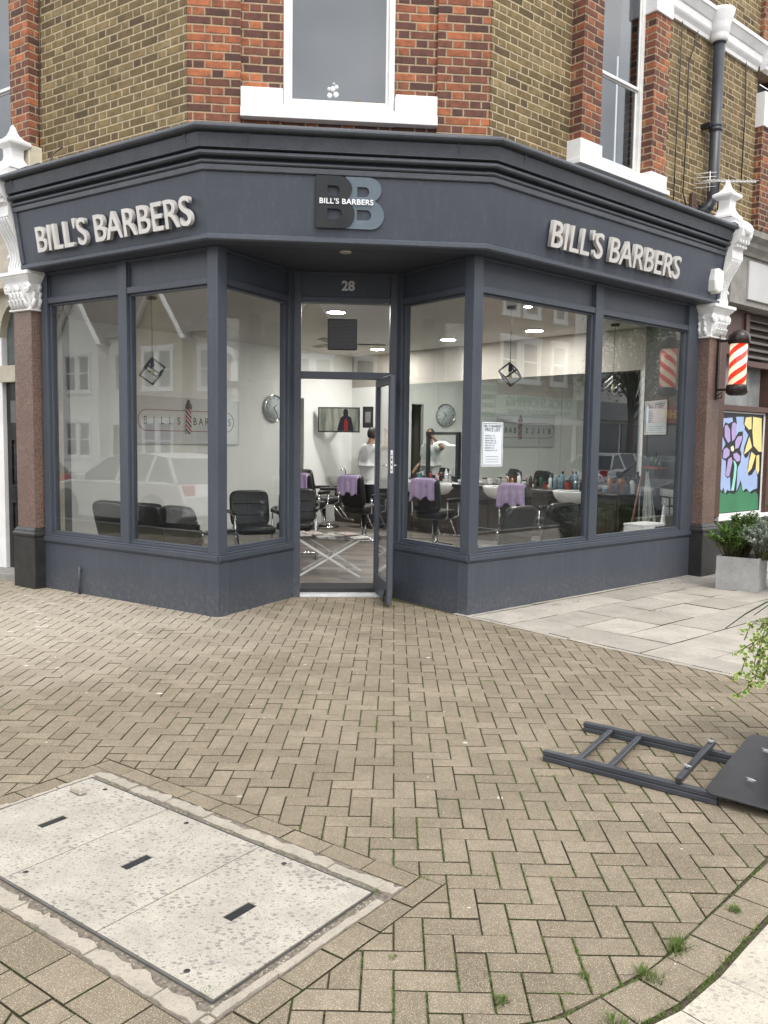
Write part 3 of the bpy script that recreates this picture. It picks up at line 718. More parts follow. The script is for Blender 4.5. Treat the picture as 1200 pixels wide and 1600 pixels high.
def stone_mat(name, cols, speck=.5, rough=.9, dust=0, vary=1):
    t = NT(name); P = t.pos(); a = t.n('ShaderNodeAttribute', attribute_name='pid')
    c = t.ramp(a.outputs['Fac'], cols)
    n1 = t.noise(P, 2.2, 5, .65); n2 = t.noise(P, 22, 4, .7); n3 = t.noise(P, 260, 3, .8)
    c = t.mix(t.ramp(n2, [(.35, 0.0), (.8, .5)]), c, tuple(v*.62 for v in cols[0][1]))
    c = t.mix(t.ramp(n1, [(.40, 0.0), (.70, .6)]), c, tuple(v*.62 for v in cols[0][1]))
    v = t.vor(P, 210); c = t.mix(t.math('MULTIPLY', t.math('LESS_THAN', v, .26), speck), c, (.50, .44, .34))
    v2 = t.vor(P, 150); c = t.mix(t.math('MULTIPLY', t.math('LESS_THAN', v2, .13), speck*.7), c, (.05, .045, .038))
    c = t.mix(.45, c, t.ramp(n3, [(.3, .05), (.7, 1.0)]), 'OVERLAY')
    if dust:   # pale plaster dust trodden in front of the left window
        d = t.n('ShaderNodeVectorMath', operation='DISTANCE'); d.inputs[1].default_value = (-3.6, 7.6, 0)
        mp_ = t.map(P, (1, 1.25, 1)); d.inputs[1].default_value = (-3.6, 7.6*1.25, 0); t.put(d.inputs[0], mp_)
        dd = t.math('ADD', t.math('DIVIDE', d.outputs['Value'], 3.6), t.math('MULTIPLY', t.math('SUBTRACT', t.noise(P, 1.6, 5, .7), .5), .9))
        dm = t.ramp(dd, [(.25, .5), (.95, 0.0)])
        c = t.mix(dm, c, (.50, .45, .38))
        chip = t.math('MULTIPLY', t.ramp(t.noise(t.map(P, (3, 9, 1), (0, 0, .5)), 1.5, 4, .8), [(.60, 0.0), (.64, .8)]), t.ramp(dd, [(.3, 1.0), (.7, 0.0)]))
        c = t.mix(chip, c, (.68, .65, .60))
        gum = t.math('LESS_THAN', t.vor(P, 2.4), .035); c = t.mix(t.math('MULTIPLY', gum, .6), c, (.60, .56, .50))
        gum = t.math('LESS_THAN', t.vor(t.map(P, (1, 1, 1), (0, 0, 1)), 3.1), .03); c = t.mix(t.math('MULTIPLY', gum, .55), c, (.07, .06, .05))
    return t.bsdf(c, rough, 0, t.bump(t.math('ADD', n3, t.math('MULTIPLY', n2, .6)), .55, .004), .2)
M_['paver'] = stone_mat('buff_block_paving', speck=.8, cols=[(0, (.182, .152, .108)), (.35, (.206, .172, .123)), (.65, (.222, .186, .134)), (1, (.250, .211, .154))], dust=1)
M_['slab'] = stone_mat('pale_concrete_slab', [(0, (.33, .305, .265)), (.5, (.385, .358, .315)), (1, (.44, .41, .36))], speck=.25)
def joint():
    t = NT('joint_sand_and_moss'); P = t.pos(); n = t.noise(P, 5, 4, .7); f = t.noise(P, 120, 3)
    c = t.ramp(f, [(.3, (.045, .037, .027)), (.7, (.105, .088, .064))])
    c = t.mix(t.ramp(n, [(.50, 0.0), (.62, .8)]), c, (.06, .085, .025))
    return t.bsdf(c, .95, 0, t.bump(f, .8, .004), .1)
M_['joint'] = joint()
# road
def asphalt():
    t = NT('asphalt'); P = t.pos(); n = t.noise(P, 180, 3, .8); b = t.noise(P, .8, 5, .6)
    c = t.ramp(n, [(.3, (.03, .03, .031)), (.7, (.085, .083, .08))]); c = t.mix(t.ramp(b, [(.4, 0.0), (.7, .4)]), c, (.10, .095, .09))
    return t.bsdf(c, .85, 0, t.bump(n, .6, .004), .3)
g = MB(); g.sheet([(-220, -220), (220, -220), (220, 220), (-220, 220)], -.14)
tag(g.build('ground', asphalt()), None, None, kind='structure')
pav = [FR.p(40, 4.95), FR.p(0, 4.85), Vector((.75, 1.72, 0)), Vector((.0, 1.35, 0)), Vector((-1.2, 1.2, 0)), Vector((-2.6, 1.9, 0)), FL.p(1.0, 4.9), FL.p(-40, 4.9), FL.p(-40, -12), FR.p(40, -12)]
g = MB(); g.prism([(p.x, p.y) for p in pav], -.30, -.0095); tag(g.build('pavement', M_['joint']), None, None, kind='structure')
# kerb
kp = [FR.p(40, 4.97), FR.p(0, 4.87), Vector((.77, 1.70, 0)), Vector((.0, 1.33, 0)), Vector((-1.22, 1.18, 0)), Vector((-2.62, 1.88, 0)), FL.p(1.0, 4.92), FL.p(-40, 4.92)]
g = MB()
for a, b in zip(kp[:-1], kp[1:]): f_ = Fr(a, b); g.wb(f_, 0, f_.L, -.15, .0, -.25, .0)
tag(g.build('kerb', simple('granite_kerb', (.30, .29, .28), .8, bump=.4)), None, None, kind='structure')
# regions
sb0 = G(800, 980); sb1 = G(1200, 1070); sdir = (sb1-sb0).normalized(); snl = Vector((-sdir.y, sdir.x, 0))
if snl.x > 0: snl = -snl           # towards the block paving (left / camera)
cc = [G(*q) for q in [(930, 1640), (1000, 1600), (1055, 1573), (1115, 1522), (1160, 1472), (1200, 1430)]]
cc = [cc[0]+Vector((-.35, -.10, 0))]+cc+[cc[-1]+(cc[-1]-cc[-2]).normalized()*1.0, cc[-1]+(cc[-1]-cc[-3]).normalized()*4]
T0 = Vector((-1.397, 4.036, 0)); e1 = Vector((.803, -.596, 0)); e2 = Vector((-.596, -.803, 0))
def CP(u, v, z=0): q = T0+e1*u+e2*v; return Vector((q.x, q.y, z))
ring = ccw([tuple(CP(*q)[:2]) for q in [(-.145, -.205), (1.885, -.205), (1.885, 1.155), (-.145, 1.155)]])
CW = .148
def offs(pts, d):
    out = []
    for i, p in enumerate(pts):
        a = pts[max(i-1, 0)]; b = pts[min(i+1, len(pts)-1)]; t = (b-a).normalized(); out.append(p+Vector((-t.y, t.x, 0))*d)
    return out
ci = offs(cc, CW)
pv = Pav(); wv = .0997; th = math.radians(-.6); o0 = Vector((.251, 2.757, 0))
ct, st_ = math.cos(th), math.sin(th)
def HW(x, y): return (o0.x+x*ct-y*st_, o0.y+x*st_+y*ct)
joints = []
def add_block(rect):
    poly = ccw([HW(*p) for p in rect]); cx = sum(p[0] for p in poly)/4; cy = sum(p[1] for p in poly)/4
    if not (-9.0 < cx < 4.5 and 1.1 < cy < 13): return
    P = Vector((cx, cy, 0))
    # behind the shopfront
    inL = (P-FL.A).dot(FL.n) < -.15; inR = (P-FR.A).dot(FR.n) < -.15; inC = (P-FC.A).dot(FC.n) < -.15
    inD = (P-FD.A).dot(FD.n) < -.10
    if inL and inC and inR and (inD or (P-FRL.A).dot(FRL.n) < -.15 or (P-FRR.A).dot(FRR.n) < -.15): return
    if inL and P.x < -1.5: return
    poly = clip(poly, (sb0.x, sb0.y), (snl.x, snl.y))
    for a, b in zip(ci[:-1], ci[1:]):
        if len(poly) < 3: return
        t = b-a; poly = clip(poly, (a.x, a.y), (-t.y, t.x))
    # kerb line (road side)
    for a, b in zip(kp[:-1], kp[1:]):
        if len(poly) < 3: return
        t = (b-a).normalized(); n = Vector((t.y, -t.x, 0))
        if b.y < 2.2 or a.y < 2.2 or b.x < -4: poly = clip(poly, (a.x+n.x*.15, a.y+n.y*.15), (n.x, n.y))
    if len(poly) < 3 or area(poly) < 4e-4: return
    if abs(cx+.7) < 2.0 and abs(cy-3) < 2.0: polys = subtract(poly, ring)
    else: polys = [poly]
    for q in polys: pv.block(q)
    if cy < 6: joints.append((rect, cx, cy))
for i in range(-110, 110):
    for j in range(-60, 60):
        x = (i+2*j)*wv; y = (-i+2*j)*wv
        if not (-9.5 < x < 4.8 and -1.9 < y < 10.5): continue
        add_block([(x, y-wv), (x+2*wv, y-wv), (x+2*wv, y), (x, y)])
        add_block([(x, y-3*wv), (x+wv, y-3*wv), (x+wv, y-wv), (x, y-wv)])
# soldier courses
def course(a, b, width, length, side):
    """row of blocks from a to b, width to the left (side=1)"""
    L_ = (b-a).length; n = max(1, round(L_/length)); t = (b-a).normalized(); nn = Vector((-t.y, t.x, 0))*side
    for k in range(n):
        p0 = a+t*(L_*k/n); p1 = a+t*(L_*(k+1)/n)
        pv.block(ccw([(p.x, p.y) for p in (p0, p1, p1+nn*width, p0+nn*width)]))
course(CP(-.145, -.155), CP(1.83, -.155), .10, .2, 1) if False else None
course(CP(-.145, -.105), CP(1.785, -.105), .10, .205, 1)
course(CP(1.785, -.205), CP(1.785, 1.155), .10, .205, 1)
course(CP(-.045, -.105), CP(-.045, 1.155), .10, .205, -1)
course(CP(-.045, .885), CP(1.785, .885), .165, .205, -1); course(CP(-.045, 1.05), CP(1.785, 1.05), .105, .115, -1)
# curved course by the kerb: walk along the curve
acc = [0]
for a, b in zip(cc[:-1], cc[1:]): acc.append(acc[-1]+(b-a).length)
def along(s_, pts):
    for i in range(len(acc)-1):
        if s_ <= acc[i+1] or i == len(acc)-2:
            k = (s_-acc[i])/(acc[i+1]-acc[i]); return pts[i].lerp(pts[i+1], k)
s_ = .0
while s_ < acc[-1]-.3:
    a, b = along(s_, cc), along(s_+.183, cc); c_, d_ = along(s_+.183, ci), along(s_, ci)
    pv.block(ccw([(p.x, p.y) for p in (a, b, c_, d_)])); s_ += .183
tag(pv.build('block_paving', M_['paver']), None, None, kind='structure')
# flagstones on the right
sp_ = Pav()
dd_ = .055; r_ = 0
while dd_ < 4.3:
    wd_ = .45; u = -.6-[0, .30, .12, .42][r_ % 4]
    while u < 9:
        ln = random.choice([.6, .6, .6, .75, .45])
        poly = [(FR.p(u+a, dd_+b).x, FR.p(u+a, dd_+b).y) for a, b in ((0, 0), (ln, 0), (ln, wd_), (0, wd_))]
        poly = clip(ccw(poly), (sb0.x-snl.x*.065, sb0.y-snl.y*.065), (-snl.x, -snl.y))
        if len(poly) > 2: sp_.block(poly, gap=.005, ch=.005, top=.002, depth=.04, jit=.003)
        u += ln
    dd_ += wd_; r_ += 1
e_a = FR.p(0, .0)
for k in range(18):
    q = [FR.p(-.05+k*.5, .0), FR.p(.45+k*.5, .0), FR.p(.45+k*.5, .053), FR.p(-.05+k*.5, .053)]
    poly = clip(ccw([(p.x, p.y) for p in q]), (sb0.x, sb0.y), (-snl.x, -snl.y))
    if len(poly) > 2: sp_.block(poly, gap=.002, top=.006)
for k in range(14):
    a = sb0+sdir*(-.75+k*.45); b = a+sdir*.45
    q = ccw([(p.x, p.y) for p in (a, b, b-snl*.06, a-snl*.06)]); sp_.block(q, gap=.0015, top=.003, pid=.2+random.random()*.3)
tag(sp_.build('flagstone_paving', M_['slab']), None, None, kind='structure')
# pale concrete at the road edge
def conc(name, base, pits=.5, crack=False):
    t = NT(name); P = t.pos(); n1 = t.noise(P, 3, 5, .7); n2 = t.noise(P, 40, 4, .7); n3 = t.noise(P, 250, 3, .8)
    c = t.ramp(t.noise(P, 4.5, 6, .75), [(.3, tuple(b*.72 for b in base)), (.65, base)])
    wp = t.n('ShaderNodeVectorMath', operation='ADD'); t.put(wp.inputs[0], P)
    sc_ = t.n('ShaderNodeVectorMath', operation='SCALE'); nn_ = t.n('ShaderNodeTexNoise'); nn_.inputs['Scale'].default_value = 90; t.put(nn_.inputs['Vector'], P)
    t.put(sc_.inputs[0], nn_.outputs[1]); sc_.inputs['Scale'].default_value = .014; t.put(wp.inputs[1], sc_.outputs[0])
    a = t.math('LESS_THAN', t.vor(t.map(wp.outputs[0], (1, 1.6, 1), (0, 0, .6)), 33), t.math('MULTIPLY', t.ramp(n1, [(.35, .12), (.65, .40)]), 1.0))
    b_ = t.math('LESS_THAN', t.vor(wp.outputs[0], 95), .24)
    pit = t.math('MAXIMUM', a, b_)
    c = t.mix(t.math('MULTIPLY', pit, pits), c, (.17, .16, .15))
    c = t.mix(t.ramp(n2, [(.55, 0.0), (.8, .4)]), c, tuple(b*.5 for b in base))
    c = t.mix(.35, c, t.ramp(n3, [(.3, .25), (.7, .8)]), 'OVERLAY')
    h = t.math('SUBTRACT', t.math('MULTIPLY', n3, .3), t.math('MULTIPLY', pit, .5))
    return t.bsdf(c, .9, 0, t.bump(h, .6, .004), .2)
M_['conc'] = conc('pitted_concrete', (.385, .36, .31), .8)
M_['conc2'] = conc('road_edge_concrete', (.47, .43, .36), .45)
M_['mortar'] = conc('cracked_mortar', (.36, .325, .27), .4)
g = MB(); co = offs(cc, -.95)
for i in range(len(cc)-1):
    a, b, c_, d_ = cc[i], cc[i+1], co[i+1], co[i]
    n_ = Vector((cc[i+1].y-cc[i].y, cc[i].x-cc[i+1].x, 0)).normalized()*.022
    g.add([(p.x, p.y, .001) for p in (a+n_, d_, c_, b+n_)], [(0, 1, 2, 3)])
tag(g.build('concrete_apron', M_['conc2']), None, None, kind='structure')
# ---- service chamber: three recessed concrete lids in a mortar frame
CH_ = thing('service_chamber', 'three pale pitted concrete access covers set in the block paving beside the kerb', 'access cover', CP(.857, .389, 0))
def lid_outline(u0, u1, v0, v1): return [CP(u0, v0), CP(u1, v0), CP(u1, v1), CP(u0, v1)]
for k in range(3):
    u0, u1 = .0+k*.5713+.003, (k+1)*.5713-.003; v0, v1 = .008, .772
    b = MB(); us = [u0, u0+.23, u0+.23+.105, u1]; 
    # lid with a real slot: grid of prisms around the lifting slot
    sv0, sv1, su0, su1 = .33, .455, (u0+u1)/2-.022, (u0+u1)/2+.022
    t_ = .005
    for (a0, a1, b0, b1) in ((u0, su0, v0, v1), (su1, u1, v0, v1), (su0, su1, v0, sv0), (su0, su1, sv1, v1)):
        b.prism([(p.x, p.y) for p in lid_outline(a0, a1, b0, b1)], -.03, t_)
    L_ = b.build('cover', M_['conc'], CH_)
    b = MB(); b.prism([(p.x, p.y) for p in lid_outline(su0, su1, sv0, sv1)], -.03, .001); b.build('lifting_slot', M_['black'], L_)
    for (hu, hv) in ((u0+.17, .05), (u0+.40, .73)) if k != 1 else ((u0+.17, .05), (u0+.02, .70)):
        b = MB(); b.lathe(CP(hu, hv, .0052), [(.011, 0), (.011, .0006)], 12); b.build('key_hole', M_['black'], L_)
b = MB()
for (a0, a1, b0, b1) in ((-.004, 1.718, -.001, .003), (-.004, 1.718, .777, .783), (-.004, -.001, .003, .777), (1.7172, 1.718, .003, .777)):
    b.prism([(p.x, p.y) for p in lid_outline(a0, a1, b0, b1)], -.03, .0055)
b.build('metal_rim', simple('dull_steel_rim', (.16, .155, .15), .5, .6), CH_)
# ragged mortar frame pieces
def ragged(u0, u1, v0, v1, n=16, amp=.012, z=.004):
    """strip in chamber coordinates with a ragged inner edge, cracked into chunks"""
    out = []
    horiz = (u1-u0) > (v1-v0); L_ = (u1-u0) if horiz else (v1-v0)
    cuts = [0]
    while cuts[-1] < L_: cuts.append(cuts[-1]+random.uniform(.06, .42))
    cuts[-1] = L_
    for a, b in zip(cuts[:-1], cuts[1:]):
        if b-a < .012: continue
        m = max(3, int((b-a)/.03)); g0 = random.uniform(.001, .004)
        lo = []; hi = []
        for i in range(m+1):
            s_ = a+g0+(b-a-2*g0)*i/m
            lo.append((s_, random.uniform(0, amp))); hi.append((s_, random.uniform(0, amp)*.4))
        if horiz: q = [(u0+s_, v0+r) for s_, r in lo]+[(u0+s_, v1-r) for s_, r in reversed(hi)]
        else: q = [(u0+r, v0+s_) for s_, r in lo]+[(u1-r, v0+s_) for s_, r in reversed(hi)]
        out.append((q, z+random.uniform(-.006, .004)))
    return out
b = MB()
for args in ((-.04, 1.78, -.100, -.022), (-.04, 1.74, .802, .882), (-.043, -.008, -.03, .80), (1.745, 1.782, .02, .86)):
    amp = .030 if args[1]-args[0] > .5 else .008
    for q, z in ragged(*args, amp=amp):
        pts = [CP(*p) for p in q]; b.prism([(p.x, p.y) for p in pts], -.02, z)
b.build('mortar_frame', M_['mortar'], CH_)
b = MB(); b.prism([(p.x, p.y) for p in lid_outline(-.05, 1.785, -.105, -.001)], -.03, -.0025); b.prism([(p.x, p.y) for p in lid_outline(-.05, 1.785, .783, .885)], -.03, -.0025); b.prism([(p.x, p.y) for p in lid_outline(1.7185, 1.785, .0, .782)], -.03, -.003)
b.build('gap_soil', simple('gritty_soil', (.14, .12, .095), .95, var=.5, sc=60, bump=1), CH_)
tag(b and CH_.children[-1], None, None)
# crumbs of mortar in the gaps
b = MB()
def chunk(mb, c, r):
    n = 6; vs = []; 
    for k in range(n):
        a = 2*math.pi*k/n+random.uniform(-.3, .3); rr = r*random.uniform(.6, 1.2); vs.append((c.x+math.cos(a)*rr, c.y+math.sin(a)*rr, c.z-.004))
    for k in range(n): vs.append((c.x+(vs[k][0]-c.x)*.7, c.y+(vs[k][1]-c.y)*.7, c.z+r*random.uniform(.3, .7)))
    mb.add(vs, [tuple(range(2*n-1, n-1, -1))[::-1]]+[(k, (k+1) % n, n+(k+1) % n, n+k) for k in range(n)])
for k in range(900):
    side = random.random()
    if side < .3: p = CP(random.uniform(0, 1.75), random.gauss(-.016, .007))
    elif side < .65: p = CP(random.uniform(0, 1.75), random.gauss(.793, .007))
    else: p = CP(random.gauss(1.732, .008), random.uniform(0, .86))
    p.z = -.006; chunk(b, p, random.choice([.002, .003, .003, .004, .007]))
tag(b.build('mortar_rubble', M_['mortar']), 'crumbled mortar grit lying in the gap round the access covers', 'rubble', kind='stuff')
st1 = G(122, 1234, .02); b = MB()
vs = [st1+e1*a*.045+e2*c*.02+Vector((0, 0, z)) for a, c, z in ((-1, -1, -.012), (1, -1, -.012), (1, 1, -.012), (-1, 1, -.012), (-.85, -.7, .014), (.8, -.8, .018), (.85, .75, .012), (-.8, .8, .010))]
b.hexa([v+e2*0 for v in (vs[0], vs[3], vs[2], vs[1], vs[4], vs[7], vs[6], vs[5])]); 
tag(b.build('stone_chip', M_['mortar'], bevel=.005, fix=True), 'small grey broken stone lying on the farthest concrete access cover', 'stone')
# ---- moss and grass
def leafy(name, mat): pass
def green(name, a, b_):
    t = NT(name); P = t.pos(); n = t.noise(P, 60, 2); c = t.ramp(n, [(.3, a), (.7, b_)])
    x = t.n('ShaderNodeBsdfPrincipled'); t.put(x.inputs['Base Color'], c); x.inputs['Roughness'].default_value = .7; x.inputs['Specular IOR Level'].default_value = .2
    tr = t.n('ShaderNodeBsdfTranslucent'); t.put(tr.inputs[0], c); m = t.n('ShaderNodeMixShader'); m.inputs[0].default_value = .3
    t.t.links.new(x.outputs[0], m.inputs[1]); t.t.links.new(tr.outputs[0], m.inputs[2]); t.t.links.new(m.outputs[0], t.out.inputs[0]); return t.m
M_['grass'] = green('moss_and_grass', (.07, .115, .028), (.16, .22, .06))
rg = random.Random(3)
b = MB()
def tuft(mb, c, h, r, n):
    for k in range(n):
        a = rg.uniform(0, 6.28); o = Vector((math.cos(a), math.sin(a), 0)); s0 = c+o*rg.uniform(0, r)
        w_ = rg.uniform(.0008, .002)*(1+h*18); p = Vector((-o.y, o.x, 0))*w_
        tip = s0+o*rg.uniform(0, h*.9)+Vector((rg.uniform(-1, 1)*h*.3, rg.uniform(-1, 1)*h*.3, h*rg.uniform(.5, 1)))
        mb.add([s0-p, s0+p, tip], [(0, 1, 2)])
from mathutils import noise as mn
for rect, cx, cy in joints:
    dens = mn.noise(Vector((cx*1.1+3, cy*1.1, 0)))+.35*mn.noise(Vector((cx*6, cy*6, 5)))
    right = (cx > -.15)
    if dens < (-.12 if right else .20): continue
    horiz = abs(rect[1][0]-rect[0][0]) > abs(rect[2][1]-rect[1][1])
    # pick edges: across joints are greener
    for i in range(4):
        p, q = rect[i], rect[(i+1) % 4]; vertical = abs(p[0]-q[0]) < 1e-6
        if rg.random() > (.55 if vertical else .12): continue
        L_ = math.hypot(p[0]-q[0], p[1]-q[1]); m = int(L_/.006)
        for k in range(m):
            if rg.random() < .35: continue
            s_ = (k+rg.random())/m; x, y = HW(p[0]+(q[0]-p[0])*s_, p[1]+(q[1]-p[1])*s_)
            P_ = Vector((x, y, 0))
            if (P_-sb0).dot(snl) < .02: continue
            rel = P_-T0; uu, vv = rel.dot(e1), rel.dot(e2)
            if -.13 < uu < 1.88 and -.2 < vv < 1.15: continue
            ok = all((P_-a).dot(Vector((-(b_-a).y, (b_-a).x, 0))) > 0 for a, b_ in zip(ci[:-1], ci[1:]))
            if not ok: continue
            tuft(b, Vector((x, y, -.006)), rg.uniform(.007, .016), .0035, 3)
# along kerb-side course, thicker
for i in range(420):
    s0 = rg.uniform(0, min(2.6, acc[-1])); p = along(s0, cc)+Vector((rg.gauss(0, .008), rg.gauss(0, .008), -.006)); tuft(b, p, rg.uniform(.006, .018), .008, 5)
for i in range(260):
    s0 = rg.uniform(0, min(2.6, acc[-1])); p = along(s0, ci)+Vector((rg.gauss(0, .004), rg.gauss(0, .004), -.006)); tuft(b, p, rg.uniform(.006, .016), .004, 4)
for (x, y, n, h, r) in [(1058, 1482, 60, .035, .035), (1012, 1527, 60, .028, .03), (785, 1567, 40, .025, .02), (1145, 1422, 40, .022, .02), (960, 1598, 30, .03, .03), (915, 1527, 15, .02, .02), (325, 1555, 26, .018, .02), (590, 1395, 20, .015, .02), (610, 1500, 16, .015, .012), (660, 1376, 25, .012, .025)]:
    for k in range(3):
        tuft(b, G(x, y, -.004)+Vector((rg.gauss(0, r*.5), rg.gauss(0, r*.5), 0)), h, r, n)
# moss in the gap round the covers, and weeds along the riser on the right
for k in range(900):
    side = rg.random()
    if side < .45: p = CP(rg.uniform(.1, 1.75), rg.gauss(-.018, .008), -.006)
    elif side < .7: p = CP(rg.gauss(1.737, .01), rg.uniform(0, .86), -.006)
    else: p = CP(rg.uniform(0, 1.9), rg.choice([-.205, .885, 1.05]), -.006) if rg.random() < .6 else CP(1.885, rg.uniform(-.2, 1.1), -.006)
    if mn.noise(Vector((p.x*3, p.y*3, 2))) > -.05: tuft(b, p, rg.uniform(.004, .011), .004, 4)
for (x, y) in [(905, 941), (872, 945), (1022, 921), (1050, 918), (1080, 906), (830, 962), (325, 972), (335, 970), (1025, 955), (1060, 912)]:
    for k in range(5): tuft(b, G(x+rg.uniform(-12, 12), y+rg.uniform(-1, 1), .0), rg.uniform(.008, .02), .02, 8)
cb2 = MB(); rc = random.Random(9)
for k in range(230):
    if k < 150: p = Vector((rc.gauss(-3.4, 1.1), rc.gauss(7.2, .9), 0))
    else: p = Vector((rc.uniform(-3, 3), rc.uniform(2.4, 8), 0))
    if (p-FL.A).dot(FL.n) < .03 or (p-FC.A).dot(FC.n) < .03 or (p-sb0).dot(snl) < .05: continue
    r = rc.choice([.003, .004, .006, .009, .018]) if k < 150 else rc.choice([.002, .003, .005]); n = 6; a0 = rc.uniform(0, 6)
    vs = [(p.x+math.cos(a0+q*6.283/n)*r*rc.uniform(.5, 1.6), p.y+math.sin(a0+q*6.283/n)*r*rc.uniform(.3, 1), .001) for q in range(n)]; vs += [(x, y, .0035) for x, y, z in vs]
    cb2.add(vs, [tuple(range(n, 2*n))]+[(q, (q+1) % n, n+(q+1) % n, n+q) for q in range(n)])
tag(cb2.build('plaster_chips', simple('white_plaster_chip', (.55, .52, .47), .9)), 'small white plaster chips and grit scattered over the block paving', 'litter', kind='stuff')
tag(b.build('moss_and_grass', M_['grass']), 'bright green moss and grass growing in the paving joints', 'moss', kind='stuff')
# ================================================================ the room behind the windows
FZ = .06; CZ = 3.30
K = Vector((-.67, 17.25, 0)); W0 = Vector((-4.47, 12.24, 0)); MR = Vector((3.66, 12.24, 0))
WA = FL.p(.03, -.14); WD = FR.p(FR.L-.03, -.14)
iL = Fr(W0, K)          # white wall; room lies on its right-hand side (n = outward = room side)
iR = Fr(K, MR); iRD = Fr(MR, WD); iLD = Fr(WA, W0)
roomp = [WA, W0, K, MR, WD, FR.p(.24, -.14), FD.p(FD.L+.12, -.14), FD.p(-.12, -.14), FL.p(FL.L-.22, -.14)]
def ipart(name, mb, mat, **k): return mb.build(name, M_[mat] if isinstance(mat, str) else mat, BLD, **k)
def woodfloor():
    t = NT('grey_wood_floor'); P = t.map(t.pos(), (1, 1, 1), (0, 0, .15)); sp = t.n('ShaderNodeSeparateXYZ'); t.put(sp.inputs[0], P)
    r = t.math('DIVIDE', sp.outputs[1], .19); row = t.math('FLOOR', r); fr_ = t.math('FRACT', r)
    x = t.math('ADD', t.math('DIVIDE', sp.outputs[0], 1.3), t.math('MULTIPLY', row, .37)); cb = t.n('ShaderNodeCombineXYZ'); t.put(cb.inputs[0], t.math('FLOOR', x)); t.put(cb.inputs[1], row)
    wn = t.n('ShaderNodeTexWhiteNoise', noise_dimensions='2D'); t.put(wn.inputs[0], cb.outputs[0])
    g_ = t.noise(t.map(P, (2, 34, 2)), 2.2, 5, .6)
    c = t.ramp(t.math('ADD', t.math('MULTIPLY', wn.outputs[0], .45), t.math('MULTIPLY', g_, .55)), [(.2, (.10, .085, .072)), (.8, (.27, .24, .21))])
    c = t.mix(t.math('LESS_THAN', fr_, .02), c, (.05, .04, .035)); return t.bsdf(c, .42, 0, None, .4)
g = MB(); g.sheet([(p.x, p.y) for p in roomp], FZ); ipart('room_floor', g, woodfloor())
g = MB(); g.prism([(p.x, p.y) for p in roomp], CZ, CZ+.06); ipart('room_ceiling', g, 'ceil')
def iwall(fr, u0, u1, z0, z1, mat, t_=.12, name='room_wall'):
    b = MB(); b.wb(fr, u0, u1, -t_, 0, z0, z1); return ipart(name, b, mat)
for fr in (iL,):
    ud0 = fr.u(458, 650); ud1 = fr.u(475, 650)
    iwall(fr, -.1, ud0, 0, CZ, 'wallwhite'); iwall(fr, ud0, ud1, 2.42, CZ, 'wallwhite'); iwall(fr, ud1, fr.L, 0, CZ, 'wallwhite')
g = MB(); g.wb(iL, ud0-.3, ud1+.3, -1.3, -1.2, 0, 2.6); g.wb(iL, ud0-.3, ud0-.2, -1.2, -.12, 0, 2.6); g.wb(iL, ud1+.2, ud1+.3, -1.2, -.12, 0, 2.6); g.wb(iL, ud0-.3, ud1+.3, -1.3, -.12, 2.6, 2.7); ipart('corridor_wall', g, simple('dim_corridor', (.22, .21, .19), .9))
iwall(iR, 0, iR.L, 0, 2.69, 'wallwhite'); M_['upper_shade'] = simple('shaded_upper_wall', (.40, .375, .34), .8, var=.04, sc=1); iwall(iR, 0, iR.L, 2.69, CZ, 'upper_shade'); iwall(iRD, .0, iRD.L, 0, CZ, 'walldark'); iwall(iLD, 0, iLD.L, 0, CZ, 'walldark')  # shade of the band above the mirror is put into its colour
# inner faces above the glass, so the shopfront closes against the ceiling
g = MB()
for fr in (FL, FC, FR): g.wb(fr, 0 if fr is not FC else -.0, fr.L, -.115, -.10, 3.372, 4.3)
ipart('fascia_backing', g, 'soffit')
# white window boards
g = MB(); g.wb(FL, .02, FL.L-.05, -.42, -.14, .50, .56); g.wb(FR, .05, FR.L-.03, -.30, -.14, .47, .52)
ipart('window_board', g, simple('pale_window_board', (.42, .42, .42), .5))
# counter unit along the mirror wall
uM0 = iR.u(607, 650); uM1 = iR.L-.02
def lam():
    t = NT('dark_wood_laminate'); P = t.obj(); n = t.noise(t.map(P, (26, 26, 2.2)), 2.2, 5, .65)
    return t.bsdf(t.ramp(n, [(.3, (.028, .023, .019)), (.7, (.095, .080, .068))]), .5, 0, None, .4)
M_['lam'] = lam(); M_['dark'] = simple('dark_worktop', (.022, .020, .019), .3)
CTR = thing('styling_counter', 'long dark wood counter with inset basins below the wall mirror', 'counter', iR.p(iR.L/2, .25, FZ))
c0 = iR.u(545, 760)
g = MB(); g.wb(iR, c0, uM1, .01, .48, FZ, .90); g.build('carcass', M_['lam'], CTR)
g = MB(); g.wb(iR, c0-.02, uM1, .005, .52, .90, .945); g.build('worktop', M_['dark'], CTR, bevel=.004)
nd = 11
for k in range(nd):
    a = c0+.03+(uM1-c0-.06)*k/nd; b_ = c0+.03+(uM1-c0-.06)*(k+1)/nd
    g = MB(); g.wb(iR, a+.012, b_-.012, .482, .50, FZ+.08, .62 if k % 3 == 0 else .86); g.build('cupboard_door', M_['lam'], CTR, bevel=.003)
    if k % 3 == 0:
        g = MB(); g.wb(iR, a+.02, b_-.02, .481, .486, .65, .86); g.build('open_shelf', M_['black'], CTR)
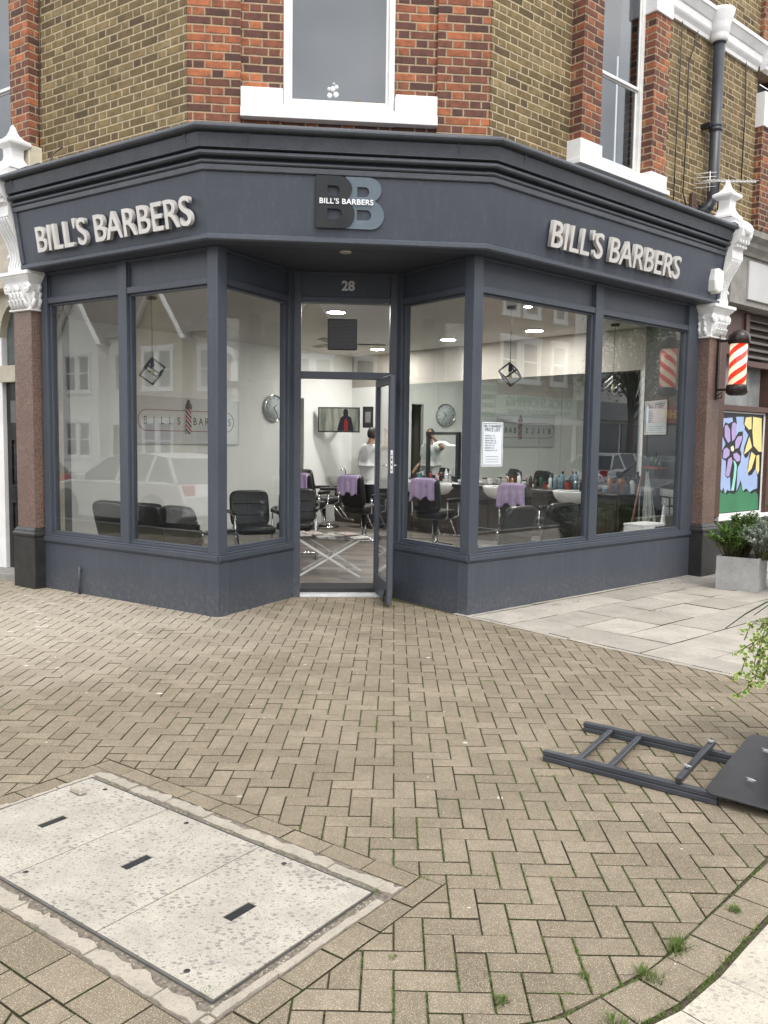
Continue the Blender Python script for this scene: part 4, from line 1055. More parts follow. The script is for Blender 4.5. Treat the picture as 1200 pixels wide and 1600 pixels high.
# mirror
def mirror():
    t = NT('mirror_glass'); x = t.n('ShaderNodeBsdfGlossy'); x.inputs[0].default_value = (.72, .76, .73, 1); x.inputs['Roughness'].default_value = 0
    t.t.links.new(x.outputs[0], t.out.inputs[0]); return t.m
M_['mirror'] = mirror()
MIR = thing('wall_mirror', 'full width frameless wall mirror above the styling counter', 'mirror', iR.p((uM0+uM1)/2, .01, .95))
nm = 4
for k in range(nm):
    a = uM0+(uM1-.05-uM0)*k/nm; b_ = uM0+(uM1-.05-uM0)*(k+1)/nm
    g = MB(); g.wb(iR, a+.0015, b_-.0015, .004, .012, .95, 2.70); g.build('mirror_panel', M_['mirror'], MIR)
# basins, taps
M_['ceramic'] = simple('white_ceramic', (.82, .82, .80), .12, var=.02)
PXB = [(527, 'first from the television corner'), (645, 'second from the television corner'), (692, 'beside the black framed mirror'), (780, 'behind the rightmost lilac towel'), (893, 'nearest the broom')]
for i, (x_, wh) in enumerate(PXB):
    u = iR.u(x_, 765, .45); c = iR.p(u, .44, .915)
    t_ = thing('wash_basin', 'white ceramic wash basin in the dark counter, '+wh, 'basin', c, 'wash basins along the styling counter')
    R_ = Matrix((iR.t, iR.n, Vector((0, 0, 1)))).transposed() @ Matrix.Diagonal((1.25, .95, 1))
    g = MB(); g.lathe(c, [(.03, -.17), (.10, -.165), (.17, -.13), (.225, -.06), (.245, .025), (.235, .04), (.215, .035), (.20, .0), (.12, -.08), (.03, -.10)], 28, M=R_)
    b_ = g.build('bowl', M_['ceramic'], t_)
    g = MB(); q = iR.p(u, .25, .94); g.tube([q, q+Vector((0, 0, .12)), q+Vector((0, 0, .15))+iR.n*.03, q+Vector((0, 0, .13))+iR.n*.12], .012, 8); g.build('tap', M_['chrome'], t_)
# ---- bottles and clutter on the counter
rb = random.Random(11)
BC = [('clear blue', (.16, .26, .34)), ('white', (.75, .75, .75)), ('black', (.02, .02, .02)), ('amber', (.28, .11, .03)), ('red', (.30, .04, .035)), ('pale pink', (.6, .42, .40)), ('turquoise', (.05, .30, .35)), ('dark green', (.03, .09, .05)), ('silver', (.5, .5, .52))]
BM = [simple(n_.replace(' ', '_')+'_bottle', c_, .25) for n_, c_ in BC]
capm = [M_['black'], simple('white_cap', (.75, .75, .75), .4), M_['chrome']]
def bottle(u, d, kind, ci_, h, r, label, cap=0):
    c = iR.p(u, d, .947)
    t_ = thing({'spray': 'spray_bottle', 'jar': 'jar', 'pump': 'pump_bottle'}.get(kind, 'bottle'), label, 'bottle' if kind != 'jar' else 'jar', c, 'toiletries standing on the styling counter')
    g = MB()
    if kind == 'jar': g.lathe(c, [(r*.95, 0), (r, .005), (r, h-.004), (r*.95, h)], 14)
    elif kind == 'spray': g.lathe(c, [(r*.9, 0), (r, .01), (r, h*.55), (r*.8, h*.7), (r*.35, h*.8), (r*.35, h*.86)], 14)
    else: g.lathe(c, [(r*.95, 0), (r, .006), (r, h*.72), (r*.8, h*.8), (r*.4, h*.85), (r*.4, h*.88)], 14)
    g.build('body', BM[ci_], t_)
    g = MB()
    if kind == 'jar': g.lathe(c, [(r*1.05, h), (r*1.05, h+.018), (r*.9, h+.022)], 14)
    elif kind == 'spray':
        g.box(c+Vector((0, 0, h*.93)), (.03, .06, .028), Matrix((iR.n, iR.t, Vector((0, 0, 1)))).transposed()); g.tube([c+iR.t*.02+Vector((0, 0, h*.9)), c+iR.t*.035+Vector((0, 0, h*.76))], .005, 6)
        g.lathe(c, [(r*.38, h*.84), (r*.38, h*.9)], 10)
    elif kind == 'pump':
        g.lathe(c, [(r*.45, h*.86), (r*.45, h*.92), (.006, h*.93), (.006, h*1.02)], 10); g.box(c+Vector((0, 0, h*1.03))+iR.n*.012, (.045, .014, .010), Matrix((iR.n, iR.t, Vector((0, 0, 1)))).transposed())
    else: g.lathe(c, [(r*.5, h*.87), (r*.5, h), (r*.4, h*1.01)], 12)
    g.build('cap', capm[cap], t_)
spots = [ # pixel x, depth from mirror, kind, colour, height, radius, cap, words
 (636, .2, 'pump', 1, .17, .03, 0, 'white pump bottle left of the second basin'), (655, .12, 'bottle', 6, .15, .03, 0, 'turquoise bottle between the second and third basins'),
 (663, .2, 'jar', 0, .07, .035, 0, 'blue jar beside the turquoise bottle'), (673, .14, 'bottle', 4, .16, .03, 0, 'red bottle left of the small white bottles'), (683, .22, 'jar', 5, .08, .03, 1, 'pale pink jar in front of the framed mirror'),
 (697, .12, 'bottle', 1, .22, .028, 1, 'taller white bottle under the framed mirror'), (703, .2, 'bottle', 8, .20, .028, 1, 'silver bottle under the framed mirror'), (712, .14, 'jar', 2, .08, .035, 0, 'black jar nearest the corner post'),
 (757, .2, 'jar', 8, .09, .04, 0, 'silver jar by the price list poster'), (764, .12, 'jar', 1, .07, .04, 1, 'white jar by the price list poster'), (792, .16, 'pump', 5, .18, .028, 0, 'pale pink pump bottle behind the right-hand towel'),
 (800, .24, 'bottle', 3, .15, .03, 0, 'amber bottle next to the pink pump'), (811, .14, 'pump', 1, .20, .03, 1, 'white pump bottle between two basins'), (819, .2, 'jar', 1, .09, .035, 0, 'white jar with black lid'),
 (829, .12, 'bottle', 2, .17, .03, 0, 'tall black bottle left of the row of dark bottles'), (837, .22, 'bottle', 2, .13, .028, 0, 'short black bottle in the dark row'), (845, .14, 'bottle', 7, .19, .03, 0, 'dark green bottle in the dark row'),
 (852, .22, 'jar', 4, .08, .035, 0, 'red jar in front of the dark row'), (860, .12, 'bottle', 1, .19, .025, 2, 'slim white bottle with metal cap'), (868, .2, 'bottle', 0, .20, .033, 1, 'clear blue bottle left of the water bottles'),
 (879, .14, 'bottle', 0, .26, .035, 0, 'tall clear blue water bottle with black cap, left of two'), (888, .2, 'jar', 4, .12, .05, 0, 'red tub between the tall water bottles'), (900, .14, 'bottle', 0, .27, .035, 0, 'tall clear blue water bottle with black cap, right of two'),
 (912, .22, 'jar', 2, .10, .045, 0, 'black tub next to the window mullion'), (937, .12, 'bottle', 2, .22, .032, 0, 'tall black bottle just right of the mullion'), (946, .22, 'jar', 0, .10, .035, 0, 'blue jar just right of the mullion'),
 (953, .16, 'spray', 3, .24, .045, 0, 'amber spray bottle with black trigger, left of two'), (963, .24, 'jar', 2, .11, .05, 0, 'black tub between the amber sprays'), (970, .14, 'spray', 3, .25, .045, 0, 'amber spray bottle with black trigger, right of two'),
 (980, .22, 'spray', 2, .22, .04, 0, 'black spray bottle near the broom'), (988, .14, 'spray', 1, .22, .045, 0, 'white spray bottle near the broom'), (996, .1, 'bottle', 2, .30, .035, 0, 'tallest black bottle at the end of the counter')]
for x_, d_q, kd, ci_, h, r, cp, words in spots: bottle(iR.u(x_, 752, d_q), d_q, kd, ci_, h*1.05, r*1.05, words, cp)
# ---- television, framed prints, clock, canvas
def screen_thing(name, label, cat, fr, u, z, w_, h_, d0, t_, frame_mat, face_mat, bez=.02, tilt=0):
    t = thing(name, label, cat, fr.p(u, d0, z))
    g = MB(); g.wb(fr, u-w_/2, u+w_/2, d0, d0+t_, z-h_/2, z+h_/2); g.build('frame', frame_mat, t, bevel=.003)
    g = MB(); g.wb(fr, u-w_/2+bez, u+w_/2-bez, d0+t_, d0+t_+.002, z-h_/2+bez, z+h_/2-bez); g.build('screen' if cat == 'television' else 'picture', face_mat, t)
    return t
tvm = NT('television_picture')
P = tvm.obj()
c_ = tvm.ramp(tvm.noise(tvm.map(P, (9, 9, 1.2)), 1.1, 3, .6), [(.35, (.10, .11, .09)), (.7, (.30, .30, .24))])
e_ = tvm.n('ShaderNodeEmission'); tvm.put(e_.inputs[0], c_); e_.inputs[1].default_value = .75; tvm.t.links.new(e_.outputs[0], tvm.out.inputs[0])
tp = at(530, 656, 16.3)
FTV = Fr((tp.x-.5, tp.y+.02), (tp.x+.5, tp.y-.05))
TV = screen_thing('television', 'black wall television showing a dark coated figure, in the far corner of the room', 'television', FTV, .5, tp.z, .79, .47, 0, .05, M_['black'], tvm.m, .022)
g = MB(); fu = .5+.13; z0 = tp.z-.21
sil = [(-.20, 0), (-.17, .12), (-.12, .25), (-.05, .29), (-.06, .33), (-.055, .38), (-.03, .41), (.0, .415), (.03, .41), (.055, .38), (.06, .33), (.05, .29), (.13, .25), (.17, .12), (.19, 0)]
g.add([FTV.p(fu+x*.8, .0535, z0+y) for x, y in sil], [tuple(range(len(sil)))]); g.build('figure_on_screen', emis('dark_coat_on_screen', (.018, .018, .022), 1), TV)
sil = [(-.045, 0), (-.03, .2), (.02, .25), (.06, .15), (.05, 0)]
g = MB(); g.add([FTV.p(fu+x*.8, .0545, z0+y) for x, y in sil], [tuple(range(len(sil)))]); g.build('red_scarf_on_screen', emis('red_on_screen', (.13, .02, .015), 1), TV)
g = MB(); g.tube([FTV.p(.5, 0, tp.z), FTV.p(.5, -.45, tp.z)], .03, 8); g.build('wall_bracket', M_['metalblack'], TV)
pf = at(574, 652, 16.4); FPX_ = Fr((pf.x-.5, pf.y+.05), (pf.x+.5, pf.y-.1))
t_ = thing('framed_print', 'small black framed print right of the television', 'picture', pf)
g = MB(); g.wb(FPX_, .42, .62, -.02, .02, pf.z-.20, pf.z+.20); g.build('frame', M_['black'], t_)
g = MB(); g.wb(FPX_, .47, .57, .02, .023, pf.z-.10, pf.z+.10); g.build('print', simple('grey_print', (.16, .16, .16), .5), t_)
# clock
uc_ = iL.u(428, 638, .03); zc_ = iL.z(428, 638, .03)
CK = thing('wall_clock', 'round silver wall clock with a pale face on the white wall', 'clock', iL.p(uc_, .0, zc_))
Mi = Matrix((iL.t, Vector((0, 0, 1)), iL.n)).transposed()
g = MB(); g.lathe(iL.p(uc_, 0, zc_), [(.235, 0), (.25, .01), (.25, .04), (.235, .05), (.22, .045), (.215, .03), (.0, .03)], 40, M=Mi); g.build('rim', M_['chrome'], CK)
g = MB(); g.lathe(iL.p(uc_, .031, zc_), [(.213, 0), (.213, .002)], 40, M=Mi); g.build('dial', simple('pale_dial', (.55, .60, .62), .5), CK)
for a, l_, w_ in ((-42, .09, .014), (-142, .15, .009), (-142+180, .03, .009)):
    g = MB(); c = iL.p(uc_, .037, zc_); dv = iL.t*math.sin(math.radians(a+180))*-1+Vector((0, 0, math.cos(math.radians(a+180))*-1)); dv = iL.t*(-math.sin(math.radians(a)))+Vector((0, 0, math.cos(math.radians(a))))
    g.bar(c, c+dv*l_, w_, .003, up=iL.n); g.build('clock_hand', M_['black'], CK)
g = MB()
for k in range(12):
    a = math.radians(k*30); c = iL.p(uc_, .0355, zc_); dv = iL.t*math.sin(a)+Vector((0, 0, math.cos(a))); g.bar(c+dv*.165, c+dv*.195, .012, .003, up=iL.n)
g.build('hour_mark', M_['black'], CK)
# canvas
a0, z00 = iL.uz(213, 694, .04); a1, z10 = iL.uz(374, 694, .04); z01 = iL.z(213, 618, .04); z11 = iL.z(374, 626, .04)
zb, zt = (z00+z10)/2, (z01+z11)/2
CV = thing('canvas_sign', 'white canvas on the side wall with a small barber pole between spaced letters', 'sign', iL.p((a0+a1)/2, .0, zb))
g = MB(); g.wb(iL, a0, a1, .004, .04, zb, zt); g.build('canvas', simple('pale_canvas', (.60, .62, .63), .8, var=.03), CV, bevel=.003)
cw_ = a1-a0; chh = zt-zb; um = a0+cw_*.475; zm = zb+chh*.50
redm = simple('dark_red_print', (.28, .05, .05), .7); M_['redp'] = redm
g = MB(); hw, hh = cw_*.46, chh*.22; pts = []
for sgn in (1, -1):
    for k in range(13):
        a = math.radians(-90+180*k/12)*1; pts.append((um+.0+sgn*(hw-hh)+sgn*math.cos(a)*hh, zm+math.sin(a)*hh*sgn))
loop = [iL.p(u, .043, z) for u, z in pts]; g.tube(loop+[loop[0]], .005, 5); g.build('red_border', redm, CV)
for i, ch in enumerate('BILLS'):
    me = text_mesh(ch, .17, .001, 0, 'CENTER'); uu = um-hw*.86+i*hw*.165
    place_mesh(me, 'letter', Matrix.Translation(iL.p(uu, .0425, zm-.06)) @ Mi.to_4x4() @ Matrix.Scale(.8, 4, (1, 0, 0)), simple('print_grey', (.05, .04, .04), .8) if i == 0 else bpy.data.materials['print_grey'], CV)
for i, ch in enumerate('BARBERS'):
    me = text_mesh(ch, .17, .001, 0, 'CENTER'); uu = um+hw*.14+i*hw*.128
    place_mesh(me, 'letter', Matrix.Translation(iL.p(uu, .0425, zm-.06)) @ Mi.to_4x4() @ Matrix.Scale(.8, 4, (1, 0, 0)), bpy.data.materials['print_grey'], CV)
def pole_stripe_mat(name, a, b_, c3=None, scale=9, ang=.7, em=0):
    t = NT(name); sp = t.n('ShaderNodeSeparateXYZ'); t.put(sp.inputs[0], t.obj())
    x = t.math('FRACT', t.math('ADD', t.math('MULTIPLY', sp.outputs[2], scale), t.math('MULTIPLY', t.math('ADD', sp.outputs[0], sp.outputs[1]), scale*ang)))
    return t, x
t2, x = pole_stripe_mat('printed_pole', 0, 0, scale=7)
c_ = t2.ramp(x, [(0, (.45, .05, .06)), (.3, (.6, .58, .58)), (.5, (.03, .04, .09)), (.8, (.6, .58, .58))], 'CONSTANT'); stripe = t2.bsdf(c_, .6)
g = MB(); g.wb(iL, um-.055, um+.055, .043, .055, zm-.20, zm+.20); g.build('printed_pole', stripe, CV, bevel=.02, seg=3)
g = MB(); g.lathe(iL.p(um, .05, zm+.20), [(.055, 0), (.06, .03), (.05, .06), (.03, .09), (.02, .10), (.025, .12), (.008, .145)], 12)
g.build('printed_pole_cap', simple('grey_print_2', (.12, .12, .13), .6), CV)
# ---- ceiling panels
M_['panel'] = emis('led_panel', (1, .97, .92), 200)
for i, (x_, y_, r_, lb) in enumerate([(525, 487, .115, 'bright round ceiling light seen through the transom, above the black grille'), (490, 555, .12, 'round ceiling light low on the left of the transom'), (590, 545, .12, 'round ceiling light low on the right of the transom'),
      (700, 530, .12, 'round ceiling light seen through the right return window'), (835, 516, .125, 'long bright ceiling light in the large right window'), (825, 478, .05, 'smallest spotlight in the ceiling, near the front of the right window')]):
    c = G(x_, y_, CZ-.004)
    t_ = thing('ceiling_light', lb, 'ceiling light', c, 'round ceiling lights')
    g = MB(); g.lathe(c+Vector((0, 0, -.012)), [(r_+.012, .0), (r_+.014, .014), (r_, .014)], 28); g.build('rim', M_['whitewood'], t_)
    g = MB(); g.lathe(c+Vector((0, 0, -.0135)), [(r_-.005, 0), (r_-.003, .001)], 28); g.build('diffuser', M_['panel'], t_)
# ---- pendant cube lamps
def pendant(px_, py_, Y, side, label, rose_y, rot):
    c = at(px_, py_, Y)
    t_ = thing('pendant_lamp', label, 'lamp', (c.x, c.y, CZ), 'tilted black cube pendant lamps')
    g = MB(); g.lathe((c.x, c.y, CZ-.035), [(.055, 0), (.06, .01), (.06, .035)], 20); g.build('ceiling_rose', M_['metalblack'], t_)
    Rm = Matrix.Rotation(rot, 3, 'Z') @ Matrix.Rotation(math.radians(35), 3, 'Y') @ Matrix.Rotation(math.radians(42), 3, 'X')
    h = side/2; V = [c+Rm @ Vector((a, b, d)) for a in (-h, h) for b in (-h, h) for d in (-h, h)]
    g = MB(); w_ = side*.10
    for i in range(8):
        for j in range(i+1, 8):
            if bin(i ^ j).count('1') == 1: g.bar(V[i], V[j], w_, w_, up=(.3, .2, .9))
    g.build('cube_frame', M_['metalblack'], t_)
    top = max(V, key=lambda v: v.z)
    g = MB(); g.tube([(c.x, c.y, CZ-.03), (c.x, c.y, top.z-.02)], .004, 6); g.build('flex', M_['metalblack'], t_)
    g = MB(); g.lathe((c.x, c.y, top.z-.11), [(.02, 0), (.024, .01), (.024, .09), (.01, .11)], 12); g.build('lamp_holder', M_['metalblack'], t_)
    g = MB(); g.lathe((c.x, c.y, top.z-.20), [(.004, 0), (.022, .015), (.028, .035), (.022, .06), (.014, .09)], 14)
    g.build('bulb', simple('clear_amber_bulb', (.75, .68, .45), .15) if 'clear_amber_bulb' not in bpy.data.materials else bpy.data.materials['clear_amber_bulb'], t_)
pendant(238, 580, 10.25, .180, 'black open cube pendant lamp hanging in the left window', 465, .4)
pendant(797, 585, 10.6, .165, 'black open cube pendant lamp in the large right window, near the price list', 476, 1.0)
pendant(958, 603, 12.0, .155, 'black open cube pendant lamp in the rightmost window, under the fan', 510, .2)
# ---- ceiling fans
def fan(c, label, a0=0):
    t_ = thing('ceiling_fan', label, 'fan', (c.x, c.y, CZ))
    g = MB(); g.tube([(c.x, c.y, CZ), (c.x, c.y, c.z+.05)], .014, 8); g.lathe((c.x, c.y, CZ-.05), [(.03, 0), (.06, .03), (.06, .05)], 16); g.build('downrod', M_['metalblack'], t_)
    g = MB(); g.lathe((c.x, c.y, c.z-.06), [(.05, 0), (.10, .02), (.11, .06), (.10, .10), (.04, .13)], 20); g.build('motor', M_['metalblack'], t_)
    for k in range(3):
        a = a0+k*2*math.pi/3; R_ = Matrix.Rotation(a, 3, 'Z') @ Matrix.Rotation(.18, 3, 'X')
        g = MB(); g.box(Vector((c.x, c.y, c.z))+Matrix.Rotation(a, 3, 'Z') @ Vector((.38, 0, 0)), (.56, .12, .008), R_); g.build('blade', M_['black'], t_, bevel=.003)
fan(at(532, 537, 12.6), 'black three-bladed ceiling fan partly hidden behind the grille over the door', .15)
fan(at(957, 590, 13.0), 'black ceiling fan beyond the rightmost window', .05) if False else None
# black grille on the transom glass
gq = FD.uz(512, 498, -.05); g2 = FD.uz(558, 548, -.05)
GR = thing('speaker_grille', 'black ribbed square grille fixed to the glass over the door', 'grille', FD.p((gq[0]+g2[0])/2, -.05, g2[1]))
g = MB(); g.wb(FD, gq[0], g2[0], -.055+.005, -.02, g2[1], gq[1]); GB = g.build('housing', M_['black'], GR, bevel=.02, seg=3)
g = MB()
for k in range(22):
    z = g2[1]+.015+k*(gq[1]-g2[1]-.03)/21; g.wb(FD, gq[0]+.012, g2[0]-.012, -.021, -.014, z-.003, z+.003)
g.build('ribs', simple('grille_rib', (.05, .05, .055), .4), GR)
# ---- chairs
M_['leather'] = simple('black_leatherette', (.014, .014, .015), .36, var=.3, bump=.3, fine=60)
def cushion(mb, c, sz, M=None, r=.03):
    """soft box: superellipsoid"""
    n, m = 14, 20; vs = []; c = Vector(c)
    f = lambda w_, e: math.copysign(abs(w_)**e, w_)
    for i in range(n+1):
        ph = -math.pi/2+math.pi*i/n
        for k in range(m):
            th = 2*math.pi*k/m
            q = Vector((f(math.cos(ph), .35)*f(math.cos(th), .35)*sz[0]/2, f(math.cos(ph), .35)*f(math.sin(th), .35)*sz[1]/2, f(math.sin(ph), .35)*sz[2]/2))
            vs.append(c+((M @ q) if M is not None else q))
    fs = [(i*m+k, i*m+(k+1) % m, (i+1)*m+(k+1) % m, (i+1)*m+k) for i in range(n) for k in range(m)]
    mb.add(vs, fs, 0, True)
def arm_chair():
    """waiting armchair at the origin facing -Y"""
    t = thing('waiting_chair', 'x', 'chair')
    g = MB(); cushion(g, (0, 0, .43), (.50, .50, .11)); g.build('seat', M_['leather'], t)
    g = MB(); Rb = Matrix.Rotation(math.radians(-14), 3, 'X'); cushion(g, (0, .27, .68), (.52, .10, .48), Rb)
    for k in range(2): cushion(g, (0, .215+k*.03, .60+k*.15), (.44, .05, .012), Rb)
    g.build('backrest', M_['leather'], t)
    for s_ in (-1, 1):
        g = MB(); x = s_*.29
        g.tube([(x, .24, .02), (x, -.24, .02), (x, -.28, .05), (x, -.22, .60), (x, -.18, .63), (x, .24, .64)], .013, 8)
        g.tube([(x, .10, .38), (x, -.20, .38)], .011, 8); g.tube([(s_*.2, .0, .38), (x, .0, .38)], .011, 8)
        g.build('frame', M_['chrome'], t)
        g = MB(); cushion(g, (x, .02, .655), (.055, .42, .045)); g.build('armrest', M_['leather'], t)
    g = MB(); g.tube([(-.29, .24, .02), (.29, .24, .02)], .013, 8); g.build('rear_rail', M_['chrome'], t)
    return t
AC = arm_chair()
def toward(p, q): return math.atan2(q[1]-p[1], q[0]-p[0])+math.pi/2
spotsA = []
def put_chair(px_, Y, face, label, first=[True]):
    x = at(px_, 800, Y).x; rz = face
    if first[0]: o = AC; first[0] = False; o.location = (x, Y, FZ); o.rotation_euler = (0, 0, rz)
    else: o = dup_tree(AC, (x, Y, FZ), rz)
    o['label'] = label; o['group'] = 'black waiting armchairs'
aL = math.atan2(FL.n.y, FL.n.x); 
back_to_L = math.atan2(-FL.n.y, -FL.n.x)+math.pi/2      # faces into the room
# local -Y faces; rz so that -Y -> desired dir
def face_dir(v): return math.atan2(v.y, v.x)+math.pi/2
put_chair(208, 9.35, face_dir(-FL.n), 'black waiting armchair beside the left mullion, its back to the street')
put_chair(258, 9.10, face_dir(-FL.n)+.12, 'black waiting armchair with a pleated back, middle of the left window')
put_chair(316, 8.75, face_dir(-FL.n)-.1, 'black waiting armchair behind the left corner post')
put_chair(397, 11.0, face_dir(iL.n)-.55, 'black waiting armchair against the white wall under the clock, seen through the narrow left window')
put_chair(462, 11.6, face_dir(iL.n)-.9, 'black waiting armchair left of the glass table, seen beside the door frame')
put_chair(778, 9.35, face_dir(-FR.n)+.05, 'black waiting armchair low in the large right window, left of the pair')
put_chair(846, 9.95, face_dir(-FR.n)-.03, 'black waiting armchair low in the large right window, right of the pair')
# barber chairs with towels
M_['towel'] = simple('lilac_towel', (.46, .36, .56), .95, var=.08, sc=12, bump=.9, fine=260)
def towel_mesh(mb, w_, h1_, h2_, topy, seed):
    """draped over the top edge of a backrest (plane XZ), folds front and back"""
    r = random.Random(seed); n, m = 26, 22; vs = []
    for i in range(m+1):
        v = i/m; s_ = -h2_+(h1_+h2_+.12)*v
        for k in range(n+1):
            u = (k/n-.5)*w_
            sag = .05*abs(k/n-.5)*2
            fold = .018*math.sin(k*.9+seed)*min(1, abs(v-.5)*3)
            if s_ < 0: y, z = .055+fold+.02*(-s_), s_
            elif s_ < .12: a = s_/.12*math.pi; y, z = .055*math.cos(a), .03*math.sin(a)
            else: y, z = -.055-fold-.05*(s_-.12), -(s_-.12)
            ed = max(0, abs(k/n-.5)*2-.8)
            tip = (.06*math.sin(k*.55+seed*2))*(1 if s_ < -.1 or s_ > .25 else 0)
            vs.append(Vector((u*(1+.25*max(0, abs(s_-.06)-.1)), y, topy+z-tip*.5-ed*.16*(1 if True else 0))))
    mb.add(vs, [(i*(n+1)+k, i*(n+1)+k+1, (i+1)*(n+1)+k+1, (i+1)*(n+1)+k) for i in range(m) for k in range(n)], 0, True)
def barber_chair():
    t = thing('barber_chair', 'x', 'chair')
    g = MB(); cushion(g, (0, 0, .50), (.52, .54, .15)); g.build('seat', M_['leather'], t)
    g = MB(); cushion(g, (0, .29, .80), (.46, .11, .52), Matrix.Rotation(math.radians(-10), 3, 'X')); g.build('backrest', M_['leather'], t)
    g = MB(); cushion(g, (0, .36, 1.09), (.27, .09, .13)); g.build('headrest', M_['leather'], t)
    for s_ in (-1, 1):
        g = MB(); cushion(g, (s_*.30, -.02, .72), (.07, .40, .06)); g.build('armrest', M_['leather'], t)
        g = MB(); g.tube([(s_*.30, .18, .70), (s_*.30, .18, .48), (s_*.22, .1, .44)], .014, 8); g.build('arm_support', M_['chrome'], t); g = MB(); g.tube([(s_*.30, -.18, .70), (s_*.30, -.18, .48), (s_*.22, -.1, .44)], .014, 8); g.build('arm_support', M_['chrome'], t)
    g = MB(); g.lathe((0, 0, 0), [(.29, 0), (.30, .02), (.27, .04), (.07, .07), (.045, .10), (.04, .43)], 28); g.build('pedestal', M_['chrome'], t)
    g = MB(); g.tube([(-.14, -.22, .42), (-.14, -.42, .16), (-.14, -.5, .14)], .012, 8); g.tube([(.14, -.22, .42), (.14, -.42, .16), (.14, -.5, .14)], .012, 8); g.tube([(-.2, -.5, .14), (.2, -.5, .14)], .016, 8); g.build('footrest', M_['chrome'], t)
    return t
BCH = barber_chair(); fb = True
def put_barber(px_, Y, label, extra, towel=True, seed=1, tl=''):
    global fb
    x = at(px_, 760, Y).x; rz = face_dir(-iR.n)+extra
    if fb: o = BCH; fb = False; o.location = (x, Y, FZ); o.rotation_euler = (0, 0, rz)
    else: o = dup_tree(BCH, (x, Y, FZ), rz)
    o['label'] = label; o['group'] = 'black barber chairs'
    if towel:
        g = MB(); towel_mesh(g, .40, .20, .26, 1.165, seed)
        R_ = Matrix.Translation((x, Y, FZ)) @ Matrix.Rotation(rz, 4, 'Z') @ Matrix.Translation((0, .36, -.15))
        g.v = [tuple(R_ @ Vector(v)) for v in g.v]
        o2 = g.build('towel', M_['towel'])
        md = o2.modifiers.new('thick', 'SOLIDIFY'); md.thickness = .006
        tag(o2, tl, 'towel', 'lilac towels over the chair backs')
# chair backs carry the towels slightly lower than the headrest top
for c_ in list(BCH.children):
    if c_.name.startswith('headrest'): bpy.data.objects.remove(c_)
put_barber(480, 14.3, 'black barber chair farthest left, beside the dark doorway', .5, True, 1, 'lilac towel on the farthest left chair, just inside the door frame')
put_barber(569, 13.7, 'black barber chair behind the standing barber in white', .2, True, 2, 'lilac towel over the chair seen in the open doorway')
put_barber(681, 12.9, 'black barber chair seen through the narrow window right of the door', .3, True, 3, 'lilac towel seen through the narrow window right of the door')
put_barber(822, 11.7, 'black barber chair in the large right window, next to the sinks', .2, True, 4, 'lilac towel in the large right window above the waiting chairs')
put_barber(506, 15.6, 'black barber chair without a towel beneath the television', -.3, False)
put_barber(440, 13.6, 'black barber chair without a towel by the white wall', 1.2, False) if False else None
# ---- glass coffee table with crossed chrome legs and magazines
TX, TY = -.63, 10.15
TB = thing('coffee_table', 'glass coffee table on crossed chrome legs just inside the open door', 'table', (TX, TY, FZ))
g = MB(); g.box((TX, TY, .505), (1.15, .62, .012)); g.build('glass_top', M_['glass'], TB, bevel=.003)
for y in (-.24, .24):
    for s_ in (-1, 1):
        g = MB(); yy = TY+y+s_*.012
        g.bar((TX-s_*.36, yy, FZ), (TX+s_*.36, yy, .498), .022, .032, up=(0, 1, 0)); g.build('leg', bpy.data.materials.get('bright_leg_metal') or simple('bright_leg_metal', (.80, .80, .78), .3, .15), TB)
g = MB(); g.tube([(TX, TY-.24, .28), (TX, TY+.24, .28)], .012, 8); g.build('cross_rail', M_['chrome'], TB)
magc = [(.45, .42, .38), (.30, .24, .20), (.50, .26, .15), (.20, .22, .25), (.55, .55, .52), (.35, .12, .10)]
magm = []
for i, c_ in enumerate(magc):
    t = NT('magazine_cover'); n = t.noise(t.obj(), 17+i*3, 3, .6); magm.append(t.bsdf(t.ramp(n, [(.35, c_), (.5, (.6, .58, .54)), (.62, tuple(v*.3 for v in c_)), (.75, (.5, .35, .25))]), .45))
words = ['leftmost on the glass table', 'second from the left on the glass table', 'orange covered, near the middle of the glass table', 'dark, beside the orange one', 'pale, lying open right of centre', 'red edged, at the right end of the glass table', 'grey, on top at the right end', 'buff, overlapping the left corner']
for i in range(8):
    x = TX-.48+i*.135 if i < 7 else TX-.42; y = TY+random.uniform(-.14, .14)-(.1 if i == 7 else 0)
    g = MB(); R_ = Matrix.Rotation(random.uniform(-.7, .7), 3, 'Z') @ Matrix.Rotation(random.uniform(-.03, .03), 3, 'Y'); h = .010
    g.box((x, y, .517+(i % 3)*.011), (.21, .28, h), R_)
    tag(g.build('magazine', magm[i % 6], bevel=.002), 'magazine '+words[i], 'magazine', 'magazines on the glass table')
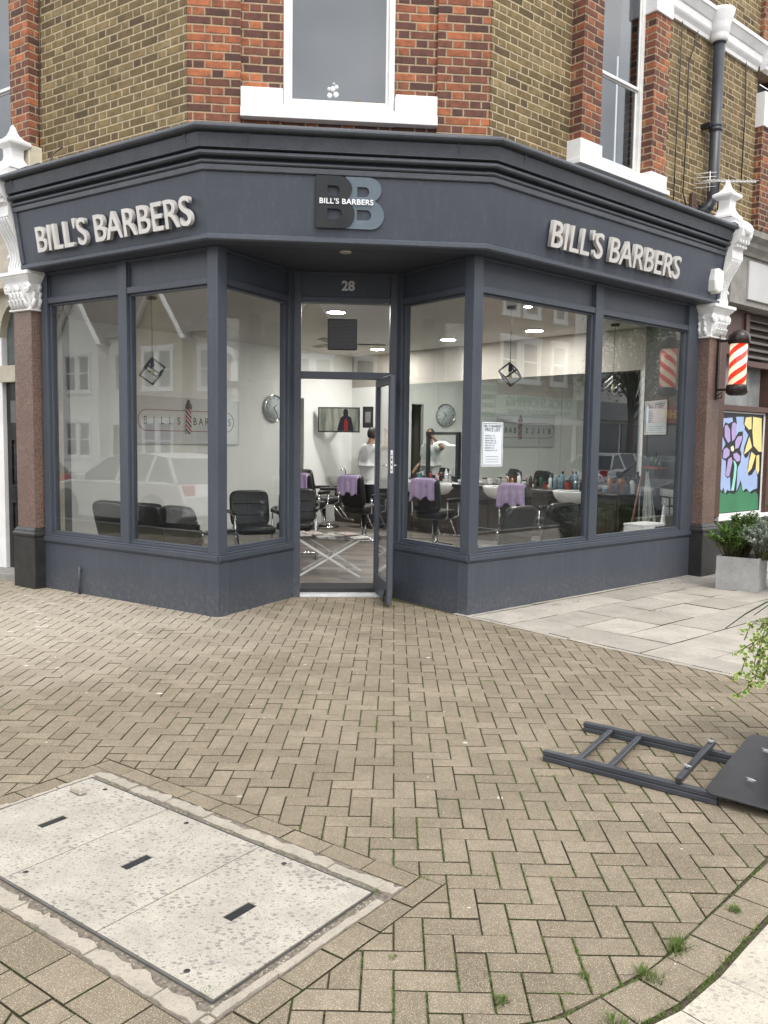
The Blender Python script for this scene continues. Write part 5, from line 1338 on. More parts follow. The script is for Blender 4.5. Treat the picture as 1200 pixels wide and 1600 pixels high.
# ---- price lists
def price_list(fr, x0, y0, x1, y1, d, label, framed=False, M=None):
    u0, zt_ = fr.uz(x0, y0, d); u1, _ = fr.uz(x1, y0, d); zb_ = fr.z(x0, y1, d); zt_ = fr.z(x0, y0, d)
    t = thing('price_list', label, 'poster', fr.p((u0+u1)/2, d, zb_)); w_, h_ = u1-u0, zt_-zb_
    g = MB(); g.wb(fr, u0, u1, d, d+.004, zb_, zt_); g.build('sheet', bpy.data.materials.get('poster_paper') or simple('poster_paper', (.62, .66, .70), .6, var=.02), t)
    ink = bpy.data.materials.get('poster_ink') or simple('poster_ink', (.06, .07, .08), .7)
    R_ = Matrix((fr.t, Vector((0, 0, 1)), fr.n)).transposed().to_4x4()
    rows = [("BILL'S BARBERS", .075, .93, .80), ("PRICE LIST", .095, .84, .72)]
    for txt, sz, zz, ww in rows:
        me = text_mesh(txt, sz, .0003, .001, 'CENTER'); b0, b1, _, _ = mesh_bounds(me); s_ = w_*ww/(b1-b0)
        place_mesh(me, 'heading', Matrix.Translation(fr.p((u0+u1)/2, d+.0055, zb_+h_*zz-.02)) @ R_ @ Matrix.Scale(s_, 4, (1, 0, 0)) @ Matrix.Scale(.8*h_/.75, 4, (0, 1, 0)), ink, t)
    lst = ['HAIRCUT  £14', 'SKIN FADE  £17', 'BEARD TRIM  £8', 'HOT SHAVE  £18', 'KIDS CUT  £11', 'SENIORS  £10', 'WASH & CUT  £18']
    for i, s in enumerate(lst):
        me = text_mesh(s, .019*h_/.45, .0003, .0, 'LEFT'); b0, b1, _, _ = mesh_bounds(me)
        place_mesh(me, 'price_line', Matrix.Translation(fr.p(u0+w_*.15, d+.0055, zb_+h_*(.68-.055*i))) @ R_ @ Matrix.Scale(min(1.2, w_*.7/(b1-b0)), 4, (1, 0, 0)), ink, t)
    g = MB(); e = .012
    for q in ((u0+e, u1-e, zb_+e, zb_+e+.004), (u0+e, u1-e, zt_-e-.004, zt_-e), (u0+e, u0+e+.004, zb_+e, zt_-e), (u1-e-.004, u1-e, zb_+e, zt_-e)): g.wb(fr, q[0], q[1], d+.0045, d+.0055, q[2], q[3])
    for k in range(3):
        g.wb(fr, u0+w_*.2, u0+w_*.8, d+.0045, d+.0055, zb_+h_*(.10+.06*k), zb_+h_*(.10+.06*k)+.003)
    g.build('ruled_border', ink, t)
    if framed:
        g = MB()
        for q in ((u0-.012, u1+.012, zb_-.012, zb_), (u0-.012, u1+.012, zt_, zt_+.012), (u0-.012, u0, zb_, zt_), (u1, u1+.012, zb_, zt_)): g.wb(fr, q[0], q[1], d, d+.012, q[2], q[3])
        g.build('frame', M_['steel'], t)
price_list(FR, 753, 659, 786, 729, -.055, 'tall white price list on the large right window, beside the corner post')
price_list(iRD, 1010, 629, 1043, 678, .006, 'white price list in a thin frame on the dark end wall', True)
# ---- things by the dark end wall
u_, z_ = iRD.uz(1020, 731, .12); t_ = thing('wall_shelf', 'small shelf with dark bottles on the dark end wall under the framed price list', 'shelf', iRD.p(u_, 0, z_))
g = MB(); g.wb(iRD, u_-.24, u_+.24, 0, .16, z_-.01, z_+.01); g.build('board', M_['redp'], t_)
g = MB(); g.tube([iRD.p(u_-.15, .02, z_-.01), iRD.p(u_-.05, .05, z_-.12), iRD.p(u_+.05, .05, z_-.12), iRD.p(u_+.15, .02, z_-.01)], .008, 6); g.build('bracket', M_['metalblack'], t_)
for i, (du, h, m_) in enumerate(((-.12, .13, 0), (-.02, .2, 1), (.07, .15, 0), (.15, .11, 1))):
    g = MB(); g.lathe(iRD.p(u_+du, .08, z_+.012), [(.035, 0), (.038, .01), (.036, h*.6), (.012, h*.8), (.012, h)], 12)
    tag(g.build('bottle', [M_['black'], BM[7]][m_]), ['squat black bottle, leftmost on the small wall shelf', 'tall dark green bottle on the small wall shelf', 'black bottle right of the tall green one on the wall shelf', 'short green bottle, rightmost on the small wall shelf'][i], 'bottle')
sockm = simple('steel_socket_plate', (.42, .43, .44), .35, .2)
for i, (x0, y0, x1, y1, lb) in enumerate([(1031, 763, 1057, 774, 'wide double socket plate at the top of the group on the dark wall'), (1034, 777, 1045, 789, 'square socket plate, upper left of four'), (1048, 778, 1058, 789, 'square socket plate, upper right of four'), (1034, 791, 1045, 802, 'square socket plate, lower left of four'), (1047, 792, 1057, 803, 'square socket plate, lower right of four')]):
    a, zt_ = iRD.uz(x0, y0, .01); b_, _ = iRD.uz(x1, y0, .01); zb_ = iRD.z(x0, y1, .01)
    t_ = thing('socket_plate', lb, 'socket', iRD.p((a+b_)/2, 0, zb_), 'electrical plates on the dark end wall')
    g = MB(); g.wb(iRD, min(a, b_), max(a, b_), 0, .010, zb_, zt_); g.build('plate', sockm, t_, bevel=.003)
    g = MB(); g.wb(iRD, (a+b_)/2-.012, (a+b_)/2+.012, .010, .016, (zb_+zt_)/2-.012, (zb_+zt_)/2+.015); g.build('switch', M_['whitewood'], t_)
# broom with a white towel
bp = iR.u(1002, 750, .6); pb = at(984, 832, 11.6); pt = at(1003, 741, 11.75)
t_ = thing('broom', 'wooden handled broom leaning by the end of the counter', 'broom', (pb.x, pb.y, FZ))
g = MB(); foot = Vector(pb)+(Vector(pb)-Vector(pt))*.35; foot.z = FZ+.1; g.tube([foot, pt], .014, 8); g.build('handle', simple('varnished_wood', (.24, .095, .035), .4), t_)
g = MB(); g.box((foot.x, foot.y, FZ+.06), (.34, .05, .04)); g.box((foot.x, foot.y, FZ+.02), (.33, .035, .07)); g.build('head', M_['black'], t_)
tw = simple('white_towel', (.66, .70, .66), .95, bump=.8); g = MB(); n, m = 14, 18; vs = []
for i in range(m+1):
    for k in range(n+1):
        v = i/m; w_ = .03+.20*v*(1-.45*max(0, v-.6)); u = (k/n-.5)*w_
        vs.append((pt[0]+.05+u+.05*v, pt[1]-.05-.03*math.sin(k*1.3+v*3)*v-.02, pt[2]+.02-v*(.72+.12*math.sin(k*.5))+.05*abs(k/n-.5)))
g.add(vs, [(i*(n+1)+k, i*(n+1)+k+1, (i+1)*(n+1)+k+1, (i+1)*(n+1)+k) for i in range(m) for k in range(n)], 0, True)
o = g.build('towel', tw); md = o.modifiers.new('thick', 'SOLIDIFY'); md.thickness = .008; tag(o, 'white towel hung over the broom handle near the dark wall', 'towel')
# white box and tissues on the window board
a = FR.u(985, 830, -.4); b_ = FR.u(1018, 830, -.4)
t_ = thing('white_box', 'low white box on the window board beside the broom', 'box', FR.p((a+b_)/2, -.25, .52))
g = MB(); g.wb(FR, a, b_, -.50, -.22, .45, .66); g.build('carton', simple('white_card', (.72, .73, .74), .6), t_, bevel=.004)
g = MB(); g.wb(FR, a-.004, b_+.004, -.504, -.216, .64, .665); g.build('lid', bpy.data.materials['white_card'], t_, bevel=.004)
a = FR.u(1020, 830, -.25); b_ = FR.u(1052, 826, -.25)
t_ = thing('tissue_box', 'dark tray with a white tissue sticking up at the right end of the window', 'tissue box', FR.p((a+b_)/2, -.25, .52))
g = MB(); g.wb(FR, a, b_, -.32, -.18, .52, .63); g.build('tray', M_['black'], t_, bevel=.004)
g = MB(); pq = [(-.05, 0), (.06, 0), (.05, .12), (.075, .24), (.02, .27), (-.02, .12)]; um_ = (a+b_)/2-.02
g.add([FR.p(um_+x, -.25+.01*(i % 2), .62+y) for i, (x, y) in enumerate(pq)]+[FR.p(um_+x, -.255+.01*(i % 2)-.006, .62+y) for i, (x, y) in enumerate(pq)], [tuple(range(6)), tuple(range(11, 5, -1))]+[(i, (i+1) % 6, 6+(i+1) % 6, 6+i) for i in range(6)])
g.build('tissue', bpy.data.materials['white_card'], t_)
# black framed mirror with a lit squiggle lamp on the mirror wall
u0, z1 = iR.uz(667, 675, .05); u1, _ = iR.uz(716, 675, .05); z0 = 1.0
FM = thing('framed_mirror', 'black framed mirror with a wavy lit tube, hung over the counter right of the barber', 'mirror', iR.p((u0+u1)/2, .02, z0))
g = MB()
for q in ((u0, u0+.05, z0, z1), (u1-.05, u1, z0, z1), (u0+.05, u1-.05, z1-.05, z1), (u0+.05, u1-.05, z0, z0+.05)): g.wb(iR, q[0], q[1], .02, .06, q[2], q[3])
g.build('frame', M_['black'], FM)
g = MB(); g.wb(iR, u0+.05, u1-.05, .02, .03, z0+.05, z1-.05); g.build('mirror_panel', M_['mirror'], FM)
g = MB(); pts = [iR.p(u0+.14+(u1-u0-.30)*k/24+.06, .07, z1-.20-.035*math.sin(k/24*2*math.pi*1.0+2.6)) for k in range(25)]; g.tube(pts, .006, 6)
g.build('lit_tube', emis('lit_tube', (1, .98, .92), 2.2), FM)
# ================================================================ barber pole lamp
U_, D_ = 4.333, .412
BP = thing('barber_pole', 'lit red and white striped barber pole lamp on the granite pilaster', 'barber pole', FR.p(U_, D_, 2.27))
c = FR.p(U_, D_, 0)
def stripes():
    t = NT('lit_red_white_stripes'); sp = t.n('ShaderNodeSeparateXYZ'); g_ = t.n('ShaderNodeVectorMath', operation='SUBTRACT'); t.put(g_.inputs[0], t.pos()); g_.inputs[1].default_value = (c.x, c.y, 0); t.put(sp.inputs[0], g_.outputs[0])
    an = t.math('DIVIDE', t.math('ARCTAN2', sp.outputs[1], sp.outputs[0]), 2*math.pi)
    x = t.math('FRACT', t.math('ADD', t.math('MULTIPLY', sp.outputs[2], -6.6), t.math('MULTIPLY', an, 3.0)))
    col = t.ramp(x, [(0, (.82, .040, .020)), (.47, (.82, .040, .020)), (.50, (1, .70, .42)), (.97, (1, .84, .62))])
    w_ = t.ramp(t.noise(t.pos(), 4, 2), [(.35, .85), (.65, 1.15)])
    p = t.n('ShaderNodeBsdfPrincipled'); t.put(p.inputs['Base Color'], col); p.inputs['Roughness'].default_value = .15
    t.put(p.inputs['Emission Color'], t.mix(1.0, col, w_, 'MULTIPLY')); p.inputs['Emission Strength'].default_value = .42
    t.t.links.new(p.outputs[0], t.out.inputs[0]); return t.m
M_['bronze'] = simple('dark_bronze_metal', (.030, .020, .018), .3, .3, var=.2)
g = MB(); g.lathe(c, [(.102, 2.39), (.102, 2.91)], 32); g.build('striped_cylinder', stripes(), BP)
g = MB(); g.lathe(c, [(.118, 2.89), (.128, 2.90), (.128, 2.985), (.118, 3.0), (.112, 3.015), (.085, 3.045), (.04, 3.058), (.0, 3.06)], 32); g.build('top_cap', M_['bronze'], BP)
g = MB(); g.lathe(c, [(.0, 2.262), (.075, 2.264), (.105, 2.275), (.128, 2.30), (.128, 2.375), (.118, 2.395)], 32); g.build('bottom_cap', M_['bronze'], BP)
g = MB(); g.wb(FR, U_-.022, U_+.022, .14, .17, 2.22, 3.02)
for z in (2.34, 2.94): g.wb(FR, U_-.014, U_+.014, .17, D_-.11, z-.014, z+.014)
g.tube([FR.p(U_, .17, 2.27), FR.p(U_, .22, 2.31), FR.p(U_, .22, 2.24), FR.p(U_, .17, 2.24)], .008, 6)
g.build('bracket', M_['bronze'], BP)
# ================================================================ neighbours
NBR = thing('neighbour_shop', 'closed neighbouring shop with brown timber frame, pale blank fascia and stone cornice', 'building', FR.p(6.5, -1, 0))
def nb(name, boxes, mat, parent=NBR, fr=FR, bevel=.004):
    b = MB()
    for q in boxes: b.wb(fr, *q)
    return b.build(name, M_[mat] if isinstance(mat, str) else mat, parent, bevel=bevel)
M_['brown'] = simple('brown_timber', (.085, .042, .032), .5, var=.2, sc=8)
M_['greystone'] = simple('grey_weathered_stone', (.26, .25, .23), .85, var=.25, sc=5, bump=.4)
M_['palepanel'] = simple('pale_fascia_panel', (.50, .50, .50), .6, var=.1, sc=1.2)
nb('stall_riser', [(4.49, 9.5, -.30, -.08, -.05, .64)], 'blackstone'); nb('window_ledge', [(4.9, 9.5, -.3, -.03, .642, .70)], 'white')
nb('timber_post', [(4.49, 4.93, -.3, -.04, .702, 3.2)], 'brown'); nb('timber_post', [(6.27, 6.40, -.3, -.04, .702, 2.75)], 'brown')
nb('transom_rail', [(4.932, 9.5, -.3, -.05, 2.115, 2.19)], 'brown'); nb('side_panel', [(6.40, 9.5, -.3, -.10, .702, 2.113)], 'brown')
nb('frosted_window', [(4.932, 6.268, -.25, -.20, 2.192, 2.85)], simple('frosted_glass', (.22, .235, .23), .25, var=.3, sc=2.2))
nb('lintel', [(4.932, 5.42, -.3, -.06, 2.85, 3.45)], 'brown')
LV = nb('vent_frame', [(5.42, 9.5, -.3, -.12, 2.85, 3.45), (5.42, 5.52, -.12, -.03, 2.75, 3.42), (5.52, 9.5, -.12, -.03, 2.72, 2.80)], 'brown')
b = MB()
for k in range(6):
    z = 2.84+k*.098; b.hexa([FR.p(5.52, -.04, z), FR.p(9.5, -.04, z), FR.p(9.5, -.115, z+.05), FR.p(5.52, -.115, z+.05), FR.p(5.52, -.035, z+.012), FR.p(9.5, -.035, z+.012), FR.p(9.5, -.11, z+.062), FR.p(5.52, -.11, z+.062)])
b.build('louvre', simple('grey_louvre', (.16, .145, .13), .6), LV)
nb('fascia', [(4.60, 9.5, -.3, .14, 3.46, 4.08)], 'greystone'); nb('fascia_panel', [(5.02, 9.5, .14, .17, 3.54, 4.03)], 'palepanel')
b = MB(); b.sweep([(-.3, 4.082), (.17, 4.082), (.19, 4.12), (.25, 4.17), (.26, 4.22), (.34, 4.27), (.35, 4.34), (-.3, 4.42)], lambda d: [FR.p(4.55, d), FR.p(9.5, d)]); b.build('cornice', M_['greystone'], NBR, fix=True)
nb('party_wall', [(4.46, 4.49, -.3, .02, 0, 3.5)], 'brown')
b = MB(); rg2 = random.Random(5)
for k in range(150):
    p = FR.p(rg2.uniform(4.75, 7.5), rg2.uniform(.1, .36), 4.36+rg2.uniform(-.02, .02)); 
    for j in range(2):
        a = rg2.uniform(0, 6.28); q = Vector((math.cos(a), math.sin(a), rg2.uniform(-.4, .8)))*rg2.uniform(.03, .09); w_ = Vector((-math.sin(a), math.cos(a), 0))*.012
        b.add([p-w_, p+w_, p+q], [(0, 1, 2)])
tag(b.build('ledge_weeds', simple('dry_dark_weeds', (.06, .07, .03), .9)), 'dark weeds growing along the neighbouring stone cornice', 'weeds', kind='stuff')
# painted flower mural
mu0, mu1, mz0, mz1 = 4.975, 6.21, .735, 2.09
MU = thing('flower_mural', 'painted window board with a lilac flower, yellow petals and green grass outlined in black', 'painting', FR.p((mu0+mu1)/2, -.1, mz0))
g = MB(); g.wb(FR, mu0-.04, mu1+.06, -.2, -.10, mz0-.03, mz1+.02); g.build('white_border', M_['whitewood'], MU)
g = MB(); g.wb(FR, mu0, mu1, -.10, -.097, mz0, mz1); g.build('outline_ground', simple('black_outline_paint', (.018, .018, .020), .5), MU)
sx0, sx1 = 97, 360   # pixel columns of the enlarged crop that the polygons are read from
def mp_(x, y):
    # crop pixel (421x1600 for photo x1100-1200,y580-960) -> wall
    return FR.uz(1100+x/4.21, 580+y/4.21, -.097)
def mpoly(pts, mat, name, lift=.0015):
    g = MB(); q = [mp_(*p) for p in pts]
    q = [(min(max(u, mu0+.012), mu1-.012), min(max(z, mz0+.01), mz1-.012)) for u, z in q]
    n = len(q); a = sum(q[i][0]*q[(i+1) % n][1]-q[(i+1) % n][0]*q[i][1] for i in range(n))
    if a < 0: q = q[::-1]
    vs = [FR.p(u, -.097+lift+.0015, z) for u, z in q]; g.add(vs, [tuple(range(n))]); 
    g.add([FR.p(u, -.097, z) for u, z in q]+vs, [(i, (i+1) % n, n+(i+1) % n, n+i) for i in range(n)])
    return g.build(name, mat, MU)
cb_ = simple('sky_blue_paint', (.34, .45, .70), .5, var=.08, sc=3); cg_ = simple('grass_green_paint', (.045, .20, .095), .5, var=.12, sc=3)
cp_ = simple('lilac_paint', (.42, .33, .60), .5, var=.08); cy_ = simple('yellow_paint', (.80, .66, .27), .5, var=.08); ca_ = simple('aqua_paint', (.33, .72, .62), .5); cw_ = simple('cream_paint', (.82, .78, .55), .5)
mpoly([(108, 310), (185, 305), (190, 330), (160, 345), (140, 335), (122, 380), (122, 430), (140, 480), (118, 520), (118, 575), (142, 590), (140, 690), (152, 705), (170, 695), (172, 790), (150, 780), (140, 805), (125, 765), (115, 790), (100, 760), (98, 600)], cb_, 'sky_patch')
mpoly([(210, 300), (262, 300), (258, 345), (268, 370), (262, 395), (225, 400), (208, 430), (215, 340)], cb_, 'sky_patch')
mpoly([(255, 400), (268, 385), (290, 420), (262, 500), (258, 545), (270, 575), (290, 560), (300, 530), (285, 630), (290, 690), (315, 680), (340, 640), (350, 700), (348, 770), (320, 780), (300, 795), (275, 770), (255, 790), (240, 715), (225, 760), (212, 790), (220, 640), (240, 600), (245, 540), (236, 520), (255, 450)], cb_, 'sky_patch')
mpoly([(98, 800), (108, 790), (122, 810), (130, 780), (145, 815), (165, 800), (195, 810), (220, 790), (240, 745), (262, 800), (290, 785), (310, 810), (335, 790), (354, 810), (354, 935), (95, 935)], cg_, 'grass_patch')
for pts in ([(135, 360), (152, 352), (170, 385), (172, 460), (158, 472), (135, 430)], [(184, 345), (200, 335), (215, 350), (205, 440), (185, 462), (180, 400)], [(205, 460), (222, 430), (250, 425), (248, 450), (225, 505), (205, 510)],
            [(128, 515), (150, 502), (168, 520), (165, 555), (140, 575), (124, 570)], [(192, 545), (215, 535), (238, 560), (235, 590), (215, 595), (195, 570)], [(158, 580), (180, 565), (186, 590), (165, 690), (150, 695), (142, 680)]): mpoly(pts, cp_, 'lilac_petal')
for pts in ([(275, 305), (312, 300), (312, 380), (295, 385), (265, 350)], [(322, 300), (378, 310), (378, 530), (360, 530), (325, 490), (318, 400)], [(298, 430), (315, 500), (285, 530), (262, 548), (275, 500)], [(312, 530), (338, 555), (312, 640), (288, 668), (295, 600)], [(345, 555), (362, 550), (362, 650), (352, 680), (340, 640)]): mpoly(pts, cy_, 'yellow_petal')
mpoly([(192, 585), (202, 590), (215, 620), (208, 700), (195, 785), (178, 785), (192, 700), (200, 625)], ca_, 'stem'); mpoly([(175, 500), (190, 490), (198, 510), (190, 530), (176, 520)], cw_, 'flower_centre')
# left neighbour
NBL = thing('neighbour_entrance', 'cream stone entrance of the next house with a black panelled door under an arched window', 'building', FL.p(-2.5, -1, 0))
kw = dict(parent=NBL, fr=FL)
M_['creamstone'] = simple('cream_stone', (.46, .42, .34), .8, var=.2, sc=4, bump=.3)
UJ = FL.u(5, 620, -.30); nb('door_jamb', [(-2.3, UJ, -.50, -.29, 0, 3.3)], 'white', **kw); nb('door_jamb', [(-.40, -.34, -.5, -.29, 0, 3.3)], 'creamstone', **kw)
nb('stone_wall', [(-7, -2.3, -.32, -.10, 0, 4.0)], 'creamstone', **kw)
nb('lintel', [(UJ, -.40, -.5, -.25, 2.27, 2.46)], 'creamstone', **kw); nb('stone_wall', [(-2.3, -.34, -.45, -.20, 3.3, 4.0)], 'creamstone', **kw)
nb('moulding', [(-2.3, -.34, -.20, -.10, 3.30, 3.40), (-2.3, -.34, -.20, -.13, 3.40, 3.46)], 'creamstone', **kw)
nb('doorstep', [(-1.3, -.35, -.6, .0, -.02, .075)], 'greystone', **kw)
DR = nb('door', [(UJ, -.40, -.40, -.34, .08, 2.27)], 'black', **kw)
bd = simple('black_gloss_door', (.014, .014, .015), .25, var=.3); DR.data.materials[0] = bd
for (a, b_, z0, z1) in ((-1.11, -.82, .28, .88), (-.78, -.49, .28, .88), (-1.11, -.82, 1.05, 1.62), (-.78, -.49, 1.05, 1.62)):
    g = MB()
    for q in ((a, b_, z0, z0+.025), (a, b_, z1-.025, z1), (a, a+.025, z0+.025, z1-.025), (b_-.025, b_, z0+.025, z1-.025)): g.wb(FL, q[0], q[1], -.34, -.32, q[2], q[3])
    g.wb(FL, a+.06, b_-.06, -.34, -.325, z0+.06, z1-.06); g.build('door_panel', bd, DR, bevel=.004)
for (a, b_) in ((-1.11, -.82), (-.78, -.49)):
    g = MB(); g.wb(FL, a, b_, -.34, -.334, 1.80, 2.06); g.build('door_light', simple('dim_door_glass', (.12, .13, .13), .15) if 'dim_door_glass' not in bpy.data.materials else bpy.data.materials['dim_door_glass'], DR)
nx, nz = FL.uz(26, 651, -.34)
place_mesh(text_mesh('28', .14, .003, .0015), 'door_number', Matrix.Translation(FL.p(nx, -.338, nz-.04)) @ Matrix((FL.t, (0, 0, 1), FL.n)).transposed().to_4x4(), M_['frost'], DR)
g = MB(); g.wb(FL, -.93, -.70, -.34, -.33, .93, 1.0); g.build('letter_plate', M_['chrome'], DR, bevel=.003)
# arched window over the door
pts = [(-1.19, 2.46), (-.36, 2.46)]+[(-.775+.4175*math.cos(math.radians(a)), 2.80+.4175*math.sin(math.radians(a))) for a in range(0, 181, 12)]
g = MB(); n = len(pts); g.add([FL.p(u, -.36, z) for u, z in pts], [tuple(range(n))]); g.add([FL.p(u, -.362, z) for u, z in pts], [tuple(range(n-1, -1, -1))])
g.build('fanlight', simple('dark_fanlight_glass', (.10, .115, .11), .1, var=.2), NBL)
g = MB(); outer = [(-.775+.56*math.cos(math.radians(a)), 2.80+.50*math.sin(math.radians(a))) for a in range(0, 181, 12)]; inner = pts[2:]
m = len(inner); vs = [FL.p(u, -.27, z) for u, z in inner]+[FL.p(u, -.27, z) for u, z in outer]+[FL.p(u, -.37, z) for u, z in inner]
g.add(vs, [(i, m+i, m+i+1, i+1) for i in range(m-1)]+[(i, i+1, 2*m+i+1, 2*m+i) for i in range(m-1)])
for a, b_ in zip(outer[:-1], outer[1:]):     # spandrel above the arch
    g.add([FL.p(a[0], -.272, a[1]), FL.p(a[0], -.272, 3.32), FL.p(b_[0], -.272, 3.32), FL.p(b_[0], -.272, b_[1])], [(0, 1, 2, 3)])
g.build('arch', M_['creamstone'], NBL)
# ================================================================ aerial and cables
def uwr(pts, d=.03): return [UWR.p(*(lambda q: (q[0], d, q[1]))(UWR.uz(x, y, d))) for x, y in pts]
for pts, r, lb in (([(1068, 0), (1062, 120), (1056, 230), (1052, 325)], .007, 'thin black cable on the brick wall, leftmost of three'), ([(1096, 18), (1088, 62), (1076, 100), (1073, 200), (1067, 300), (1072, 322)], .008, 'black cable bending at the hopper, between the other two on the brick wall'),
                   ([(1183, 48), (1166, 88), (1164, 180), (1157, 300)], .008, 'black cable right of the drainpipe, crossing the white moulding')):
    g = MB(); g.tube(uwr(pts), r, 6); tag(g.build('cable', M_['black']), lb, 'cable', 'cables on the upper wall')
g = MB(); q = [UWL.p(*(lambda q: (q[0], .015, q[1]))(UWL.uz(x, y, .015))) for x, y in [(61, -10), (62, 110), (60, 190), (63, 262)]]; g.tube(q, .007, 6); tag(g.build('cable', M_['black']), 'thin cable down the left brick pier', 'cable')
AE = thing('television_aerial', 'grey rod aerial lying on brackets beside the foot of the drainpipe', 'aerial', FR.p(4.4, .0, 4.9))
a, b_ = at(1099, 283, 10.9), at(1181, 285, 11.0); g = MB(); g.tube([a, b_], .010, 6); g.build('boom', M_['steel'], AE)
g = MB()
for k in range(14):
    p = a.lerp(b_, .03+k*.07); g.tube([p-FR.n*.08+Vector((0, 0, .006)), p+FR.n*.08+Vector((0, 0, .006))], .0045, 5)
g.build('elements', M_['steel'], AE)
g = MB(); p = a.lerp(b_, .12)
for dz in (-.07, -.02, .05, .10): g.tube([p-FR.n*.16+FR.t*-.10+Vector((0, 0, dz)), p+FR.n*.02+FR.t*.12+Vector((0, 0, dz+.03))], .005, 5)
g.tube([p+Vector((0, 0, -.12)), p+Vector((0, 0, .12))], .007, 5); g.build('reflector', M_['steel'], AE)
g = MB(); p = a.lerp(b_, .3); g.tube([p, p+Vector((0, 0, -.45))], .012, 6); g.build('mast', M_['metalblack'], AE)
g = MB(); q = [at(x, y, 10.8) for x, y in [(1070, 325), (1085, 320), (1095, 328), (1108, 322), (1118, 330)]]; g.tube(q, .006, 5); q = [at(x, y, 10.75) for x, y in [(1090, 335), (1100, 326), (1112, 334), (1130, 338), (1146, 330)]]; g.tube(q, .006, 5)
tag(g.build('cable', M_['black']), 'tangle of black cable lying on the right end of the shopfront cornice', 'cable')
jb = UWR.uz(1083, 310, .03); g = MB(); g.wb(UWR, jb[0]-.05, jb[0]+.05, 0, .05, jb[1]-.14, jb[1]+.06); tag(g.build('junction_box', M_['brown'], bevel=.005), 'small brown junction box on the brick wall below the cables', 'junction box')
g = MB(); q = [FL.p(-.05, .25, 4.36), FL.p(.10, .2, 4.40), FL.p(.25, .18, 4.37), FL.p(.36, .12, 4.41), FL.p(.30, .02, 4.55), FL.p(.35, -.05, 4.62)]; g.tube(q, .007, 6)
q = [FL.p(.02, .22, 4.35), FL.p(.14, .24, 4.37), FL.p(.30, .20, 4.40), FL.p(.42, .14, 4.38)]; g.tube(q, .006, 6); tag(g.build('cable', M_['black']), 'tangle of black cable on the left end of the shopfront cornice', 'cable')
# figurine and papers in the central upper window
p = UC.uz(520, 145, -.09); t_ = thing('china_ornament', 'small white china bird ornament inside the central upper window', 'ornament', UC.p(p[0], -.09, 4.76))
g = MB(); z0 = 4.80; u0_ = p[0]
for du, dz, r in ((0, .02, .030), (-.03, .09, .032), (.03, .10, .034), (0, .15, .032), (.035, .17, .028), (-.035, .15, .026), (.01, .20, .022)):
    cc_ = UC.p(u0_+du, -.10, z0+dz); g.lathe(cc_, [(.0, -r), (r*.7, -r*.7), (r, 0), (r*.7, r*.7), (0, r)], 10)
g.build('figure', M_['ceramic'], t_)
p = UC.uz(573, 165, -.09); g = MB(); g.wb(UC, p[0]-.13, p[0]-.05, -.09, -.08, 4.775, 4.86); g.wb(UC, p[0]-.045, p[0]+.005, -.095, -.085, 4.745, 4.83); g.wb(UC, p[0]+.03, p[0]+.15, -.09, -.08, 4.775, 4.85)
tag(g.build('card_scraps', simple('buff_card', (.42, .30, .20), .9)), 'buff card scraps along the bottom of the central upper window pane', 'card')
# ================================================================ fallen pavement sign
PB = simple('dark_grey_powder_coat', (.040, .044, .054), .38, var=.2); 
AB = thing('fallen_pavement_sign', 'dark metal sign stand lying flat on the paving, its black board at the right edge', 'sign stand', G(1010, 1190, 0))
a0, a1 = G(913, 1129, .05), G(1146, 1180, .05); b0, b1 = G(850, 1173, .05), G(1104, 1238, .05)
dl = ((a1-a0).normalized()+(b1-b0).normalized()).normalized(); LR_ = (b1-b0).length+.05; a1 = a0+dl*(LR_+.10); b1 = b0+dl*LR_
for k, z in enumerate((.014, .043)):
    for nm, (p, q) in (('rail', (a0, a1)), ('rail', (b0, b1))):
        g = MB(); p_ = Vector((p.x, p.y, z+.001)); q_ = Vector((q.x, q.y, z+.001)); g.bar(p_, q_, .034, .0265); g.build(nm, PB, AB, bevel=.003)
for s0, z in ((.165, .040), (.33, .040)):
    g = MB(); p = a0+dl*s0; q = b0+dl*(s0+.02); p.z = q.z = z; v = (q-p).normalized()*.02; g.bar(p+v, q-v, .030, .024); g.build('crossbar', PB, AB, bevel=.003)
rb0, rb1 = G(1114, 1157, .085), G(1060, 1216, .085); rb0.z = rb1.z = .075
g = MB(); g.bar(rb0, rb1, .030, .030); RB_ = g.build('crossbar', PB, AB, bevel=.003)
e_ = (rb1-rb0).normalized()
g = MB(); g.box(rb1+e_*.001, (.022, .022, .022), Matrix((e_.cross(Vector((0, 0, 1))), e_, Vector((0, 0, 1)))).transposed()); g.build('open_end', M_['black'], RB_)
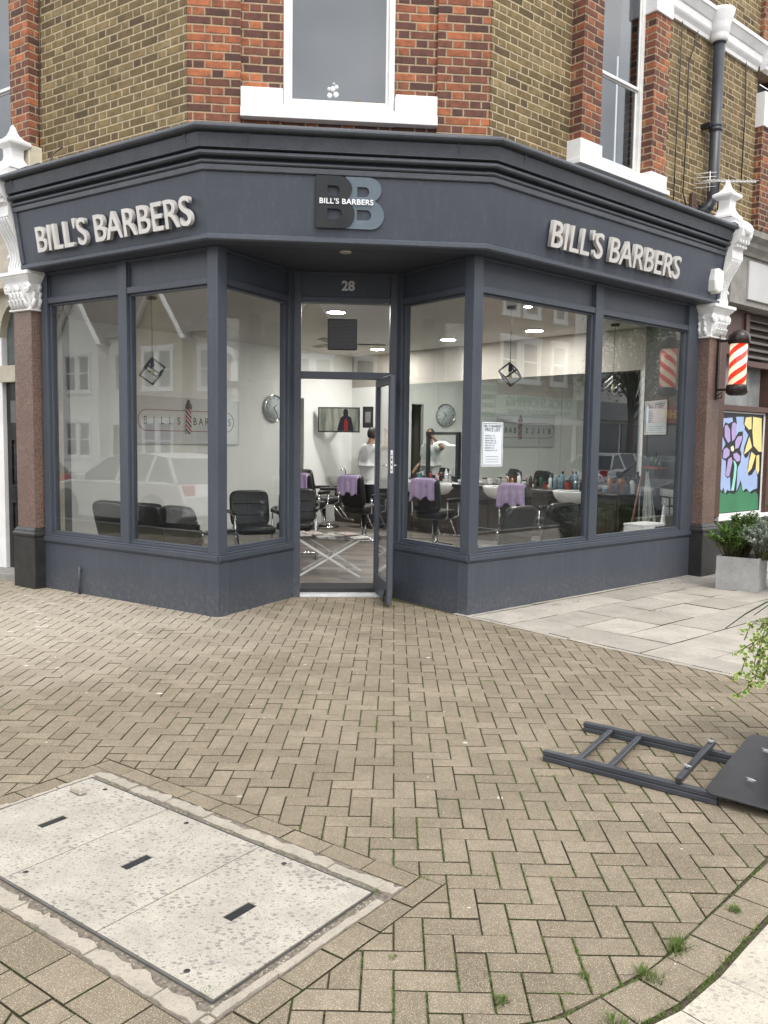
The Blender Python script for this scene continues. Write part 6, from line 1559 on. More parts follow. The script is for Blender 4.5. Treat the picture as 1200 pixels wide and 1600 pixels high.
# board
bA, bB = G(1173, 1147, .10), G(1098, 1238, .055)
bw = (bA-bB); bn = Vector((dl.x, dl.y, -.02)).normalized()
def bpt(u, v, o=0): return bB+bw*u+bn*v+Vector((0, 0, o))
W2, L2, r_ = bw.length, .95, .05
outl = []
for (cu, cv, s0) in ((r_, r_, 180), (W2-r_, r_, 270), (W2-r_, L2-r_, 0), (r_, L2-r_, 90)):
    for k in range(7): a = math.radians(s0+k*15); outl.append((cu+math.cos(a)*r_, cv+math.sin(a)*r_))
n = len(outl); g = MB(); tp_ = [bpt(u/W2, v, .006) for u, v in outl]; bt = [bpt(u/W2, v, -.004) for u, v in outl]
g.add(tp_+bt, [tuple(range(n)), tuple(range(2*n-1, n-1, -1))]+[(i, n+i, n+(i+1) % n, (i+1) % n) for i in range(n)])
def scuffed():
    t = NT('scuffed_black_board'); P = t.obj(); n1 = t.noise(P, 3, 5, .7); s1 = t.noise(t.map(P, (3, 60, 3), (0, 0, .7)), 2, 3, .7); s2 = t.noise(t.map(P, (50, 2.5, 3), (0, 0, -.3)), 2, 3, .7)
    c_ = t.ramp(n1, [(.3, (.018, .019, .021)), (.7, (.035, .037, .041))]); c_ = t.mix(t.ramp(s1, [(.70, 0.0), (.78, .45)]), c_, (.22, .22, .22)); c_ = t.mix(t.ramp(s2, [(.70, 0.0), (.76, .5)]), c_, (.25, .24, .22))
    return t.bsdf(c_, t.ramp(n1, [(.3, .28), (.7, .5)]), 0, None, .5)
g.build('board', scuffed(), AB, bevel=.002, fix=True)
M_['zinc'] = simple('zinc_clip', (.60, .62, .65), .3, .8)
def clip_thing(p, d1, mb):
    s_ = d1.cross(Vector((0, 0, 1))).normalized()
    lp = [p+d1*(.026*math.cos(a))+s_*(.009*math.sin(a))+Vector((0, 0, .012+.004*math.sin(a))) for a in [k*math.pi/6 for k in range(13)]]
    mb.tube(lp, .0028, 6); mb.box(p+Vector((0, 0, .004)), (.03, .014, .006), Matrix((d1, s_, Vector((0, 0, 1)))).transposed())
for x_, y_, z in ((1110, 1160, .095), (1073, 1199, .095), (1173, 1221, .085), (1197, 1175, .105)):
    g = MB(); clip_thing(G(x_, y_, z), (e_*.4+dl*.8).normalized(), g); g.build('spring_clip', M_['zinc'], AB)
# ================================================================ planters and plants
def conc2(): return conc('planter_concrete', (.36, .36, .355), .25)
q0, q1 = G(1117, 920), G(1184, 927)
PL_ = thing('concrete_planter', 'square grey concrete planter beside the granite pilaster, filled with leafy shrubs', 'planter', (q0+q1)/2)
tv = (q1-q0).normalized(); bk = Vector((-tv.y, tv.x, 0)); W3 = (q1-q0).length
fp = Fr(q0, q1); PM = conc2(); g = MB()
for q in ((0, W3, -.03, 0), (0, .03, -W3, -.03), (W3-.03, W3, -W3, -.03), (.03, W3-.03, -W3, -W3+.03)): g.wb(fp, q[0], q[1], q[2], q[3], 0, .385)
g.build('box', PM, PL_, bevel=.004); g = MB(); g.wb(fp, .03, W3-.03, -W3+.03, -.03, .05, .34); g.build('soil', simple('dark_soil', (.03, .022, .015), .95, bump=1), PL_)
def leafmat(name, a, b_, tr=.35, edge=None):
    t = NT(name); g_ = t.n('ShaderNodeNewGeometry'); c_ = t.ramp(g_.outputs['Random Per Island'], [(0, a), (1, b_)])
    x = t.n('ShaderNodeBsdfPrincipled'); t.put(x.inputs['Base Color'], c_); x.inputs['Roughness'].default_value = .45; x.inputs['Specular IOR Level'].default_value = .35
    tl = t.n('ShaderNodeBsdfTranslucent'); t.put(tl.inputs[0], c_); m = t.n('ShaderNodeMixShader'); m.inputs[0].default_value = tr
    t.t.links.new(x.outputs[0], m.inputs[1]); t.t.links.new(tl.outputs[0], m.inputs[2]); t.t.links.new(m.outputs[0], t.out.inputs[0]); return t.m
rl = random.Random(21)
def leaf(mb, p, d, up, l, w_, fold=.2, curve=.3, mi=0):
    d = d.normalized(); s = d.cross(up); s = s.normalized() if s.length > 1e-4 else d.orthogonal().normalized(); n = s.cross(d)
    a = p+d*l*.35-n*0; b_ = p+d*l*.72-n*l*curve*.25; tip = p+d*l-n*l*curve*.6
    mb.add([p, a+s*w_*.5+n*w_*fold, a, a-s*w_*.5+n*w_*fold, b_+s*w_*.38+n*w_*fold*.6, b_, b_-s*w_*.38+n*w_*fold*.6, tip], [(0, 2, 1), (0, 3, 2), (1, 2, 5, 4), (2, 3, 6, 5), (4, 5, 7), (5, 6, 7)], mi)
def bush(name, label, cat, base, stems, spread, height, leafl, leafw, nper, mat, lean=Vector((0, 0, 0)), stemmat=None, mid=.35, group=None):
    t = thing(name, label, cat, base, group); sm = MB(); lm = MB()
    for k in range(stems):
        a = rl.uniform(0, 6.28); rr = math.sqrt(rl.random()); tgt = base+Vector((math.cos(a)*spread*rr, math.sin(a)*spread*rr, height*(1-.45*rr**2)*rl.uniform(.75, 1.05)))+lean*rl.uniform(.3, 1)
        b0_ = base+Vector((rl.uniform(-.05, .05), rl.uniform(-.05, .05), 0)); m_ = b0_.lerp(tgt, .5)+Vector((0, 0, height*.12))
        pts = [b0_, m_, tgt]; sm.tube(pts, [.006, .004, .0015], 5)
        for i in range(nper):
            s_ = mid+(1-mid)*rl.random(); q = b0_.lerp(m_, s_*2) if s_ < .5 else m_.lerp(tgt, s_*2-1)
            a2 = rl.uniform(0, 6.28); dr = Vector((math.cos(a2), math.sin(a2), rl.uniform(-.2, .9)))+(tgt-b0_).normalized()*.5
            leaf(lm, q, dr, Vector((0, 0, 1)), leafl*rl.uniform(.6, 1.2), leafw*rl.uniform(.7, 1.2))
    sm.build('stems', stemmat or simple('green_stem', (.10, .10, .04), .8), t) if stemmat else sm.build('stems', bpy.data.materials.get('green_stem') or simple('green_stem', (.10, .10, .04), .8), t)
    lm.build('leaves', mat, t); return t
pc_ = fp.p(W3/2, -W3/2, .34)
mg = leafmat('glossy_green_leaves', (.055, .12, .025), (.14, .24, .06)); ms_ = leafmat('silver_leaves', (.26, .31, .25), (.46, .51, .44), .25); md_ = leafmat('dark_purple_green_leaves', (.03, .05, .02), (.09, .13, .05))
bush('green_shrub', 'bright green leafy shrub spilling over the left of the concrete planter', 'shrub', pc_+Vector((-.14, 0, 0)), 60, .30, .40, .055, .024, 24, mg, lean=Vector((-.02, 0, .05)))
bush('green_shrub', 'taller green shrub behind the silver one in the concrete planter', 'shrub', pc_+Vector((.05, .12, 0)), 70, .36, .52, .06, .026, 26, mg, lean=Vector((.12, .02, .05)))
bush('silver_shrub', 'silvery grey fine leaved shrub at the front of the concrete planter', 'shrub', pc_+Vector((.15, -.18, .02)), 140, .34, .50, .042, .014, 60, ms_, lean=Vector((.08, -.08, .0)), mid=.2)
bush('tall_shrub', 'dark green bush at the right edge, beside the flower mural', 'shrub', at(1246, 925, 9.5)*1+Vector((0, 0, -.0)), 80, .40, 1.45, .07, .03, 40, md_, mid=.25)
for o in []: pass
# round pot just outside the frame: ivy and a spiky plant hang from it into the picture
pp = Vector((2.30, 4.45, 0)); POT = thing('tall_plant_pot', 'tall dark pot at the right edge carrying trailing ivy and a spiky plant', 'pot', pp)
g = MB(); g.lathe(pp, [(.15, 0), (.17, .02), (.23, .72), (.25, .74), (.25, .80), (.23, .80), (.21, .76), (.0, .75)], 28); g.build('body', simple('dark_glazed_pot', (.03, .03, .034), .35), POT)
IV = thing('ivy', 'variegated yellow and green ivy trailing over the pot at the right edge', 'ivy', pp+Vector((0, 0, .78))); sm = MB(); lm = MB(); 
vines = [[(1228, 960, 4.35), (1208, 1000, 4.25), (1198, 1040, 4.2), (1188, 1068, 4.15)], [(1220, 950, 4.3), (1200, 975, 4.3), (1188, 1000, 4.2), (1186, 1030, 4.2), (1180, 1062, 4.15)], [(1215, 960, 4.3), (1190, 985, 4.25), (1168, 1020, 4.2), (1158, 1050, 4.15), (1142, 1060, 4.1)], [(1220, 975, 4.3), (1195, 1010, 4.2), (1183, 1050, 4.15), (1165, 1078, 4.1), (1150, 1086, 4.1)], [(1220, 990, 4.25), (1205, 1030, 4.2), (1192, 1062, 4.15), (1172, 1072, 4.1)],
         [(1215, 965, 4.35), (1186, 968, 4.3), (1172, 978, 4.25), (1163, 1000, 4.2)], [(1225, 950, 4.3), (1205, 975, 4.25), (1190, 1005, 4.2), (1180, 1030, 4.2), (1176, 1052, 4.15)], [(1230, 1000, 4.2), (1210, 1050, 4.15), (1200, 1080, 4.1)], [(1225, 955, 4.4), (1200, 965, 4.35), (1184, 985, 4.3), (1175, 1005, 4.25), (1145, 1024, 4.2)]]
for vn in vines:
    pts = [at(*q) for q in vn]; pts = [pp+Vector((rl.uniform(-.1, .0), rl.uniform(-.1, .05), .79))]+pts; sm.tube(pts, .003, 5)
    for a, b_ in zip(pts[1:-1], pts[2:]):
        m = int((b_-a).length/.0125)
        for k in range(m):
            q = a.lerp(b_, (k+rl.random())/m)+Vector((rl.gauss(0, .012), rl.gauss(0, .012), rl.gauss(0, .008))); a2 = rl.uniform(0, 6.28)
            d_ = Vector((math.cos(a2), math.sin(a2)-.5, rl.uniform(-.6, .3))).normalized(); up = Vector((rl.uniform(-.4, .4), -.8, .8)).normalized(); s = d_.cross(up).normalized(); nn_ = s.cross(d_)*-1
            L_ = rl.uniform(.020, .038)
            o5 = [(0, 0), (.42, .05), (.30, .35), (.55, .62), (.22, .62), (0, 1.0), (-.22, .62), (-.55, .62), (-.30, .35), (-.42, .05)]
            i5 = [(x*.68, y*.72+.12) for x, y in o5]
            P5_ = lambda x, y, z=0: q+s*(x*L_)+d_*(y*L_)+up*z
            lm.add([P5_(x, y) for x, y in o5], [tuple(range(10))], 0); lm.add([P5_(x, y, .0008) for x, y in i5], [tuple(range(10))], 1)
sm.build('vine_stems', bpy.data.materials['green_stem'], IV); lm.build('leaves', [leafmat('cream_leaf_edge', (.36, .42, .12), (.55, .58, .22)), leafmat('green_leaf_heart', (.07, .14, .03), (.17, .27, .06))], IV)
SP = thing('spiky_plant', 'dark spiky leaved plant poking in from the right edge above the ivy', 'plant', pp+Vector((0, 0, .76))); g = MB()
tips = [(1133, 983, 4.6), (1178, 962, 4.7), (1215, 900, 4.7), (1240, 880, 4.5), (1225, 1000, 4.0), (1300, 900, 4.5), (1330, 960, 4.6), (1270, 860, 4.8)]
for x_, y_, Y in tips:
    tp2 = at(x_, y_, Y); base = pp+Vector((rl.uniform(-.05, .05), rl.uniform(-.05, .05), .78)); mid_ = base.lerp(tp2, .55)+Vector((0, 0, .10)); s = (tp2-base).cross(Vector((0, 0, 1))).normalized()
    P0 = [base, base.lerp(mid_, .6)+Vector((0, 0, .02)), mid_, mid_.lerp(tp2, .5)+Vector((0, 0, .01)), tp2]; ws = [.014, .018, .017, .012, .001]
    vs = []
    for q, w_ in zip(P0, ws): vs += [q-s*w_+Vector((0, 0, .006)), q, q+s*w_+Vector((0, 0, .006))]
    g.add(vs, [(i*3+k, i*3+k+1, i*3+k+4, i*3+k+3) for i in range(4) for k in range(2)])
g.build('blades', leafmat('dark_blade', (.02, .035, .02), (.05, .07, .035), .1), SP)
# ================================================================ people in the shop
M_['skin'] = simple('skin', (.40, .22, .15), .5, var=.06, bump=.05); M_['tee'] = simple('white_tee_shirt', (.70, .71, .72), .9, var=.04, bump=.6); M_['jeans'] = simple('dark_trousers', (.018, .022, .035), .85); M_['hair'] = simple('dark_hair', (.018, .013, .010), .6, var=.3, bump=1, fine=90)
def skinmesh(nodes, edges, sub=2):
    names = list(nodes); me = bpy.data.meshes.new('s'); me.from_pydata([nodes[k][0] for k in names], [(names.index(a), names.index(b)) for a, b in edges], [])
    o = bpy.data.objects.new('s', me); COL.objects.link(o); o.modifiers.new('skin', 'SKIN'); md = o.modifiers.new('sub', 'SUBSURF'); md.levels = sub; md.render_levels = sub
    sv = me.skin_vertices[0].data
    for i, k in enumerate(names):
        r = nodes[k][1]; sv[i].radius = (r, r) if not isinstance(r, tuple) else r; sv[i].use_root = (i == 0)
    m2 = bpy.data.meshes.new_from_object(o.evaluated_get(bpy.context.evaluated_depsgraph_get())); bpy.data.objects.remove(o); return m2
def mesh_into(mb, me, mi=0): mb.add([v.co.copy() for v in me.vertices], [tuple(p.vertices) for p in me.polygons], mi, True)
def person(label, loc, rz, arms, lean=.0, turn=0):
    """facing -Y; arms: {'L':(elbow, wrist), 'R':...} in local metres"""
    t = thing('person', label, 'person')
    N = {'pel': ((0, 0, .95), (.15, .11)), 'waist': ((0, -.01, 1.10), (.135, .10)), 'chest': ((0, -.01-lean, 1.32), (.17, .115)), 'neckb': ((0, -lean, 1.48), (.075, .07)), 'neck': ((0, -.01-lean*1.2, 1.55), (.055, .055)), 'headb': ((0, -.02-lean*1.3, 1.60), (.060, .062))}
    E_ = [('pel', 'waist'), ('waist', 'chest'), ('chest', 'neckb'), ('neckb', 'neck'), ('neck', 'headb')]
    for s, k in ((-1, 'L'), (1, 'R')):
        el, wr = arms[k]
        N['sh'+k] = ((s*.185, -lean, 1.43), (.062, .062)); N['el'+k] = (el, (.043, .043)); N['wr'+k] = (wr, (.026, .030)); dv = (Vector(wr)-Vector(el)).normalized()
        N['pa'+k] = (tuple(Vector(wr)+dv*.06), (.038, .018)); E_ += [('chest', 'sh'+k), ('sh'+k, 'el'+k), ('el'+k, 'wr'+k), ('wr'+k, 'pa'+k)]
        N['hip'+k] = ((s*.095, 0, .90), (.095, .095)); N['kn'+k] = ((s*.11, -.01, .50), (.058, .058)); N['an'+k] = ((s*.115, .02, .09), (.04, .04)); N['to'+k] = ((s*.13, -.14, .035), (.042, .03))
        E_ += [('pel', 'hip'+k), ('hip'+k, 'kn'+k), ('kn'+k, 'an'+k), ('an'+k, 'to'+k)]
    mb = MB(); mesh_into(mb, skinmesh(N, E_))
    # head
    hc = Vector((0, -.035-lean*1.3, 1.68)); Rh = Matrix.Rotation(turn, 3, 'Z'); n, m = 18, 24; vs = []
    for i in range(n+1):
        ph = math.pi*i/n
        for k in range(m):
            th = 2*math.pi*k/m; x = math.sin(ph)*math.cos(th)*.077; y = math.sin(ph)*math.sin(th)*.098; z = math.cos(ph)*.118
            if z < 0: x *= 1+z*1.9; y = y*(1+z*1.2)-.01*(-z/.118)
            if y < -.06 and abs(x) < .016 and -.04 < z < .01: y -= .022*(1-abs(x)/.016)*(1-abs(z+.018)/.03 if abs(z+.018) < .03 else 0)
            if y < -.05 and .012 < abs(x) < .045 and .0 < z < .025: y += .008
            if y < -.06 and abs(x) < .028 and -.062 < z < -.05: y += .005
            vs.append(hc+Rh @ Vector((x, y, z)))
    mb.add(vs, [(i*m+k, (i+1)*m+k, (i+1)*m+(k+1) % m, i*m+(k+1) % m) for i in range(n) for k in range(m)], 0, True)
    for s in (-1, 1):
        mb.lathe(hc+Rh @ Vector((s*.078, .0, -.005)), [(.0, -.006), (.018, -.004), (.024, .004), (.016, .010), (.0, .006)], 10, M=Rh @ Matrix.Rotation(math.radians(90), 3, 'Y'))
        mb.lathe(hc+Rh @ Vector((s*.032, -.083, .010)), [(0, -.007), (.009, 0), (0, .007)], 8, mi=1, M=Rh)
    mb.tube([hc+Rh @ Vector((-.02, -.089, -.056)), hc+Rh @ Vector((0, -.093, -.056)), hc+Rh @ Vector((.02, -.089, -.056))], .0035, 6, mi=2)
    # hands: five fingers each
    for s, k in ((-1, 'L'), (1, 'R')):
        el, wr = Vector(arms[k][0]), Vector(arms[k][1]); dv = (wr-el).normalized(); sd = dv.cross(Vector((0, 1, .2))).normalized(); cu = sd.cross(dv).normalized(); pa = wr+dv*.075
        for f, (off, ln) in enumerate(((-.026, .062), (-.009, .072), (.009, .068), (.025, .054))):
            a = pa+sd*off; b_ = a+dv*ln*.45+cu*.008; c_ = b_+dv*ln*.30+cu*.018; d_ = c_+dv*ln*.12+cu*.020; mb.tube([a-dv*.015, a, b_, c_, d_], [.009, .0088, .008, .0075, .006], 8)
        a = wr+dv*.03-sd*.022; mb.tube([a, a-sd*.020+dv*.022+cu*.006, a-sd*.026+dv*.048+cu*.014], [.011, .0095, .0075], 8)
    mb.build('body', [M_['skin'], M_['black'], bpy.data.materials.get('lips') or simple('lips', (.35, .13, .11), .5)], t)
    # clothing
    T = {k: (N[k][0], tuple(r+.030 for r in N[k][1])) for k in ('pel', 'waist', 'chest')}; T['neckb'] = ((0, -lean, 1.49), (.098, .092)); T['hem'] = ((0, 0, .88), (.165, .13))
    ET = [('pel', 'waist'), ('waist', 'chest'), ('chest', 'neckb'), ('pel', 'hem')]
    for k in 'LR':
        T['sh'+k] = (N['sh'+k][0], (.082, .082)); p = Vector(N['sh'+k][0]).lerp(Vector(N['el'+k][0]), .72); T['sl'+k] = (tuple(p), (.068, .068)); ET += [('chest', 'sh'+k), ('sh'+k, 'sl'+k)]
    g = MB(); mesh_into(g, skinmesh(T, ET)); g.build('tee_shirt', M_['tee'], t)
    J = {'pel': ((0, 0, .97), (.155, .118)), 'x': ((0, 0, .90), (.15, .115))}; EJ = [('pel', 'x')]
    for k in 'LR':
        J['hip'+k] = (N['hip'+k][0], (.107, .107)); J['kn'+k] = (N['kn'+k][0], (.072, .072)); J['an'+k] = ((N['an'+k][0][0], .02, .07), (.062, .062)); EJ += [('x', 'hip'+k), ('hip'+k, 'kn'+k), ('kn'+k, 'an'+k)]
    g = MB(); mesh_into(g, skinmesh(J, EJ)); g.build('trousers', M_['jeans'], t)
    for s in (-1, 1):
        g = MB(); cushion(g, (s*.125, -.06, .04), (.10, .28, .09)); g.build('shoe', M_['black'], t)
    # hair cap
    g = MB(); vs = []; n2 = 10
    for i in range(n2+1):
        ph = math.pi*.70*i/n2
        for k in range(m):
            th = 2*math.pi*k/m; front = max(0, -math.sin(th)); p2 = ph*(1-.42*front); rr = 1.035+.02*math.sin(k*2.3+i)
            vs.append(hc+Rh @ Vector((math.sin(p2)*math.cos(th)*.077*rr, math.sin(p2)*math.sin(th)*.098*rr+.004, math.cos(p2)*.118*rr)))
    g.add(vs, [(i*m+k, (i+1)*m+k, (i+1)*m+(k+1) % m, i*m+(k+1) % m) for i in range(n2) for k in range(m)], 0, True)
    h_ = g.build('hair', M_['hair'], t); md = h_.modifiers.new('thick', 'SOLIDIFY'); md.thickness = .008
    t.location = loc; t.rotation_euler = (0, 0, rz); return t
r0 = ray(577, 720); ln_ = Vector((r0[0], r0[1], 0)); q_ = iR.A+iR.n*.80; s_ = q_.dot(iR.n)/ln_.dot(iR.n); p1 = ln_*s_
pr_ = person('person in a white tee shirt seen from behind in the doorway, facing the wall mirror', (p1.x, p1.y, FZ), face_dir(-iR.n)-.10, {'L': ((-.39, -.10, 1.44), (-.21, -.22, 1.66)), 'R': ((.27, .02, 1.17), (.24, -.20, 1.04))}, .02, .15)
pr_.scale = (1.02, 1.02, 1.02)
# ================================================================ the street behind the camera (it shows in the glass)
M_['slate'] = simple('slate_roof', (.085, .075, .07), .7, var=.3, sc=3, bump=.6, fine=14)
M_['tile'] = simple('red_brown_roof_tile', (.17, .07, .045), .8, var=.3, sc=3, bump=.6, fine=14)
M_['render'] = simple('white_render', (.80, .79, .76), .85, var=.08, sc=.8)
def ashlar():
    t = NT('coursed_buff_stone'); g_ = t.n('ShaderNodeNewGeometry'); sp = t.n('ShaderNodeSeparateXYZ'); t.put(sp.inputs[0], t.pos()); sn = t.n('ShaderNodeSeparateXYZ'); t.put(sn.inputs[0], g_.outputs['True Normal'])
    u = t.math('ADD', t.math('MULTIPLY', sp.outputs[1], sn.outputs[0]), t.math('MULTIPLY', t.math('MULTIPLY', sp.outputs[0], sn.outputs[1]), -1.0)); cb = t.n('ShaderNodeCombineXYZ'); t.put(cb.inputs[0], u); t.put(cb.inputs[1], sp.outputs[2])
    b_ = t.n('ShaderNodeTexBrick'); t.put(b_.inputs['Vector'], cb.outputs[0]); b_.inputs['Scale'].default_value = 1; b_.inputs['Brick Width'].default_value = .42; b_.inputs['Row Height'].default_value = .17; b_.inputs['Mortar Size'].default_value = .012
    b_.inputs['Color1'].default_value = (.40, .31, .19, 1); b_.inputs['Color2'].default_value = (.26, .20, .13, 1); b_.inputs['Mortar'].default_value = (.42, .38, .30, 1); return t.bsdf(b_.outputs[0], .85)
M_['ashlar'] = ashlar()
M_['darkglass'] = simple('dark_window_glass', (.05, .06, .07), .08, var=.3, sc=.5)
M_['bbrick'] = brick('terrace_brown_brick', [(0, (.09, .05, .035)), (.3, (.17, .09, .055)), (.6, (.24, .13, .075)), (1, (.31, .19, .11))], (.33, .28, .22), dirt=.3)
RZ = -.13
def hwindow(fr, u0, u1, z0, z1, d, parent, arch=False, ajar=False):
    """d = wall plane (street in front at smaller d)"""
    b = MB()
    for q in ((u0-.12, u0, z0-.02, z1+.12), (u1, u1+.12, z0-.02, z1+.12), (u0-.16, u1+.16, z1, z1+.20), (u0-.16, u1+.16, z0-.14, z0)): b.wb(fr, q[0], q[1], d-.07, d+.02, q[2], q[3])
    b.build('window_surround', M_['white'], parent); b = MB()
    for q in ((u0, u0+.05, z0, z1), (u1-.05, u1, z0, z1), (u0+.05, u1-.05, z1-.05, z1), (u0+.05, u1-.05, z0, z0+.06), (u0+.05, u1-.05, (z0+z1)/2-.03, (z0+z1)/2+.03)): b.wb(fr, q[0], q[1], d-.03, d+.03, q[2], q[3])
    f_ = b.build('window_frame', M_['whitewood'], parent); b = MB(); b.wb(fr, u0+.05, u1-.05, d-.012, d+.01, z0+.06, z1-.05); b.build('pane', M_['darkglass'], f_)
def gable_house(fr, u0, w_, d, wall, label, eaves=6.1, apex=8.2, gw=3.0, depth=8, roofm='slate'):
    t = thing('terraced_house', label, 'house', fr.p(u0+w_/2, d+depth/2, RZ), 'gabled houses across the street')
    wm = M_[wall]; uc = u0+w_*.36; b = MB(); b.wb(fr, u0+.02, u0+w_-.02, d, d+depth, RZ, eaves); b.build('wall', wm, t)
    bd_ = d-.55; b = MB(); b.wb(fr, uc-gw/2, uc+gw/2, bd_, d, RZ, eaves-.15)
    vs = [fr.p(uc-gw/2, bd_, eaves-.15), fr.p(uc+gw/2, bd_, eaves-.15), fr.p(uc, bd_, apex)]; vs2 = [v-fr.n*-2.6 for v in vs]; b.add(vs+vs2, [(0, 1, 2), (5, 4, 3), (0, 2, 5, 3), (1, 4, 5, 2)]); b.build('bay', wm, t)
    b = MB()   # main roof, ridge along the street
    A_ = [fr.p(u0, d-.25, eaves), fr.p(u0+w_, d-.25, eaves), fr.p(u0+w_, d+depth/2, eaves+2.9), fr.p(u0, d+depth/2, eaves+2.9), fr.p(u0+w_, d+depth+.2, eaves), fr.p(u0, d+depth+.2, eaves)]
    b.add(A_, [(0, 1, 2, 3), (3, 2, 4, 5), (0, 3, 5), (1, 4, 2)]); ro = b.build('roof', M_[roofm], t)
    b = MB()
    for s in (-1, 1):
        o0 = fr.p(uc+s*(gw/2+.2), bd_-.18, eaves-.32); o1 = fr.p(uc, bd_-.18, apex+.06); q0_ = o0+fr.n*3.2*1; q1_ = o1+fr.n*3.2
        b.add([o0, o1, q1_, q0_], [(0, 1, 2, 3)])
    b.build('gable_roof', M_[roofm], t)
    for s in (-1, 1):
        b = MB(); b.bar(fr.p(uc+s*(gw/2+.2), bd_-.16, eaves-.34), fr.p(uc, bd_-.16, apex+.02), .06, .26, up=fr.n); b.build('bargeboard', M_['whitewood'], t)
    for z0, z1 in ((.75, 2.3), (3.75, 5.35)):
        for k in (-1, 1): hwindow(fr, uc+k*.48-.36, uc+k*.48+.36, z0, z1, bd_, t)
    hwindow(fr, u0+w_-1.45, u0+w_-.65, 3.75, 5.35, d, t)
    b = MB(); b.wb(fr, u0+w_-1.6, u0+w_-.6, d-.05, d+.05, RZ, 2.2); b.build('door', M_['black'], t)
    b = MB(); b.wb(fr, u0-.35, u0+.35, d+depth/2-.5, d+depth/2+.5, eaves+2.2, eaves+4.0)
    for k in range(3): 
        c_ = fr.p(u0-.2+k*.2, d+depth/2, eaves+4.0); b.lathe(c_, [(.09, 0), (.08, .35), (.10, .36), (.10, .40)], 8)
    b.build('chimney', M_['bbrick'], ro)
    return t
DL = 20.0; lst = ['bbrick', 'render', 'render', 'ashlar', 'bbrick', 'render', 'ashlar', 'bbrick', 'render']
desc = {'bbrick': 'brown brick gabled house', 'render': 'white rendered gabled house', 'ashlar': 'buff stone gabled house'}
k_ = 0; pos_ = [-38.6, -33.2, -27.8, -22.4, -17.0, -11.6]
mats_ = ['bbrick', 'ashlar', 'render', 'ashlar', 'bbrick', 'render']
lab_ = ['brown brick gabled house farthest left across the street, behind the camera', 'buff stone gabled house second from the far left across the street', 'white rendered gabled house reflected in the far left window pane', 'buff stone gabled house reflected in the second left window pane', 'brown brick gabled house across the street, nearer the road junction', 'white gabled house across the street at the road junction corner']
for u_, m_, l_ in zip(pos_, mats_, lab_): gable_house(FL, u_, 5.4, DL, m_, l_)
for i, (u_, m_) in enumerate(((-13, 'bbrick'), (-7.6, 'render'), (-2.2, 'ashlar'), (3.2, 'render'), (8.6, 'bbrick'))):
    gable_house(FC, u_, 5.4, 30, m_, ['brown brick gabled house facing the corner entrance, leftmost of five', 'white gabled house facing the corner entrance, second from the left of five', 'buff stone gabled house directly facing the corner entrance', 'white gabled house facing the corner entrance, second from the right of five', 'brown brick gabled house facing the corner entrance, rightmost of five'][i])
DR_ = 15.0
def shop_terrace(u0, w_, wall, label, h=8.9, ww=1.0, sign=None, signc=(.5, .52, .48), pairs=None, shopm=None, door=True):
    t = thing('terrace_building', label, 'building', FR.p(u0+w_/2, DR_+5, RZ), 'shops and flats across the side street')
    b = MB(); b.wb(FR, u0+.02, u0+w_-.02, DR_, DR_+9, RZ, h); b.build('wall', M_[wall], t)
    b = MB(); b.wb(FR, u0, u0+w_, DR_-.18, DR_+.1, h, h+.22); b.wb(FR, u0, u0+w_, DR_-.05, DR_+.3, h+.22, h+.7); b.build('parapet', M_['white'], t)
    b = MB(); b.add([FR.p(u0, DR_+.3, h+.3), FR.p(u0+w_, DR_+.3, h+.3), FR.p(u0+w_, DR_+4.6, h+2.6), FR.p(u0, DR_+4.6, h+2.6), FR.p(u0+w_, DR_+9, h+.3), FR.p(u0, DR_+9, h+.3)], [(0, 1, 2, 3), (3, 2, 4, 5), (0, 3, 5), (1, 4, 2)]); ro = b.build('roof', M_['tile'], t)
    b = MB(); b.wb(FR, u0-.3, u0+.3, DR_+3.6, DR_+5, h+1.2, h+3.9); b.build('chimney', M_['bbrick'], ro)
    pairs = pairs or [(w_*.25-.5, w_*.25+.5), (w_*.7-.5, w_*.7+.5)]
    for a, c_ in pairs:
        hwindow(FR, u0+a, u0+c_, 3.95, 5.35, DR_, t); hwindow(FR, u0+a+.08, u0+c_-.08, 6.35, 7.5, DR_, t)
    b = MB(); b.wb(FR, u0+.15, u0+w_-.15, DR_-.30, DR_, 2.62, 3.35); sb = b.build('fascia', simple('fascia_'+str(int(abs(u0)*10)), signc, .6), t)
    b = MB(); b.wb(FR, u0+.3, u0+w_*.62, DR_-.06, DR_, .5, 2.5); b.wb(FR, u0+w_*.66, u0+w_-.3, DR_-.06, DR_, .0, 2.5); b.build('shop_window', M_['darkglass'], t)
    return t, sb
# brick building with the shopping sign
T1, SB1 = shop_terrace(16.2, 6.1, 'bbrick', 'brown brick terrace with white window surrounds and a pale green lettered shop sign', pairs=[(1.75, 2.65), (2.95, 3.85), (4.75, 5.5)], signc=(.46, .52, .46))
Rr = Matrix((FR.t*-1, Vector((0, 0, 1)), FR.n*-1)).transposed().to_4x4()
grn = simple('green_sign_lettering', (.02, .16, .07), .6)
def street_text(s, size, u, z, width, mat, parent, d=DR_-.305):
    me = text_mesh(s, size, .006, .012, 'CENTER'); a, b_, _, _ = mesh_bounds(me); me.transform(Matrix.Diagonal((width/(b_-a), 1, 1, 1))); return place_mesh(me, 'lettering', Matrix.Translation(FR.p(u, d, z)) @ Rr, mat, parent)
street_text('QUICK SHOPPING', .48, 19.9, 2.98, 3.9, grn, SB1); street_text('NEWS - FOOD & WINE', .22, 19.9, 2.70, 3.7, grn, SB1)
BS = thing('projecting_board', 'small pale board with green lettering beside the long shop sign across the street', 'sign', FR.p(16.9, DR_, 3.3)); b = MB(); b.wb(FR, 16.45, 17.35, DR_-.36, DR_-.31, 2.35, 3.75); b.build('board', simple('pale_green_board', (.45, .50, .45), .6), BS)
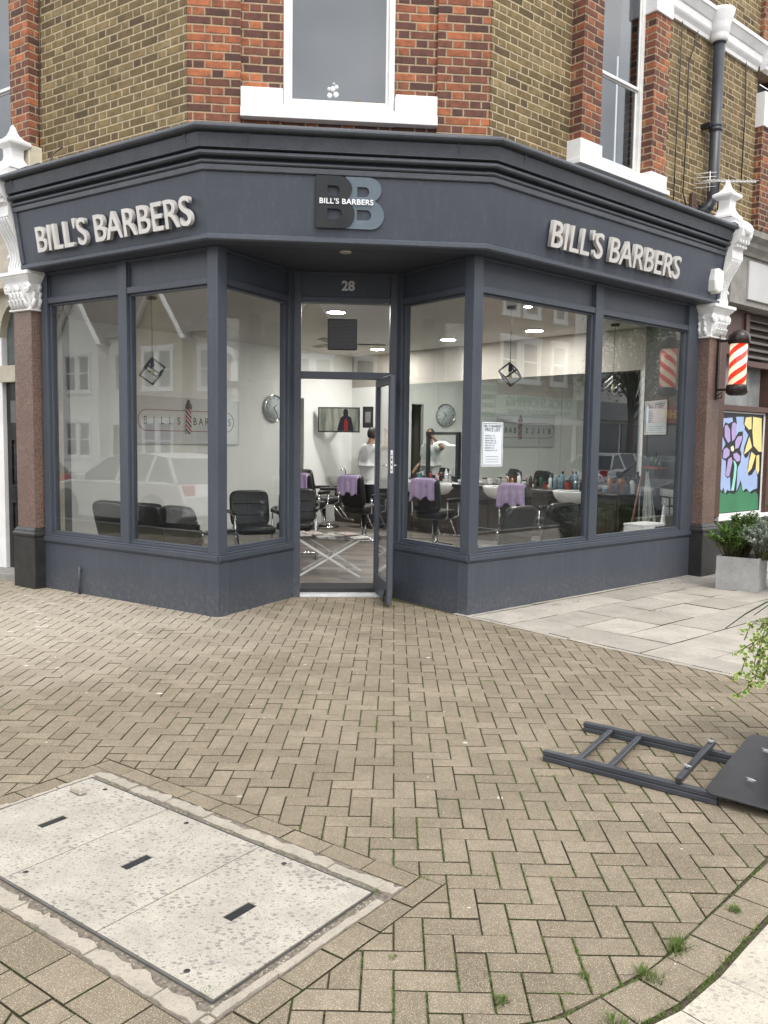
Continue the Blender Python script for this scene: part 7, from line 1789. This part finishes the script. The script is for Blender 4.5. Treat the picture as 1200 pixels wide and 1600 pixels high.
for i, s in enumerate(('FOOD', 'WINE', 'NEWS', 'OPEN')): street_text(s, .24, 16.9, 3.46-.3*i, .7, grn, BS, DR_-.365)
b = MB(); b.hexa([FR.p(17.4, DR_-1.3, 2.30), FR.p(22, DR_-1.3, 2.30), FR.p(22, DR_-.02, 2.60), FR.p(17.4, DR_-.02, 2.60), FR.p(17.4, DR_-1.3, 2.36), FR.p(22, DR_-1.3, 2.36), FR.p(22, DR_-.02, 2.66), FR.p(17.4, DR_-.02, 2.66)]); b.build('awning', M_['palepanel'], T1)
shop_terrace(22.3, 5.2, 'render', 'white rendered terrace building across the side street, behind the street tree', signc=(.30, .31, .33), h=8.4)
T3, SB3 = shop_terrace(27.5, 5.6, 'bbrick', 'brown brick terrace with a red lettered shop sign, past the white building', signc=(.28, .03, .02)); street_text('FISH & CHIPS', .5, 30.3, 2.85, 4.0, simple('yellow_sign_lettering', (.7, .5, .1), .6), SB3)
shop_terrace(33.1, 5.8, 'render', 'white terrace building farthest along the side street', signc=(.10, .14, .2)); shop_terrace(10.3, 5.9, 'bbrick', 'brown brick terrace with a blue fascia, left of the green lettered shop', signc=(.06, .10, .22)); shop_terrace(5.0, 5.3, 'render', 'white terrace building at the corner of the side street', signc=(.25, .25, .25))
# far pavements
for fr, d, a, c_, nm in ((FL, DL-3.0, -45, -6, 'pavement'), (FR, DR_-2.6, 5, 45, 'pavement')):
    g = MB(); g.wb(fr, a, c_, d, d+3.0 if fr is FL else d+2.6, -.3, -.01); tag(g.build(nm, M_['greystone']), None, None, kind='structure')
# street tree across the side street
def tree(loc, h, r, label, seed):
    rt = random.Random(seed); t = thing('street_tree', label, 'tree', loc); tr = MB(); lm = MB(); loc = Vector(loc)
    tr.tube([loc, loc+Vector((.05, .03, h*.3)), loc+Vector((-.05, .06, h*.62))], [.17, .13, .08], 10)
    cen = loc+Vector((0, 0, h*.66))
    for k in range(46):
        a = rt.uniform(0, 6.28); el = rt.uniform(-.5, 1.4); e = Vector((math.cos(a)*math.cos(el)*r, math.sin(a)*math.cos(el)*r, math.sin(el)*h*.36))*rt.uniform(.5, 1); s0 = loc+Vector((0, 0, h*rt.uniform(.3, .6)))
        q = cen+e; tr.tube([s0, s0.lerp(q, .5)+Vector((0, 0, .15)), q], [.04, .025, .008], 5)
        for j in range(130):
            c_ = q+Vector((rt.gauss(0, .34), rt.gauss(0, .34), rt.gauss(0, .26))); d_ = Vector((rt.uniform(-1, 1), rt.uniform(-1, 1), rt.uniform(-1, .3)))
            leaf(lm, c_, d_, Vector((rt.uniform(-1, 1), rt.uniform(-1, 1), 1)).normalized(), rt.uniform(.10, .18), .08)
    tr.build('trunk', simple('grey_bark', (.12, .10, .08), .9, bump=.8) if 'grey_bark' not in bpy.data.materials else bpy.data.materials['grey_bark'], t); lm.build('crown', leafmat('tree_leaves', (.05, .10, .02), (.13, .20, .05)), t)
tree(FR.p(23.3, DR_-2.0, -.02), 7.6, 2.0, 'leafy street tree on the far pavement of the side street', 4)
# parked cars
def car(loc, rz, paintm, label, L_=4.2, H_=1.48):
    t = thing('parked_car', label, 'car'); W_h = .88; lower = [(-2.08, .30), (-2.10, .55), (-2.02, .78), (-1.25, .92), (-.95, .94), (1.55, .97), (1.98, .93), (2.08, .70), (2.08, .34), (1.9, .22), (-1.9, .22)]
    roof = [(-1.02, .93), (-.35, 1.36), (.1, 1.46), (.9, 1.48), (1.5, 1.40), (1.98, .95)]
    k = L_/4.2; g = MB(); secs = [(-W_h, .90, .03), (-W_h*.97, 1.0, 0), (W_h*.97, 1.0, 0), (W_h, .90, .03)]
    def ring(prof, y, sc, dz): return [(x*k*(1-(1-sc)*.12), y, (z-.55)*sc+.55 if z > .3 else z) for x, z in prof]
    rings = [ring(lower, *s) for s in secs]; n = len(lower); vs = [p for r in rings for p in r]; fs = [(i*n+j, i*n+(j+1) % n, (i+1)*n+(j+1) % n, (i+1)*n+j) for i in range(3) for j in range(n)]+[tuple(range(n-1, -1, -1)), tuple(3*n+j for j in range(n))]
    g.add(vs, fs, 0, False); b_ = g.build('body', paintm, t, bevel=.03, seg=3, fix=True)
    g = MB(); n = len(roof); rr = [[(x*k, y*(1-.0), z) for x, z in roof] for y in (-.86, .86)]
    vs = []
    for sgn in (-1, 1):
        for x, z in roof: vs.append((x*k, sgn*(.86-(z-.93)*.42), z))
    g.add(vs, [tuple(range(n-1, -1, -1)), tuple(range(n, 2*n))]+[(i, i+1, n+i+1, n+i) for i in range(n-1)], 0); cb_2 = g.build('cabin_glass', M_['darkglass'], t, fix=True)
    g = MB(); rt_ = [(-.30, 1.385), (.1, 1.475), (.9, 1.495), (1.5, 1.415)]; vs = []
    for sgn in (-1, 1):
        for x, z in rt_: vs.append((x*k, sgn*(.86-(z-.93)*.42+.012), z))
    for sgn in (-1, 1):
        for x, z in rt_: vs.append((x*k, sgn*(.86-(z-.93)*.42+.012), z-.03))
    g.add(vs, [(0, 1, 5, 4), (1, 2, 6, 5), (2, 3, 7, 6), (8, 9, 13, 12), (9, 10, 14, 13), (10, 11, 15, 14), (0, 4, 12, 8), (3, 7, 15, 11), (0, 1, 9, 8), (1, 2, 10, 9), (2, 3, 11, 10), (4, 5, 13, 12), (5, 6, 14, 13), (6, 7, 15, 14)], 0); g.build('roof', paintm, t, bevel=.02, seg=2, fix=True)
    for sgn in (-1, 1):
        for (xa, za, xb, zb) in ((-1.02, .93, -.32, 1.37), (.25, .94, .28, 1.47), (1.1, .95, 1.15, 1.46), (1.92, .95, 1.5, 1.41)):
            g = MB(); g.bar((xa*k, sgn*.87, za), (xb*k, sgn*(.86-(zb-.93)*.42+.008), zb), .07, .03, up=(0, 1, 0)); g.build('pillar', paintm, t)
        for xw in (-1.30, 1.28):
            w_ = MB(); w_.lathe((xw*k, sgn*.80, .33), [(.20, -.10), (.31, -.10), (.335, -.07), (.335, .07), (.31, .10), (.20, .10)], 28, M=Matrix.Rotation(math.radians(90), 3, 'X')); wh = w_.build('wheel', M_['black'], t)
            w_ = MB(); w_.lathe((xw*k, sgn*.80, .33), [(.0, -.095), (.21, -.095), (.21, .095), (.0, .095)], 20, M=Matrix.Rotation(math.radians(90), 3, 'X')); w_.build('rim', M_['steel'], wh)
            a_ = MB(); a_.lathe((xw*k, sgn*.845, .35), [(.39, -.038), (.39, .038)], 28, M=Matrix.Rotation(math.radians(90), 3, 'X')); a_.build('wheel_arch', M_['black'], t)
        g = MB(); g.box((-1.98*k, sgn*.62, .68), (.16, .34, .15)); g.build('headlight', M_['ceramic'], t, bevel=.03, seg=2); g = MB(); g.box((2.03*k, sgn*.68, .82), (.10, .26, .20)); g.build('tail_light', simple('tail_light_red', (.45, .02, .02), .2) if 'tail_light_red' not in bpy.data.materials else bpy.data.materials['tail_light_red'], t, bevel=.02, seg=2)
        g = MB(); g.box((-.75*k, sgn*.97, 1.0), (.13, .20, .12)); g.build('door_mirror', paintm, t, bevel=.02, seg=2)
    t.location = loc; t.rotation_euler = (0, 0, rz); return t
whitecar = simple('white_car_paint', (.72, .73, .74), .18, var=.02); greycar = simple('silver_grey_car_paint', (.20, .21, .23), .25, .4)
cl = FL.p(-5.6, 6.0, -.14); car(cl, math.atan2(FL.t.y, FL.t.x), whitecar, 'white hatchback parked along the kerb, reflected in the left windows')
cl = FL.p(-11.2, 6.0, -.14); car(cl, math.atan2(FL.t.y, FL.t.x), greycar, 'silver grey hatchback parked beyond the white one')
cl = FR.p(14.5, 6.2, -.14); car(cl, math.atan2(FR.t.y, FR.t.x), greycar, 'silver grey hatchback parked along the side street kerb'); cl = FR.p(20.0, 11.2, -.14); car(cl, math.atan2(FR.t.y, FR.t.x)+math.pi, whitecar, 'white hatchback parked outside the green lettered shop')
